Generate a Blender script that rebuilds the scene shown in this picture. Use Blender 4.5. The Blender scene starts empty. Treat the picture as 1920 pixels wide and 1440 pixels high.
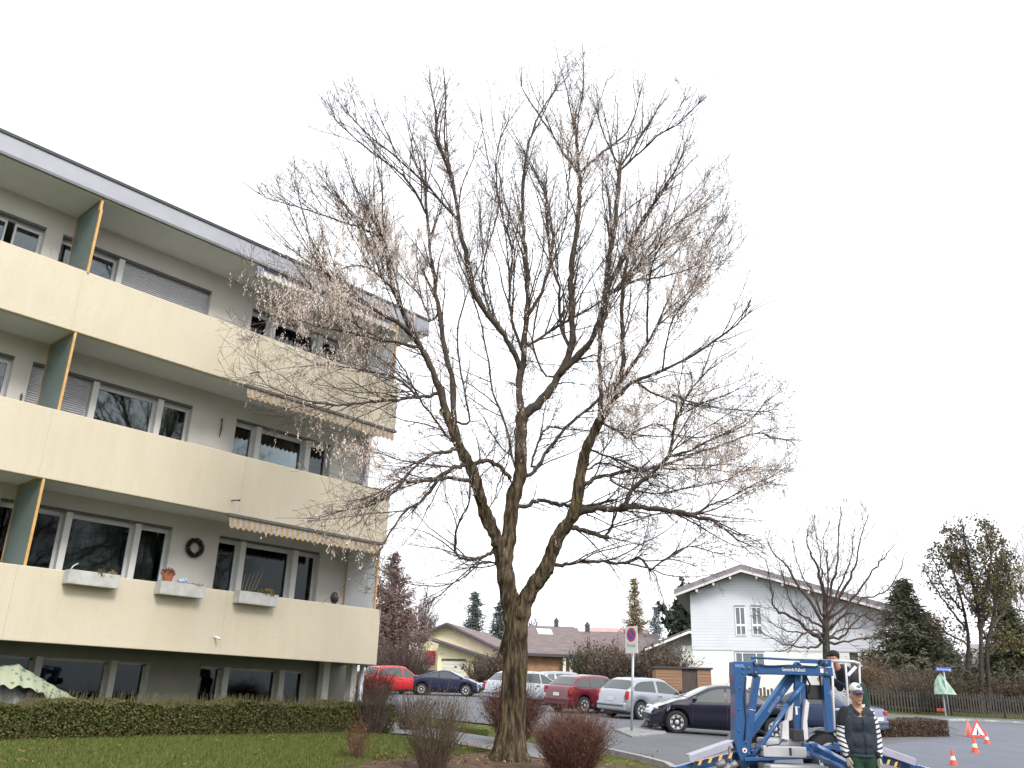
import bpy, bmesh, math, random
import numpy as np
from mathutils import Matrix, Vector, Quaternion, noise
random.seed(7); np.random.seed(7)
PI=math.pi; R=math.radians
scene=bpy.context.scene
# ------------------------------------------------------------------ camera
F_PX,PITCH,ROLL=1626.66,R(20.257),R(1.790)
cam=bpy.data.cameras.new("camera"); camo=bpy.data.objects.new("camera",cam); scene.collection.objects.link(camo)
cam.sensor_width=36; cam.lens=F_PX/1920*36; cam.clip_end=3000; cam.clip_start=.05
cr,sr,cp,sp=math.cos(ROLL),math.sin(ROLL),math.cos(PITCH),math.sin(PITCH)
rt0=Vector((1,0,0)); up0=Vector((0,-sp,cp)); fw=Vector((0,cp,sp))
rt=rt0*cr+up0*sr; up=rt0*-sr+up0*cr
mw=Matrix.Identity(4)
for i,v in enumerate((rt,up,-fw)):
    for j in range(3): mw[j][i]=v[j]
camo.matrix_world=mw; scene.camera=camo
# ------------------------------------------------------------------ sky, sun, exposure
world=bpy.data.worlds.new("World"); scene.world=world; world.use_nodes=True
wn=world.node_tree; wn.nodes.clear()
sky=wn.nodes.new('ShaderNodeTexSky'); sky.sky_type='NISHITA'; sky.sun_disc=False
SUN_EL,SUN_AZ=R(38),R(150)
sky.sun_elevation=SUN_EL; sky.sun_rotation=SUN_AZ; sky.air_density=1; sky.dust_density=4; sky.ozone_density=1
hs=wn.nodes.new('ShaderNodeHueSaturation'); hs.inputs['Saturation'].default_value=.18
mxs=wn.nodes.new('ShaderNodeMixRGB'); mxs.inputs[0].default_value=.72; mxs.inputs[2].default_value=(10.5,10.8,11.4,1)
bg=wn.nodes.new('ShaderNodeBackground'); bg.inputs[1].default_value=.10
wo=wn.nodes.new('ShaderNodeOutputWorld')
wn.links.new(sky.outputs[0],hs.inputs['Color']); wn.links.new(hs.outputs[0],mxs.inputs[1]); wn.links.new(mxs.outputs[0],bg.inputs[0]); wn.links.new(bg.outputs[0],wo.inputs[0])
sl=bpy.data.lights.new("sun",'SUN'); sl.energy=1.2; sl.angle=R(14); sl.color=(1,.95,.87)
so=bpy.data.objects.new("sun",sl); scene.collection.objects.link(so)
sd=Vector((math.sin(SUN_AZ)*math.cos(SUN_EL),math.cos(SUN_AZ)*math.cos(SUN_EL),math.sin(SUN_EL)))
so.rotation_euler=sd.to_track_quat('Z','Y').to_euler()
scene.view_settings.view_transform='Standard'; scene.view_settings.look='None'; scene.view_settings.gamma=1
scene.view_settings.exposure=.96
# ------------------------------------------------------------------ pixel helpers (a pixel of the 1920 px photo and a distance give a point)
def ray(px,py):
    x=(px-960)/F_PX; y=-(py-720)/F_PX
    v=rt*x+up*y+fw; return v
def at(px,py,Y):
    v=ray(px,py); return v*(Y/v.y)
def proj(P):
    c=fw.dot(P)
    if c<.1: return (-9999,-9999)
    return (960+F_PX*rt.dot(P)/c, 720-F_PX*up.dot(P)/c)
# ------------------------------------------------------------------ terrain height
GP=np.array([(-7.3,13.7,-.72),(-3.,18.4,-.66),(-9.5,14.5,-.72),(.15,16,-.9),(4.2,11,-1.37),(2,8,-1.45),(5.59,27.2,-.83),(4.93,33.5,-.40),(-6.5,49.8,.27),(-2.1,51,.3),(2.8,35.2,-.3),
(11,27.2,-.82),(3.6,25.7,-.56),(16,28,-1.04),(17.5,32,-.86),(18,34,-.64),(15,33,-.67),(24,44,-.02),(13,44,.1),(0,0,-1.6),(10,5,-1.6),(-8,5,-1.2),(8,14,-1.35),(14,18,-1.3),
(13,62,1.2),(-6,90,2.2),(20,75,1.6),(-15,60,.8),(3,60,.9),(35,60,.6),(-25,30,-.2),(-20,90,2.3),(20,100,2.6),(40,100,2.0),(-14,22,-.6),(40,25,-1.2),(30,10,-1.6)])
_A=np.c_[np.ones(len(GP)),GP[:,0],GP[:,1]]
_pl=np.linalg.lstsq(_A,GP[:,2],rcond=None)[0]
_res=GP[:,2]-_A@_pl
def _ker(a,b):
    dd=((a[:,None,:]-b[None,:,:])**2).sum(2); sg=7+0.10*b[:,1][None,:]
    return np.exp(-dd/(2*sg**2))
_w=np.linalg.solve(_ker(GP[:,:2],GP[:,:2])+.03*np.eye(len(GP)),_res)
def garr(X,Y):
    X=np.asarray(X,float); Y=np.asarray(Y,float)
    Yc=np.minimum(Y,110); Xc=np.clip(X,-40,60)
    q=np.stack([Xc.ravel(),Yc.ravel()],1)
    return (_pl[0]+_pl[1]*q[:,0]+_pl[2]*q[:,1]+_ker(q,GP[:,:2])@_w).reshape(X.shape)
def g(x,y): return float(garr(np.array([x]),np.array([y]))[0])
def G(px,py):
    v=ray(px,py); ys=np.concatenate([np.arange(2,60,.1),np.arange(60,140,.5)]); t=ys/v.y
    d=v.z*t-garr(v.x*t,ys)
    k=np.where((d[:-1]>0)&(d[1:]<=0))[0]
    if len(k)==0: return v*(100/v.y)
    k=k[0]; f=d[k]/(d[k]-d[k+1]); y=ys[k]+f*(ys[k+1]-ys[k]); return v*(y/v.y)
# ------------------------------------------------------------------ materials
MATS={}
def mat(name,col=(.5,.5,.5),rough=.7,var=.12,scale=6.,bump=0.,metal=0.,spec=.5,col2=None,stretch=(1,1,1),bscale=None,emit=0):
    if name in MATS: return MATS[name]
    m=bpy.data.materials.new(name); m.use_nodes=True; nt=m.node_tree; b=nt.nodes['Principled BSDF']
    b.inputs['Roughness'].default_value=rough; b.inputs['Metallic'].default_value=metal; b.inputs['Specular IOR Level'].default_value=spec
    tc=nt.nodes.new('ShaderNodeTexCoord'); mp=nt.nodes.new('ShaderNodeMapping'); mp.inputs['Scale'].default_value=stretch
    nt.links.new(tc.outputs['Object'],mp.inputs[0])
    if var>0 or col2:
        nz=nt.nodes.new('ShaderNodeTexNoise'); nz.inputs['Scale'].default_value=scale; nz.inputs['Detail'].default_value=6; nz.inputs['Roughness'].default_value=.65
        nt.links.new(mp.outputs[0],nz.inputs['Vector'])
        rp=nt.nodes.new('ShaderNodeValToRGB'); c2=col2 or tuple(min(1,c*(1+var)) for c in col); c1=col if col2 else tuple(c*(1-var) for c in col)
        rp.color_ramp.elements[0].position=.35; rp.color_ramp.elements[1].position=.65
        rp.color_ramp.elements[0].color=(*c1,1); rp.color_ramp.elements[1].color=(*c2,1)
        nt.links.new(nz.outputs[0],rp.inputs[0]); nt.links.new(rp.outputs[0],b.inputs['Base Color'])
    else: b.inputs['Base Color'].default_value=(*col,1)
    if bump>0:
        n2=nt.nodes.new('ShaderNodeTexNoise'); n2.inputs['Scale'].default_value=bscale or scale*3; n2.inputs['Detail'].default_value=5
        nt.links.new(mp.outputs[0],n2.inputs['Vector'])
        bp=nt.nodes.new('ShaderNodeBump'); bp.inputs['Strength'].default_value=bump; bp.inputs['Distance'].default_value=.02
        nt.links.new(n2.outputs[0],bp.inputs['Height']); nt.links.new(bp.outputs[0],b.inputs['Normal'])
    if emit: b.inputs['Emission Color'].default_value=(*col,1); b.inputs['Emission Strength'].default_value=emit
    MATS[name]=m; return m
def leafmat(name,cols,rough=.8,trans=.0):
    """foliage: colour differs from leaf to leaf (random per island)"""
    if name in MATS: return MATS[name]
    m=bpy.data.materials.new(name); m.use_nodes=True; nt=m.node_tree; b=nt.nodes['Principled BSDF']
    ge=nt.nodes.new('ShaderNodeNewGeometry'); rp=nt.nodes.new('ShaderNodeValToRGB')
    el=rp.color_ramp.elements
    while len(el)<len(cols): el.new(.5)
    for i,c in enumerate(cols): el[i].position=i/(len(cols)-1); el[i].color=(*c,1)
    nt.links.new(ge.outputs['Random Per Island'],rp.inputs[0]); nt.links.new(rp.outputs[0],b.inputs['Base Color'])
    b.inputs['Roughness'].default_value=rough; b.inputs['Specular IOR Level'].default_value=.25
    MATS[name]=m; return m
def glassmat(name,tint,ior=1.55,rough=.02):
    m=bpy.data.materials.new(name); m.use_nodes=True; nt=m.node_tree; nt.nodes.clear()
    o=nt.nodes.new('ShaderNodeOutputMaterial'); mx=nt.nodes.new('ShaderNodeMixShader'); fr=nt.nodes.new('ShaderNodeFresnel'); fr.inputs[0].default_value=ior
    t=nt.nodes.new('ShaderNodeBsdfTransparent'); t.inputs[0].default_value=(*tint,1)
    gl=nt.nodes.new('ShaderNodeBsdfGlossy'); gl.inputs['Roughness'].default_value=rough; gl.inputs[0].default_value=(.9,.95,1,1)
    nt.links.new(fr.outputs[0],mx.inputs[0]); nt.links.new(t.outputs[0],mx.inputs[1]); nt.links.new(gl.outputs[0],mx.inputs[2]); nt.links.new(mx.outputs[0],o.inputs[0])
    MATS[name]=m; return m
# ------------------------------------------------------------------ mesh builder
class MB:
    def __init__(s): s.v=[]; s.f=[]; s.mi=[]; s.cur=0
    def add(s,vs,fs,M=None):
        o=len(s.v); flip=False
        if M is not None:
            vs=[M@Vector(v) for v in vs]; flip=M.to_3x3().determinant()<0
        s.v.extend([tuple(v) for v in vs])
        for f in fs:
            f=[o+i for i in f]; s.f.append(f[::-1] if flip else f); s.mi.append(s.cur)
        return s
    def box(s,x0,x1,y0,y1,z0,z1,M=None):
        vs=[(x,y,z) for z in (z0,z1) for y in (y0,y1) for x in (x0,x1)]
        return s.add(vs,[(0,2,3,1),(4,5,7,6),(0,1,5,4),(2,6,7,3),(0,4,6,2),(1,3,7,5)],M)
    def obox(s,a,b,w,h,upv=(0,0,1)):
        """box beam from a to b, w wide (sideways) and h tall"""
        a=Vector(a); b=Vector(b); x=(b-a); L=x.length; x.normalize(); u=Vector(upv); y=u.cross(x)
        if y.length<1e-4: y=Vector((0,1,0)).cross(x)
        y.normalize(); z=x.cross(y)
        M=Matrix(((x.x,y.x,z.x,a.x),(x.y,y.y,z.y,a.y),(x.z,y.z,z.z,a.z),(0,0,0,1)))
        return s.box(0,L,-w/2,w/2,-h/2,h/2,M)
    def tube(s,pts,rad,n=6,cap=True):
        pts=[Vector(p) for p in pts]; k=len(pts)
        if not hasattr(rad,'__len__'): rad=[rad]*k
        t=(pts[1]-pts[0]).normalized(); ref=Vector((0,0,1)) if abs(t.z)<.9 else Vector((1,0,0)); u=t.cross(ref).normalized()
        o=len(s.v)
        for i,p in enumerate(pts):
            if i<k-1: t=(pts[i+1]-p)
            if i>0: t=t.normalized()+(p-pts[i-1]).normalized()
            if t.length<1e-6: t=Vector((0,0,1))
            t.normalize(); u=(u-t*u.dot(t))
            if u.length<1e-5: u=t.orthogonal()
            u.normalize(); w=t.cross(u); r=rad[i]
            for j in range(n):
                a=2*PI*j/n; q=p+u*(r*math.cos(a))+w*(r*math.sin(a)); s.v.append((q.x,q.y,q.z))
        for i in range(k-1):
            for j in range(n):
                j2=(j+1)%n; s.f.append([o+i*n+j,o+i*n+j2,o+(i+1)*n+j2,o+(i+1)*n+j]); s.mi.append(s.cur)
        if cap and n>2:
            s.f.append([o+j for j in range(n)][::-1]); s.mi.append(s.cur); s.f.append([o+(k-1)*n+j for j in range(n)]); s.mi.append(s.cur)
        return s
    def prism(s,poly,v0,v1,M=None):
        """poly in (x,z), extruded along y from v0 to v1"""
        n=len(poly); vs=[(p[0],v0,p[1]) for p in poly]+[(p[0],v1,p[1]) for p in poly]
        fs=[tuple(range(n)),tuple(range(2*n-1,n-1,-1))]+[(i,i+n,(i+1)%n+n,(i+1)%n) for i in range(n)]
        return s.add(vs,fs,M)
    def lathe(s,prof,n=16,M=None):
        vs=[];fs=[]
        for r,z in prof:
            for j in range(n): a=2*PI*j/n; vs.append((r*math.cos(a),r*math.sin(a),z))
        for i in range(len(prof)-1):
            for j in range(n): j2=(j+1)%n; fs.append((i*n+j,i*n+j2,(i+1)*n+j2,(i+1)*n+j))
        fs.append(tuple(range(n))[::-1]); k=(len(prof)-1)*n; fs.append(tuple(k+j for j in range(n)))
        return s.add(vs,fs,M)
    def ell(s,c,r,M=None,nu=12,nv=8):
        vs=[];fs=[]; c=Vector(c)
        if not hasattr(r,'__len__'): r=(r,r,r)
        vs.append((c.x,c.y,c.z-r[2]))
        for i in range(1,nv):
            a=-PI/2+PI*i/nv
            for j in range(nu): b=2*PI*j/nu; vs.append((c.x+r[0]*math.cos(a)*math.cos(b),c.y+r[1]*math.cos(a)*math.sin(b),c.z+r[2]*math.sin(a)))
        vs.append((c.x,c.y,c.z+r[2])); T=len(vs)-1
        for j in range(nu):
            j2=(j+1)%nu; fs.append((0,1+j2,1+j)); fs.append((T,T-nu+j,T-nu+j2))
            for i in range(nv-2): a=1+i*nu; fs.append((a+j,a+j2,a+nu+j2,a+nu+j))
        return s.add(vs,fs,M)
    def quads(s,P):
        """P: array n x 4 x 3 of loose quads"""
        o=len(s.v); P=np.asarray(P); s.v.extend(map(tuple,P.reshape(-1,3).tolist()))
        for i in range(len(P)): s.f.append([o+4*i,o+4*i+1,o+4*i+2,o+4*i+3]); s.mi.append(s.cur)
        return s
def mesh_from(name,mb,mats,smooth=False,bevel=0):
    me=bpy.data.meshes.new(name); me.from_pydata(mb.v,[],mb.f)
    for m in (mats if isinstance(mats,(list,tuple)) else [mats]): me.materials.append(m)
    me.polygons.foreach_set('material_index',mb.mi)
    if smooth: me.polygons.foreach_set('use_smooth',[True]*len(me.polygons))
    me.update(); return me
def part(name,mb,mats,parent=None,smooth=False,world=True,bevel=0,label=None):
    me=mesh_from(name,mb,mats,smooth) if isinstance(mb,MB) else mb
    o=bpy.data.objects.new(name,me); scene.collection.objects.link(o)
    if parent:
        o.parent=parent
        if world:
            q=parent; off=Vector((0,0,0))
            while q: off+=Vector(q.location); q=q.parent
            o.location=-off
    if bevel:
        bv=o.modifiers.new('bevel','BEVEL'); bv.width=bevel; bv.segments=2; bv.limit_method='ANGLE'; bv.angle_limit=R(40)
    if label: o['label']=label
    return o
def thing(name,label,cat,loc=(0,0,0),rz=0,group=None):
    o=bpy.data.objects.new(name,None); scene.collection.objects.link(o); o.location=loc; o.rotation_euler=(0,0,rz); o.empty_display_size=.2
    o['label']=label; o['category']=cat
    if group: o['group']=group
    return o
def tag(o,label=None,cat=None,group=None,kind=None):
    if label:o['label']=label
    if cat:o['category']=cat
    if group:o['group']=group
    if kind:o['kind']=kind
    return o
def flat_text(body,size,M,name,material,parent,depth=.002,world=True,sx=1.):
    cu=bpy.data.curves.new(name,'FONT'); cu.body=body; cu.size=size; cu.extrude=depth; cu.align_x='CENTER'; cu.align_y='CENTER'; cu.resolution_u=2
    to=bpy.data.objects.new('tmp_text',cu); scene.collection.objects.link(to)
    dg=bpy.context.evaluated_depsgraph_get(); me=bpy.data.meshes.new_from_object(to.evaluated_get(dg))
    bpy.data.objects.remove(to); me.transform(Matrix.Diagonal((sx,1,1,1))); me.transform(M); me.materials.clear(); me.materials.append(material); me.name=name
    return part(name,me,material,parent,world=world)
def frame(o,x,y,z):
    return Matrix(((x[0],y[0],z[0],o[0]),(x[1],y[1],z[1],o[1]),(x[2],y[2],z[2],o[2]),(0,0,0,1)))
# ------------------------------------------------------------------ ground, roads, lawn
def grassmat():
    m=bpy.data.materials.new('lawn'); m.use_nodes=True; nt=m.node_tree; b=nt.nodes['Principled BSDF']
    tc=nt.nodes.new('ShaderNodeTexCoord')
    def nz(sc,det=5):
        n=nt.nodes.new('ShaderNodeTexNoise'); n.inputs['Scale'].default_value=sc; n.inputs['Detail'].default_value=det; nt.links.new(tc.outputs['Object'],n.inputs[0]); return n
    a=nz(.9); c=nz(14,8)
    r1=nt.nodes.new('ShaderNodeValToRGB'); r1.color_ramp.elements[0].position=.35; r1.color_ramp.elements[1].position=.7
    r1.color_ramp.elements[0].color=(.075,.105,.020,1); r1.color_ramp.elements[1].color=(.125,.14,.036,1)
    r2=nt.nodes.new('ShaderNodeValToRGB'); r2.color_ramp.elements[0].position=.3; r2.color_ramp.elements[1].position=.75
    r2.color_ramp.elements[0].color=(.55,.55,.5,1); r2.color_ramp.elements[1].color=(1.25,1.2,1.1,1)
    mx=nt.nodes.new('ShaderNodeMixRGB'); mx.blend_type='MULTIPLY'; mx.inputs[0].default_value=1
    nt.links.new(a.outputs[0],r1.inputs[0]); nt.links.new(c.outputs[0],r2.inputs[0]); nt.links.new(r1.outputs[0],mx.inputs[1]); nt.links.new(r2.outputs[0],mx.inputs[2]); nt.links.new(mx.outputs[0],b.inputs['Base Color'])
    bp=nt.nodes.new('ShaderNodeBump'); bp.inputs['Strength'].default_value=.6; bp.inputs['Distance'].default_value=.04; nt.links.new(c.outputs[0],bp.inputs['Height']); nt.links.new(bp.outputs[0],b.inputs['Normal'])
    b.inputs['Roughness'].default_value=.95; b.inputs['Specular IOR Level'].default_value=.1; MATS['lawn']=m; return m
grassmat()
M_ASPH=mat('asphalt',(.11,.115,.122),.9,.14,.55,.5,bscale=70,spec=.3,col2=(.145,.15,.165))
M_ROAD=mat('road_asphalt',(.138,.145,.175),.88,.08,.8,.25,bscale=60,spec=.3)
M_PATH=mat('gravel_path',(.23,.23,.24),.95,.2,9,.5,bscale=40,spec=.2)
M_SOIL=mat('soil',(.075,.048,.032),.95,.4,5,.8,bscale=18,spec=.1,col2=(.14,.10,.07))
M_CURB=mat('kerb_stone',(.34,.33,.32),.85,.2,7,.3)
M_MARK=mat('road_paint',(.62,.62,.6),.8,.15,12)
xs=np.concatenate([-np.geomspace(600,26,12),np.arange(-25,41,.5),np.geomspace(42,700,14)])
ys=np.concatenate([-np.geomspace(300,6,8),np.arange(-5,70,.5),np.arange(70,112,3),np.geomspace(115,900,9)])
XX,YY=np.meshgrid(xs,ys); ZZ=garr(XX,np.maximum(YY,-5))
gm=MB(); gm.v=[tuple(p) for p in np.stack([XX,YY,ZZ],2).reshape(-1,3).tolist()]; nx=len(xs)
for j in range(len(ys)-1):
    for i in range(nx-1): a=j*nx+i; gm.f.append([a,a+1,a+nx+1,a+nx]); gm.mi.append(0)
tag(part('ground',gm,MATS['lawn'],smooth=True),kind='structure')
def resample(P,n):
    P=np.array([(p[0],p[1]) for p in P],float); d=np.r_[0,np.cumsum(np.hypot(*np.diff(P,axis=0).T))]; t=np.linspace(0,d[-1],n)
    return np.stack([np.interp(t,d,P[:,0]),np.interp(t,d,P[:,1])],1)
def sheet(name,A,B,n,m,dz,material,kind='structure',thick=0):
    A=resample(A,n); B=resample(B,n); b=MB(); t=np.linspace(0,1,m)[:,None,None]
    P=A[None]*(1-t)+B[None]*t; Z=garr(P[...,0],P[...,1])+dz
    b.v=[tuple(p) for p in np.concatenate([P,Z[...,None]],2).reshape(-1,3).tolist()]
    for j in range(m-1):
        for i in range(n-1): a=j*n+i; b.f.append([a,a+1,a+n+1,a+n]); b.mi.append(0)
    o=part(name,b,material,smooth=True); 
    if kind: tag(o,kind=kind)
    return o
near=[(-22,30)]+[tuple(G(*p)[:2]) for p in [(640,1316),(700,1327),(760,1341),(830,1351),(915,1360),(1000,1374),(1060,1388),(1120,1407),(1200,1426),(1250,1439)]]+[(3.2,10.5),(4,8),(8,4),(60,0)]
far=[(-24,56),(-14,56),(-2,56.5),(4,52),(9,45),(13,43.5),(20,44),(26,44.5),(60,46)]
sheet('car_park',near,far,260,110,.035,M_ASPH)
rl=[(5.2,2),(6.6,10)]+[tuple(G(*p)[:2]) for p in [(1580,1425),(1650,1400),(1720,1391),(1790,1384),(1800,1372),(1760,1356)]]
rr=[(50,2),(50,10),(50,18),(50,25),(48,30),(46,35),(45,40),(44,43)]
sheet('road',rl,rr,70,90,.043,M_ROAD)
pt=[tuple(G(*p)[:2]) for p in [(640,1338),(690,1346),(730,1355),(762,1360),(843,1373),(923,1385),(1000,1397),(1080,1411)]]
pb=[tuple(G(*p)[:2]) for p in [(640,1352),(690,1364),(730,1377),(762,1379),(852,1397),(922,1409),(990,1421),(1060,1434)]]
sheet('path',pt,pb,90,8,.03,M_PATH)
sa=[tuple(G(*p)[:2]) for p in [(640,1434),(700,1428),(830,1419),(930,1411),(1010,1425),(1100,1433),(1235,1441)]]
sb=[(-2.6,11),(-1.5,10.5),(-.5,10.2),(.3,10),(1.2,10),(2.2,10),(3.1,10.6)]
sheet('soil_bed',sa,sb,60,30,.02,M_SOIL)
# kerb along the near edge of the car park
kb=MB(); kp=resample([tuple(G(*p)[:2]) for p in [(1090,1404),(1120,1410),(1200,1428),(1250,1441)]]+[(3.15,10.6),(3.9,8)],40)
for i in range(39):
    a,b=kp[i],kp[i+1]; kb.obox((a[0],a[1],g(*a)+.03),(b[0],b[1],g(*b)+.03),.12,.16)
tag(part('kerb',kb,M_CURB),kind='structure')
# island with the sign: raised kerb slab
isl=[G(*p) for p in [(1150,1372),(1192,1366),(1245,1370),(1250,1380),(1185,1386)]]
ib=MB(); n=len(isl); z0=min(p.z for p in isl)-.1; zt=[p.z+.07 for p in isl]
ib.v=[(p.x,p.y,z0) for p in isl]+[(p.x,p.y,z) for p,z in zip(isl,zt)]
ib.f=[list(range(n,2*n))]+[[i,(i+1)%n,(i+1)%n+n,i+n] for i in range(n)]; ib.mi=[0]*(n+1)
tag(part('pavement',ib,mat('island_slab',(.22,.22,.22),.9,.25,4,.4)),kind='structure')
# parking bay lines
for q,(a,b) in enumerate([((1170,1392),(1330,1440))]): pass
# grass blades over the near lawn
def blades(name,poly,n,h,seed,mt):
    rs=np.random.RandomState(seed); P=[];tries=0
    pts=[]
    while len(pts)<n and tries<60:
        tries+=1; u=rs.uniform(-9.5,2.5,n); v=rs.uniform(9,22,n); z=garr(u,v)
        c=fw.x*u+fw.y*v+fw.z*z; px=960+F_PX*(rt.x*u+rt.y*v+rt.z*z)/c; py=720-F_PX*(up.x*u+up.y*v+up.z*z)/c
        ok=inside(px,py,poly); pts+=list(np.stack([u,v,z],1)[ok])
    pts=np.array(pts[:n]); k=len(pts); a=rs.uniform(0,2*PI,k); w=.006; hh=h*rs.uniform(.4,1.2,k); ln=rs.normal(0,.35,(k,2))*hh[:,None]
    dx=np.stack([np.cos(a)*w,np.sin(a)*w,np.zeros(k)],1); tip=pts+np.c_[ln,hh]
    Q=np.stack([pts-dx,pts+dx,tip+dx*.2,tip-dx*.2],1); b=MB(); b.quads(Q)
    return tag(part(name,b,mt),kind='stuff')
def inside(px,py,poly):
    px=np.asarray(px,float); py=np.asarray(py,float); r=np.zeros(px.shape,bool); n=len(poly)
    for i in range(n):
        x0,y0=poly[i]; x1,y1=poly[(i+1)%n]
        c=((y0>py)!=(y1>py))&(px<(x1-x0)*(py-y0)/((y1-y0) if y1!=y0 else 1e-9)+x0); r^=c
    return r
M_BLADE=leafmat('grass_blade',[(.06,.095,.016),(.09,.125,.024),(.125,.145,.036),(.17,.155,.065)])
tag(blades('grass',[(-20,1385),(650,1376),(735,1379),(850,1399),(930,1411),(830,1420),(700,1429),(600,1470),(-20,1470)],70000,.05,3,M_BLADE),'short green lawn grass in front of the clipped hedge','grass')
tag(blades('grass',[(660,1325),(760,1343),(915,1362),(915,1382),(843,1371),(762,1358),(700,1345)],14000,.05,4,M_BLADE),'strip of green grass between the path and the car park','grass')
# fallen leaves
rs=np.random.RandomState(5); lf=MB()
for (x0,y0,x1,y1,n) in [(500,1382,700,1392,25),(855,1396,930,1408,90),(700,1415,960,1440,260),(1010,1410,1240,1440,200),(860,1365,915,1372,25),(0,1390,600,1440,60)]:
    for _ in range(n):
        p=G(rs.uniform(x0,x1),rs.uniform(y0,y1)); q=.02*rs.uniform(.5,1.3); a=rs.uniform(0,6.28); dx=Vector((math.cos(a)*q,math.sin(a)*q,rs.uniform(-.01,.015))); dy=Vector((-math.sin(a)*q,math.cos(a)*q,rs.uniform(-.01,.015))); p=p+Vector((0,0,.045))
        lf.quads([[p-dx,p-dy,p+dx,p+dy]])
tag(part('fallen_leaves',lf,leafmat('dead_leaf',[(.16,.07,.03),(.3,.14,.05),(.42,.2,.08),(.2,.12,.06)])),'orange brown fallen leaves scattered over lawn and soil','leaves',kind='stuff')

kb=MB(); kp=[G(*p) for p in [(1770,1353),(1810,1352),(1860,1354),(1925,1358)]]
for a,b in zip(kp[:-1],kp[1:]): kb.obox(a+Vector((0,0,.05)),b+Vector((0,0,.05)),.5,.10)
tag(part('kerb',kb,mat('pale_kerb',(.33,.34,.33),.9,.35,3)),kind='structure')

# ------------------------------------------------------------------ apartment building
FA,FD=0.743420750,15.973
fn=Vector((math.cos(FA),-math.sin(FA),0)); fd=Vector((math.sin(FA),math.cos(FA),0))
MF=frame(-fn*FD,fd,fn,(0,0,1))      # local (s, out, z)
def fac(px,py,out=0):
    v=ray(px,py); t=-(FD-out)/v.dot(fn); P=v*t; return P.dot(fd),P.z
def FP(s,o,z): return MF@Vector((s,o,z))
M_CREAM=mat('cream_plaster',(.60,.54,.425),.9,.015,1.3,.25,bscale=25,spec=.2)
def weather(m,amt=.10):
    nt=m.node_tree; b=nt.nodes['Principled BSDF']; l=b.inputs['Base Color'].links[0]; src=l.from_socket
    tc=nt.nodes.new('ShaderNodeTexCoord'); mp=nt.nodes.new('ShaderNodeMapping'); mp.inputs['Scale'].default_value=(2.2,2.2,.5); nz=nt.nodes.new('ShaderNodeTexNoise'); nz.inputs['Scale'].default_value=1.6; nz.inputs['Detail'].default_value=7; nz.inputs['Roughness'].default_value=.7
    nt.links.new(tc.outputs['Object'],mp.inputs[0]); nt.links.new(mp.outputs[0],nz.inputs['Vector']); rp=nt.nodes.new('ShaderNodeValToRGB'); rp.color_ramp.elements[0].position=.36; rp.color_ramp.elements[1].position=.56
    k=1-amt; rp.color_ramp.elements[0].color=(k,k*.985,k*.95,1); rp.color_ramp.elements[1].color=(1,1,1,1); nt.links.new(nz.outputs[0],rp.inputs[0])
    mx=nt.nodes.new('ShaderNodeMixRGB'); mx.blend_type='MULTIPLY'; mx.inputs[0].default_value=1; nt.links.new(src,mx.inputs[1]); nt.links.new(rp.outputs[0],mx.inputs[2]); nt.links.new(mx.outputs[0],b.inputs['Base Color'])
weather(M_CREAM,.03)
M_WALL=mat('grey_plaster',(.56,.54,.50),.9,.04,1.5,.2,bscale=30,spec=.2)
M_SOFF=mat('soffit_plaster',(.68,.68,.665),.92,.04,1,spec=.1)
M_FASC=mat('fascia_metal',(.36,.37,.41),.55,.05,2,spec=.4)
M_DARK=mat('dark_edge',(.05,.05,.06),.6,.1)
M_FRAME=mat('window_frame',(.62,.63,.65),.5,.03,spec=.4)
M_SHUT=mat('roller_shutter',(.52,.53,.56),.6,.03)
M_FROST=mat('frosted_panel',(.15,.20,.19),.35,.05,1.,spec=.5)
M_WHITEP=mat('white_panel',(.75,.78,.82),.5,.03)
M_ORANGE=mat('orange_frame',(.58,.34,.12),.5,.15,5)
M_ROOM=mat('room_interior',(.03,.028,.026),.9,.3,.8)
M_CURT=mat('net_curtain',(.16,.185,.15),.9,.25,6,stretch=(6,6,.25))
M_CURW=mat('pale_curtain',(.62,.66,.72),.9,.1,6,stretch=(6,6,.25))
M_AWN1=mat('awning_orange',(.46,.31,.15),.9,.1); M_AWN2=mat('awning_white',(.42,.41,.40),.9,.08)
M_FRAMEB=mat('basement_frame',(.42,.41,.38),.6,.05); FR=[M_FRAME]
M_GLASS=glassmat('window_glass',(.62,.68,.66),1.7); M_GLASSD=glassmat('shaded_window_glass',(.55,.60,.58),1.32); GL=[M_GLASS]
M_CONC=mat('terrace_concrete',(.3,.3,.29),.9,.15)
bl=thing('apartment_building','long cream apartment block with three balcony bands and flat grey roof','building',FP(8,0,-.75))
S0,S1=-3.,13.17
DEP=-1.2
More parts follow.
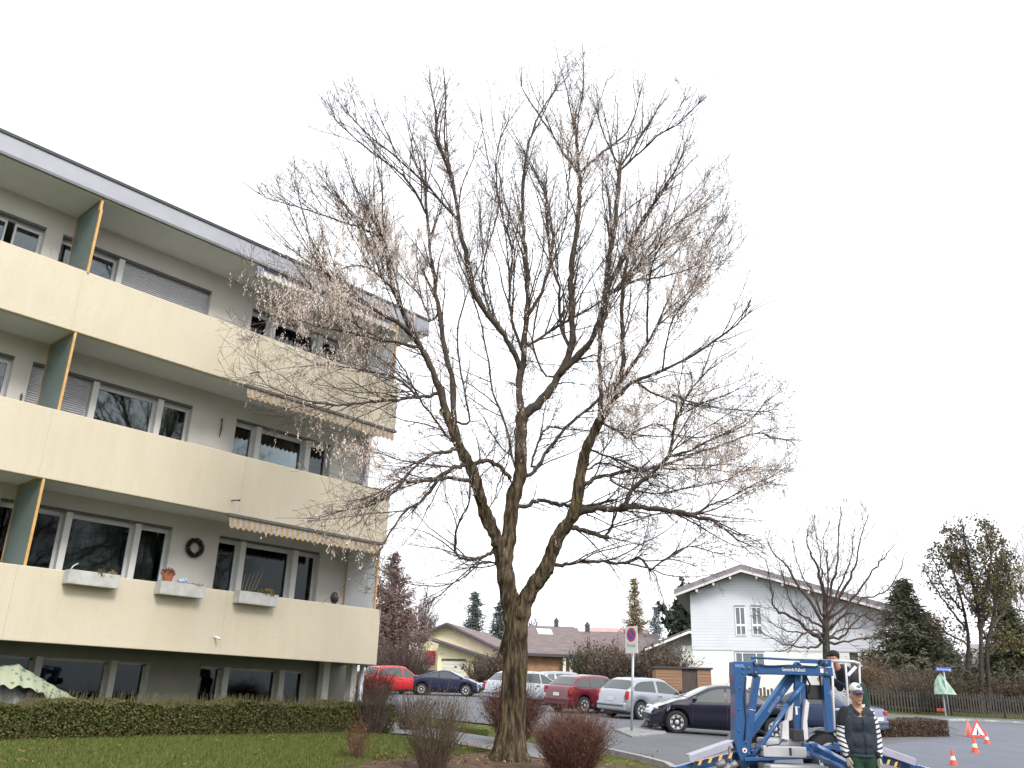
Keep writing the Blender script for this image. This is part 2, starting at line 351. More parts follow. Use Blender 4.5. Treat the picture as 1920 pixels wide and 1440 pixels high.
# back wall with openings : per level (z of head, z of bottom)
LV=[('top',8.62,7.0,9.10,6.27),('mid',5.86,4.2,6.27,3.50),('low',3.22,1.5,3.50,.80),('base',.56,-.60,.80,-1.3)]
HOLES=[(1.2,4.88),(5.2,8.5),(9.57,12.2)]
wb=MB()
for nm,zh,zb,zt,z0 in LV:
    last=S0
    for a,b in HOLES:
        if nm=='base' and a<2: pass
        wb.box(last,a,DEP-.35,DEP,z0,zt,MF); wb.box(a,b,DEP-.35,DEP,zh,zt,MF); wb.box(a,b,DEP-.35,DEP,z0,zb,MF); last=b
    wb.box(last,13.42,DEP-.35,DEP,z0,zt,MF)
wb.box(13.10,13.42,-11,DEP-.35,-1.3,9.1,MF); wb.box(S0,13.10,-11,-10.6,-1.3,9.1,MF)
part('wall',wb,M_WALL,bl)
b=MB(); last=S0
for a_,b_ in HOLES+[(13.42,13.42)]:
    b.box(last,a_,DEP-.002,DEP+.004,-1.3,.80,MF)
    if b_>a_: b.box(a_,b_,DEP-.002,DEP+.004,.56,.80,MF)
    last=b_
part('wall_base',b,mat('shaded_plaster',(.19,.185,.155),.9,.08,2,.2),bl)  # dark skin over the basement wall, its shade put into the colour
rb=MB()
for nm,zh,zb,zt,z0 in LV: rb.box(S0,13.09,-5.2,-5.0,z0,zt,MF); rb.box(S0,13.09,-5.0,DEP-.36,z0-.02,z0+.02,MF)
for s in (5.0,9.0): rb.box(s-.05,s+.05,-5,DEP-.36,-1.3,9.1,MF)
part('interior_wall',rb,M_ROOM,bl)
PAR=[(7.456,6.225),(4.698,3.451),(1.948,.737)]
for (zt,zb) in PAR:
    b=MB(); b.box(S0,S1,-.14,0,zb,zt,MF); b.box(S1-.14,S1,DEP,-.14,zb,zt,MF); part('balcony_parapet',b,M_CREAM,bl,bevel=.012)
    b=MB(); b.box(S0,S1-.14,DEP,-.14,zb+.05,zb+.24,MF); part('balcony_slab',b,M_SOFF,bl)
    for s in (1.6,5.33,9.25):     # joints between the parapet elements
        b=MB(); b.box(s-.004,s+.004,0,.002,zb+.01,zt-.01,MF); part('joint',b,mat('joint',(.50,.43,.31),.9,0),bl)
b=MB(); b.box(S0,14.05,-12,0,9.14,9.5,MF); b.box(S0,14.02,DEP,-.03,9.10,9.14,MF)
part('roof',b,M_FASC,bl)
b=MB(); b.box(S0,14.07,-12.02,.03,9.5,9.56,MF); part('roof_edging',b,M_DARK,bl)
b=MB(); b.box(S0,14.05,-.03,.015,9.085,9.14,MF); part('drip_edge',b,mat('drip_edge',(.16,.16,.17),.6),bl)
b=MB(); b.box(S0,14.0,-11.5,-.05,9.07,9.10,MF); part('soffit',b,M_SOFF,bl)
# windows
def window(lights,zh,zb,rec=-.16,style=None):
    """lights: list of (s0,s1,kind)"""
    s0=lights[0][0]; s1=lights[-1][1]; o0=DEP+rec-.06; o1=DEP+rec
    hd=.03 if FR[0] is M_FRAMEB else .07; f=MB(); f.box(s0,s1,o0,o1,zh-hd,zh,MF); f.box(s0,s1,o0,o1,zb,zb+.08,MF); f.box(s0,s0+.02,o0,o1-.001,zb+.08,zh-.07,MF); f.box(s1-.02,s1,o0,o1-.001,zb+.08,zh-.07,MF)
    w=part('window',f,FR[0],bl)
    for (a,b_,k) in lights:
        f=MB(); f.box(a+.021,a+.055,o0,o1-.003,zb+.08,zh-.07,MF); f.box(b_-.055,b_-.021,o0,o1-.003,zb+.08,zh-.07,MF)
        f.box(a+.055,b_-.055,o0+.01,o1-.006,zh-hd*1.8,zh-hd,MF); part('frame',f,FR[0],w)
        if k=='shutter':
            q=MB(); nz_=int((zh-zb)/.045)
            for i in range(nz_):
                z=zb+.05+i*.045; q.prism([(o1+.02,z),(o1+.035,z+.012),(o1+.03,z+.038),(o1+.02,z+.04)],a+.03,b_-.03,MF@Matrix(((0,1,0,0),(1,0,0,0),(0,0,1,0),(0,0,0,1))))
            part('roller_shutter',q,M_SHUT,w)
        q=MB(); q.box(a+.05,b_-.05,o0+.025,o0+.035,zb+.05,zh-hd,MF); part('pane',q,GL[0],w)
        if k in('curtain','pale','blind'):
            q=MB(); n=int((b_-a)/.03); m_=M_CURW if k=='pale' else M_CURT
            for i in range(n):
                x0=a+.06+(b_-a-.12)*i/n; x1=a+.06+(b_-a-.12)*(i+1)/n; y0=DEP-.42-.03*math.sin(i*1.3); y1=DEP-.42-.03*math.sin((i+1)*1.3)
                q.add([(x0,y0,zb),(x1,y1,zb),(x1,y1,zh-.1),(x0,y0,zh-.1)],[(0,1,2,3)],MF)
            part('curtain',q,m_,w,smooth=True)
    return w
def post(a,b_,zh,zb):
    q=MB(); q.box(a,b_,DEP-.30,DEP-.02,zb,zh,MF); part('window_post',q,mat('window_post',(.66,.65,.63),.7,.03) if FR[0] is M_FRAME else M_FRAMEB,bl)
for nm,zh,zb,zt,z0 in LV:
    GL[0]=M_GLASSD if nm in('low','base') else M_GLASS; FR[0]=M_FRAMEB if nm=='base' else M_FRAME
    K={'top':['glass','glass','glass','shutter',None,'glass','glass','pale'],
       'mid':['glass','curtain','shutter','curtain','curtain','glass','glass','pale'],
       'low':['curtain','glass','glass','curtain','curtain','glass','glass','glass'],
       'base':['glass','glass','glass','glass','glass','glass','glass','glass']}[nm]
    window([(1.2,3.3,K[0])],zh,zb); post(3.3,3.42,zh,zb); window([(3.42,4.88 if nm!='top' else 4.88,K[1])] if nm!='top' else [(3.42,4.25,'glass'),(4.35,4.88,'glass')],zh,zb)
    window([(5.2,6.38,K[2])],zh,zb); post(6.38,6.50,zh,zb)
    if nm=='top': window([(6.5,8.5,'shutter')],zh,zb)
    else:
        window([(6.5,7.74,K[3])],zh,zb); post(7.74,7.86,zh,zb); window([(7.86,8.5,K[4])],zh,zb)
    window([(9.57,10.12,K[5])],zh,zb); post(10.12,10.25,zh,zb); window([(10.25,11.48,K[6])],zh,zb); post(11.48,11.62,zh,zb); window([(11.62,12.2,K[7])],zh,zb)
# shutter box strips above the windows
for nm,zh,zb,zt,z0 in LV[:3]:
    for a,b_ in HOLES:
        q=MB(); q.box(a+.01,b_-.01,DEP-.10,DEP-.012,zh-.045,zh-.003,MF); part('shutter_slot',q,mat('slot',(.12,.12,.12),.8),bl)
# balcony dividers
def divider(s,zt,zb,pm,step=False):
    b=MB(); b.box(s-.012,s+.012,DEP+.05,-.05 if not step else -.09,zb,zt-.03,MF); p=part('divider_panel',b,pm,bl)
    b=MB(); zz=zt-(.28 if step else 0)
    b.box(s-.022,s+.022,-.05,.0 if step else -.015,zb,zz,MF)
    if step: b.box(s-.022,s+.022,-.13,-.05,zt-.28,zt,MF)
    b.box(s-.02,s+.02,DEP+.02,DEP+.05,zb,zt,MF); b.box(s-.021,s+.021,DEP+.05,-.13,zt-.03,zt,MF)
    part('divider_frame',b,M_ORANGE,p)
divider(5.40,9.10,7.40,M_FROST,True); divider(5.43,6.27,4.65,M_FROST); divider(5.44,3.50,1.90,M_FROST)
divider(13.0,3.50,1.80,M_WHITEP); divider(13.0,9.1,7.3,M_WHITEP)
# awnings
def awning(s0,s1,zt,h,out,pale):
    b=MB(); b.cur=0; n=int((s1-s0)/.13); w=(s1-s0)/n
    for i in range(n):
        for k in range(8):
            x0=s0+w*(i+k/8); x1=s0+w*(i+(k+1)/8); sc=lambda t:.055*abs(math.sin(PI*t))
            z0=zt-h+.05-sc(k/8); z1=zt-h+.05-sc((k+1)/8); b.cur=0 if (2<=k<6) else 1
            b.add([(x0,out,z0),(x1,out,z1),(x1,out-.03,zt),(x0,out-.03,zt)],[(0,1,2,3)],MF)
            b.add([(x0,out-.004,z0),(x1,out-.004,z1),(x1,out-.034,zt),(x0,out-.034,zt)],[(3,2,1,0)],MF)
    v=part('awning',b,[M_AWN1 if not pale else mat('awning_faded',(.50,.42,.33),.9,.08),M_AWN2 if not pale else mat('awning_cream',(.60,.60,.60),.9,.05)],bl)
    b=MB(); b.box(s0-.06,s1+.06,out-.09,out+.015,zt-.005,zt+.05,MF); part('awning_rail',b,mat('awning_rail',(.13,.12,.11),.6),v)
    return v
awning(9.0,13.08,6.17,.24,.09,False); awning(9.02,12.95,3.40,.24,.09,False); awning(8.98,13.0,9.05,.22,-.04,True)
b=MB(); b.box(8.86,8.96,-.12,.02,8.78,9.02,MF); b.box(8.9,13.0,-.16,-.06,8.96,9.05,MF); part('awning_bracket',b,mat('bracket',(.24,.24,.36),.5),bl)
# posts and rain pipe at the far corner of the basement storey
b=MB(); b.box(12.45,12.62,DEP+.05,DEP+.25,-1.2,.78,MF); b.box(12.95,13.1,DEP+.4,DEP+.62,-1.2,.78,MF); part('corner_post',b,M_WALL,bl)
b=MB(); b.tube([FP(13.05,-.35,-1.2),FP(13.05,-.35,.78)],.055,12); part('rain_pipe',b,mat('pipe',(.45,.48,.53),.4,.03,metal=.3),bl,smooth=True)
b=MB(); b.tube([FP(13.25,DEP+.15,.8),FP(13.25,DEP+.15,9.1)],.10,14); part('rain_pipe',b,mat('pipe'),bl,smooth=True) if False else None
b=MB(); b.tube([FP(13.22,DEP+.12,.99),FP(13.22,DEP+.12,9.05)],.07,14); part('rain_pipe',b,MATS['pipe'],bl,smooth=True)
# overflow spouts
for (px,py,m_,L,c) in [(470,700,M_DARK,.28,0),(434,938,M_DARK,.26,0),(402,1194,M_WHITEP,.14,1)]:
    s,z=fac(px,py); b=MB(); b.tube([FP(s,-.02,z),FP(s+.02,L,z-.03)],.013 if not c else .022,8); b.tube([FP(s+.02,L-.02,z-.03),FP(s+.02,L+.02,z-.035)],.02 if not c else .024,8); part('overflow_spout',b,m_,bl,smooth=True)
# rust streaks under spouts
# flower boxes on the lowest parapet
M_FBOX=mat('flower_box',(.47,.47,.45),.85,.12,6)
def leaves(mb,c,r,n,size,seed,up_=0.):
    rs=np.random.RandomState(seed); c=np.array(c); d=rs.normal(size=(n,3)); d/=np.linalg.norm(d,axis=1)[:,None]; P=c+d*np.array(r)*rs.uniform(.2,1,(n,1))**.5
    A=rs.normal(size=(n,3)); A/=np.linalg.norm(A,axis=1)[:,None]; Bv=np.cross(A,rs.normal(size=(n,3))); Bv/=np.linalg.norm(Bv,axis=1)[:,None]
    s=size*rs.uniform(.6,1.3,(n,1)); mb.quads(np.stack([P-A*s,P-Bv*s*.5,P+A*s,P+Bv*s*.5],1))
L_GRN=leafmat('box_leaf',[(.05,.07,.02),(.10,.11,.03),(.22,.19,.06)]); L_RED=leafmat('red_leaf',[(.12,.03,.02),(.22,.06,.03),(.14,.08,.05)]); L_BRN=leafmat('dry_flower',[(.18,.11,.06),(.33,.2,.1),(.1,.1,.05)])
FB=[(6.08,6.97,'grey flower box on the lowest balcony with two dry tufts at its end'),(7.74,8.62,'grey flower box on the lowest balcony with a terracotta pot and blue ornament'),(9.38,10.27,'grey flower box on the lowest balcony with green and yellow sprigs')]
for i,(a,b_,lab) in enumerate(FB):
    t=thing('flower_box',lab,'flower box',FP((a+b_)/2,.12,1.70),0,'flower boxes along the lowest balcony')
    b=MB(); b.box(a,b_,.015,.235,1.72,1.735,MF); b.box(a,b_,.015,.035,1.735,1.955,MF); b.box(a,b_,.215,.235,1.735,1.955,MF); b.box(a,a+.02,.035,.215,1.735,1.955,MF); b.box(b_-.02,b_,.035,.215,1.735,1.955,MF)
    part('trough',b,M_FBOX,t,bevel=.004)
    b=MB(); b.box(a+.021,b_-.021,.036,.214,1.736,1.92,MF); part('soil',b,M_SOIL,t)
    b=MB(); b.box(a+.03,a+.06,-.15,.24,1.957,1.965,MF); b.box(b_-.06,b_-.03,-.15,.24,1.957,1.965,MF); b.box(a+.03,a+.06,-.155,-.145,1.8,1.957,MF); b.box(b_-.06,b_-.03,-.155,-.145,1.8,1.957,MF); part('bracket',b,M_DARK,t)
    b=MB(); c=[(a+.55,a+.76),(a+.16,),(a+.6,a+.75)][i]
    if i==0:
        leaves(b,FP(a+.55,.17,1.94),(.1,.1,.10),260,.02,11); part('plant',b,L_GRN,t); b=MB(); leaves(b,FP(a+.76,.17,1.95),(.09,.09,.09),240,.02,12); part('plant',b,L_BRN,t)
        b=MB(); b.tube([FP(a+.05,.12,1.95),FP(a+.09,.12,2.03),FP(a+.16,.12,2.08)],.008,6); part('marker',b,M_WHITEP,t)
    if i==1:
        b.lathe([(.07,0),(.10,.15),(.105,.15),(.105,.18)],14,Matrix.Translation(FP(a+.17,.1,1.93))); part('plant_pot',b,mat('terracotta',(.42,.13,.06),.8,.15),t); b=MB(); leaves(b,FP(a+.17,.1,2.13),(.14,.12,.09),420,.02,13); part('plant',b,L_RED,t)
        b=MB(); b.ell(FP(a+.46,.12,2.0),(.05,.05,.06)); b.ell(FP(a+.53,.12,2.03),(.03,.03,.05)); b.ell(FP(a+.40,.12,2.0),(.035,.035,.045)); part('ornament',b,mat('blue_white_ornament',(.35,.47,.62),.3,.4,20),t,smooth=True)
        b=MB(); leaves(b,FP(a+.66,.15,1.96),(.2,.06,.03),120,.015,14); part('plant',b,L_BRN,t)
    if i==2:
        leaves(b,FP(a+.45,.12,1.98),(.26,.08,.06),360,.022,15); part('plant',b,L_GRN,t); b=MB(); leaves(b,FP(a+.68,.17,1.98),(.14,.08,.09),330,.022,16); part('plant',b,leafmat('yellow_sprig',[(.2,.2,.04),(.35,.27,.06),(.2,.09,.04)]),t)
        b=MB()
        for k in range(5): b.tube([FP(a+.1+.07*k,.1,1.95),FP(a+.13+.08*k,.1,2.15),FP(a+.15+.1*k,.1,2.3+.03*k)],[.005,.003,.001],4)
        part('dry_stem',b,mat('dry_stem',(.3,.22,.12),.9),t)
# wreath on the wall
wz=fac(365,1027,DEP+.05); c=FP(wz[0],DEP+.06,wz[1]); t=thing('door_wreath','dark green leafy wreath on grey wall of the lowest balcony','wreath',c)
b=MB(); rs=np.random.RandomState(3)
for k in range(26):
    a=2*PI*k/26; leaves(b,c+fd*(.155*math.cos(a))+Vector((0,0,.155*math.sin(a))),(.055,.055,.055),60,.018,100+k)
part('wreath_ring',b,leafmat('wreath_leaf',[(.02,.03,.015),(.035,.05,.02),(.05,.04,.02)]),t)
# wall ornaments (thin dark stakes) on the middle balcony wall
for px,py0,py1,lab in [(412,783,820,'slim dark ornament on the middle balcony wall left of the awning'),(38,737,752,'slim dark ornament on the middle balcony wall by the left divider')]:
    s,z1=fac(px,py0,DEP+.05); s,z0=fac(px,py1,DEP+.05); b=MB(); b.tube([FP(s,DEP+.03,z0),FP(s+.01,DEP+.04,(z0+z1)/2),FP(s,DEP+.03,z1)],[.008,.02,.01],6); b.ell(FP(s,DEP+.04,z1-.04),(.022,.022,.05)); tag(part('wall_ornament',b,mat('ornament',(.13,.08,.07),.7),smooth=True),lab,'ornament')
# dry plant beside the divider on the top balcony
c=FP(5.12,-.45,7.30); t=thing('balcony_shrub','leafless potted shrub beside the frosted divider of the top balcony','plant',c)
b=MB(); b.lathe([(.12,0),(.16,.25),(.17,.25)],14,Matrix.Translation(c-Vector((0,0,.8)))); part('plant_pot',b,mat('grey_pot',(.2,.22,.28),.7),t)
b=MB(); rs=random.Random(5); lfs=MB()
for k in range(26):
    p=c-Vector((0,0,.6)); d=Vector((rs.gauss(0,.25),rs.gauss(0,.2),1)); P=[p]
    for q in range(7): d+=Vector((rs.gauss(0,.13),rs.gauss(0,.1),0)); p=p+d.normalized()*rs.uniform(.14,.18); P.append(p); leaves(lfs,p,(.03,.03,.03),1,.013,k*9+q)
    b.tube(P,[.008,.007,.006,.005,.004,.003,.002,.0015],4)
part('stems',b,mat('dark_twig',(.06,.045,.04),.9),t); part('leaves',lfs,leafmat('dry_dark',[(.05,.03,.03),(.12,.07,.06)]),t)
# dark bushes in planters on the right of the top balcony
for s,lab in [(11.15,'dark bushy evergreen above the rail of the top balcony')]:
    c=FP(s,-.4,7.55); b=MB(); t=thing('balcony_shrub',lab,'plant',c); leaves(b,c,(.42,.15,.28),900,.03,int(s*10)); part('leaves',b,leafmat('dark_leaf',[(.02,.025,.015),(.05,.05,.03)]),t); b=MB(); b.box(s-.3,s+.3,-.5,-.3,6.9,7.3,MF); part('planter',b,M_FBOX,t)
b=MB(); c0=FP(12.25,-.55,2.15); b.ell(c0,(.10,.10,.13)); b.ell(c0-Vector((0,0,.25)),(.06,.06,.3)); tag(part('balcony_lamp',b,mat('dark_lamp',(.03,.03,.035),.5),smooth=True),'dark rounded object on the lowest balcony near the end wall','lamp')
# covered garden furniture behind the hedge
c=FP(5.6,-.5,-.75); t=thing('covered_furniture','garden furniture heaped under a grey tarpaulin behind the hedge','garden furniture',c)
M_TARP=mat('grey_tarpaulin',(.22,.235,.25),.5,.12,3,.3,bscale=6)
def drape(s0,s1,o0,o1,top,edge,n=60,m=22,seed=1,drop=1.):
    b=MB(); rs=random.Random(seed)
    for j in range(m+1):
        for i in range(n+1):
            u=i/n; w=j/m; s=s0+(s1-s0)*u; o=o0+(o1-o0)*w
            h=top(u)*(1-abs(2*w-1)**3*drop); wr=.02*noise.noise(Vector((s*5,o*5,seed)))+.03*math.sin(s*22+o*5)*abs(2*w-1)**2
            P=FP(s+wr*.4,o+wr,edge+max(0,h)+wr*.5); b.v.append(tuple(P))
    for j in range(m):
        for i in range(n): a=j*(n+1)+i; b.f.append([a,a+1,a+n+2,a+n+1]); b.mi.append(0)
    return b
def topA(u): return np.interp(u,[0,.15,.42,.55,.75,1],[.25,.5,1.02,1.08,.86,.6])
part('tarpaulin',drape(4.55,6.75,-.85,-.15,topA,-.75),M_TARP,t,smooth=True)
m=bpy.data.materials.new('patterned_cloth'); m.use_nodes=True; nt=m.node_tree; bs=nt.nodes['Principled BSDF']; tc=nt.nodes.new('ShaderNodeTexCoord')
vo=nt.nodes.new('ShaderNodeTexVoronoi'); vo.inputs['Scale'].default_value=9.5; rp=nt.nodes.new('ShaderNodeValToRGB'); e=rp.color_ramp.elements; e[0].position=.10; e[0].color=(.2,.28,.19,1); e[1].position=.16; e[1].color=(.09,.2,.11,1)
e2=e.new(.26); e2.color=(.10,.21,.12,1); e3=e.new(.32); e3.color=(.36,.38,.27,1)
nt.links.new(tc.outputs['Object'],vo.inputs['Vector']); nt.links.new(vo.outputs['Distance'],rp.inputs[0]); nt.links.new(rp.outputs[0],bs.inputs['Base Color']); bs.inputs['Roughness'].default_value=.8
cl=MB(); n_,m_=90,40
for j in range(m_+1):
    for i in range(n_+1):
        u=i/n_; w=j/m_; s=5.42+1.5*u; o=-.9+.86*w; tp=-.75+float(np.interp(s,[4.55,4.88,5.47,5.76,6.2,6.75,7],[.25,.5,1.02,1.08,.86,.6,.5])); k=abs(2*w-1)
        hang=(.20+.10*noise.noise(Vector((s*3,0,2)))+.05*math.sin(s*9))*max(0,(k-.45)/.55)**1.1
        z=tp+.05-hang-.35*max(0,k-.45)**2+.02*math.sin(s*30+o*7)*k+.015*noise.noise(Vector((s*9,o*9,1)))
        o2=o+(.05*math.sin(s*17)*max(0,k-.5)); cl.v.append(tuple(FP(s,o2+(.06 if w>.8 else 0)*(w-.8)*5,z)))
for j in range(m_):
    for i in range(n_): a=j*(n_+1)+i; cl.f.append([a,a+1,a+n_+2,a+n_+1]); cl.mi.append(0)
tag(part('table_cloth',cl,m,smooth=True),'white cloth with green circles thrown over the grey tarpaulin','cloth')

# added apartment block, unseen behind the camera: it shades the low light and shows in the window panes
ob=thing('apartment_building','plain grey block added unseen behind the camera to shade low light','building',FP(-5,36,-1.4))
b=MB(); b.box(-24,9,33,44,-2.5,9.0,MF); part('wall',b,mat('blocker_wall',(.33,.31,.28),.9,.1,1),ob)
b=MB(); b.box(-24.4,9.4,32.4,44.4,9.0,9.35,MF); part('roof',b,M_DARK,ob)
for lv in range(3):
    for k in range(9):
        b=MB(); s0=-22.5+3.5*k; b.box(s0,s0+1.9,32.96,33.02,.3+2.8*lv,1.8+2.8*lv,MF); part('window',b,mat('blocker_window',(.05,.055,.06),.1,.05),ob)
# ------------------------------------------------------------------ low clipped hedge in front of the building
def hedge(name,label,A,B,width,h,nleaf,leafm,size,seed,twigs=400,twigh=.12,base=None):
    A=Vector(A); B=Vector(B); d=(B-A); L=d.length; d.normalize(); nrm=Vector((d.y,-d.x,0)); t=thing(name,label,'hedge',A)
    rs=np.random.RandomState(seed); n=nleaf; u=rs.uniform(0,1,n)*L
    face=rs.uniform(0,1,n); o=rs.uniform(-.5,.5,n)*width; z=rs.uniform(.05,1,n)*h
    fr=face<.42; tp=(face>=.42)&(face<.78); o[fr]=(.5-rs.exponential(.07,fr.sum()))*width; z[tp]=(1-rs.exponential(.08,tp.sum()))*h
    bump=.06*np.sin(u*2.3+1)+.04*np.sin(u*5.7)+.03*np.sin(u*11.+2); z=z*(1+bump/h*.5); o=o*(1+bump)
    P=np.array(A)[None]+u[:,None]*np.array(d)[None]+o[:,None]*np.array(nrm)[None]; P[:,2]=garr(P[:,0],P[:,1])+z
    Aa=rs.normal(size=(n,3)); Aa/=np.linalg.norm(Aa,axis=1)[:,None]; Bb=np.cross(Aa,rs.normal(size=(n,3))); Bb/=np.linalg.norm(Bb,axis=1)[:,None]
    s=size*rs.uniform(.6,1.4,(n,1)); b=MB(); b.quads(np.stack([P-Aa*s,P-Bb*s*.55,P+Aa*s,P+Bb*s*.55],1)); part('leaves',b,leafm,t)
    b=MB()
    for k in range(twigs):
        uu=rs.uniform(0,L); oo=rs.uniform(-.45,.45)*width; p=A+d*uu+nrm*oo; p.z=g(p.x,p.y); q=p+Vector((rs.normal(0,.05),rs.normal(0,.05),h*.75)); e=q+Vector((rs.normal(0,.04),rs.normal(0,.04),h*.25+rs.uniform(0,twigh)))
        b.tube([p,q,e],[.006,.004,.002],3,cap=False)
    part('branches',b,mat('hedge_twig',(.12,.105,.05),.9,.3),t)
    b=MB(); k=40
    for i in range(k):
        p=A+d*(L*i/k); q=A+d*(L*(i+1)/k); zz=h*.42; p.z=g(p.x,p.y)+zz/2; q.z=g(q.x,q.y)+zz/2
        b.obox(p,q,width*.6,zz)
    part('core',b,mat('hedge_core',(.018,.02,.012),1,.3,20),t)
    return t
L_HEDGE=leafmat('hedge_leaf',[(.035,.05,.012),(.06,.085,.02),(.10,.12,.035),(.15,.13,.055),(.13,.085,.05)])
a=FP(3.6,.75,0); b_=FP(12.75,.75,0)
hedge('clipped_hedge','long low clipped green hedge in front of the cream apartment block',(a.x,a.y,g(a.x,a.y)),(b_.x,b_.y,g(b_.x,b_.y)),.95,.53,82000,L_HEDGE,.022,21,1700,.17)

# ------------------------------------------------------------------ the big bare tree
TY=16.0
M_BARK=mat('bark',(.045,.036,.024),.95,.3,7,1.,bscale=30,stretch=(1,1,.22),col2=(.155,.122,.085),spec=.15)
def bark_extra(m):
    nt=m.node_tree; b=nt.nodes['Principled BSDF']; src=b.inputs['Base Color'].links[0].from_socket; tc=nt.nodes.new('ShaderNodeTexCoord')
    def nz(sc,st,det=6):
        mp=nt.nodes.new('ShaderNodeMapping'); mp.inputs['Scale'].default_value=st; n=nt.nodes.new('ShaderNodeTexNoise'); n.inputs['Scale'].default_value=sc; n.inputs['Detail'].default_value=det; n.inputs['Roughness'].default_value=.7; nt.links.new(tc.outputs['Object'],mp.inputs[0]); nt.links.new(mp.outputs[0],n.inputs['Vector']); return n
    a=nz(2.2,(1,1,.6)); r=nt.nodes.new('ShaderNodeValToRGB'); r.color_ramp.elements[0].position=.52; r.color_ramp.elements[1].position=.66; nt.links.new(a.outputs[0],r.inputs[0])
    mx=nt.nodes.new('ShaderNodeMixRGB'); mx.inputs[2].default_value=(.115,.095,.028,1); nt.links.new(src,mx.inputs[1]); ml=nt.nodes.new('ShaderNodeMath'); ml.operation='MULTIPLY'; ml.inputs[1].default_value=.6; nt.links.new(r.outputs[0],ml.inputs[0]); nt.links.new(ml.outputs[0],mx.inputs[0])
    c=nz(16,(1,1,.16),8); r2=nt.nodes.new('ShaderNodeValToRGB'); r2.color_ramp.elements[0].position=.42; r2.color_ramp.elements[0].color=(.35,.33,.32,1); r2.color_ramp.elements[1].position=.58; r2.color_ramp.elements[1].color=(1.25,1.2,1.15,1); nt.links.new(c.outputs[0],r2.inputs[0])
    m2=nt.nodes.new('ShaderNodeMixRGB'); m2.blend_type='MULTIPLY'; m2.inputs[0].default_value=1; nt.links.new(mx.outputs[0],m2.inputs[1]); nt.links.new(r2.outputs[0],m2.inputs[2]); nt.links.new(m2.outputs[0],b.inputs['Base Color'])
bark_extra(M_BARK)
M_BRANCH=mat('branch_bark',(.042,.033,.028),.9,.25,9,.4,col2=(.11,.088,.07),spec=.2)
M_TWIG=mat('twig_bark',(.085,.065,.06),.9,.2,5,col2=(.15,.12,.11),spec=.2)
def facade_clear(P,m_=.35):
    """keep the wood in front of the apartment block"""
    k=P.dot(fn); s=P.dot(fd); lim=-FD+m_+(.35 if P.z>8.6 else 0)
    if s<14.3 and k<lim and P.z<9.9: P=P+fn*(lim-k)
    return P
def cat(pts,sub):
    out=[]; n=len(pts)
    for i in range(n-1):
        p0=pts[max(i-1,0)];p1=pts[i];p2=pts[i+1];p3=pts[min(i+2,n-1)]
        for k in range(sub):
            t=k/sub; out.append(.5*((2*p1)+(p2-p0)*t+(2*p0-5*p1+4*p2-p3)*t*t+(3*p1-p0-3*p2+p3)*t**3))
    out.append(pts[-1]); return out
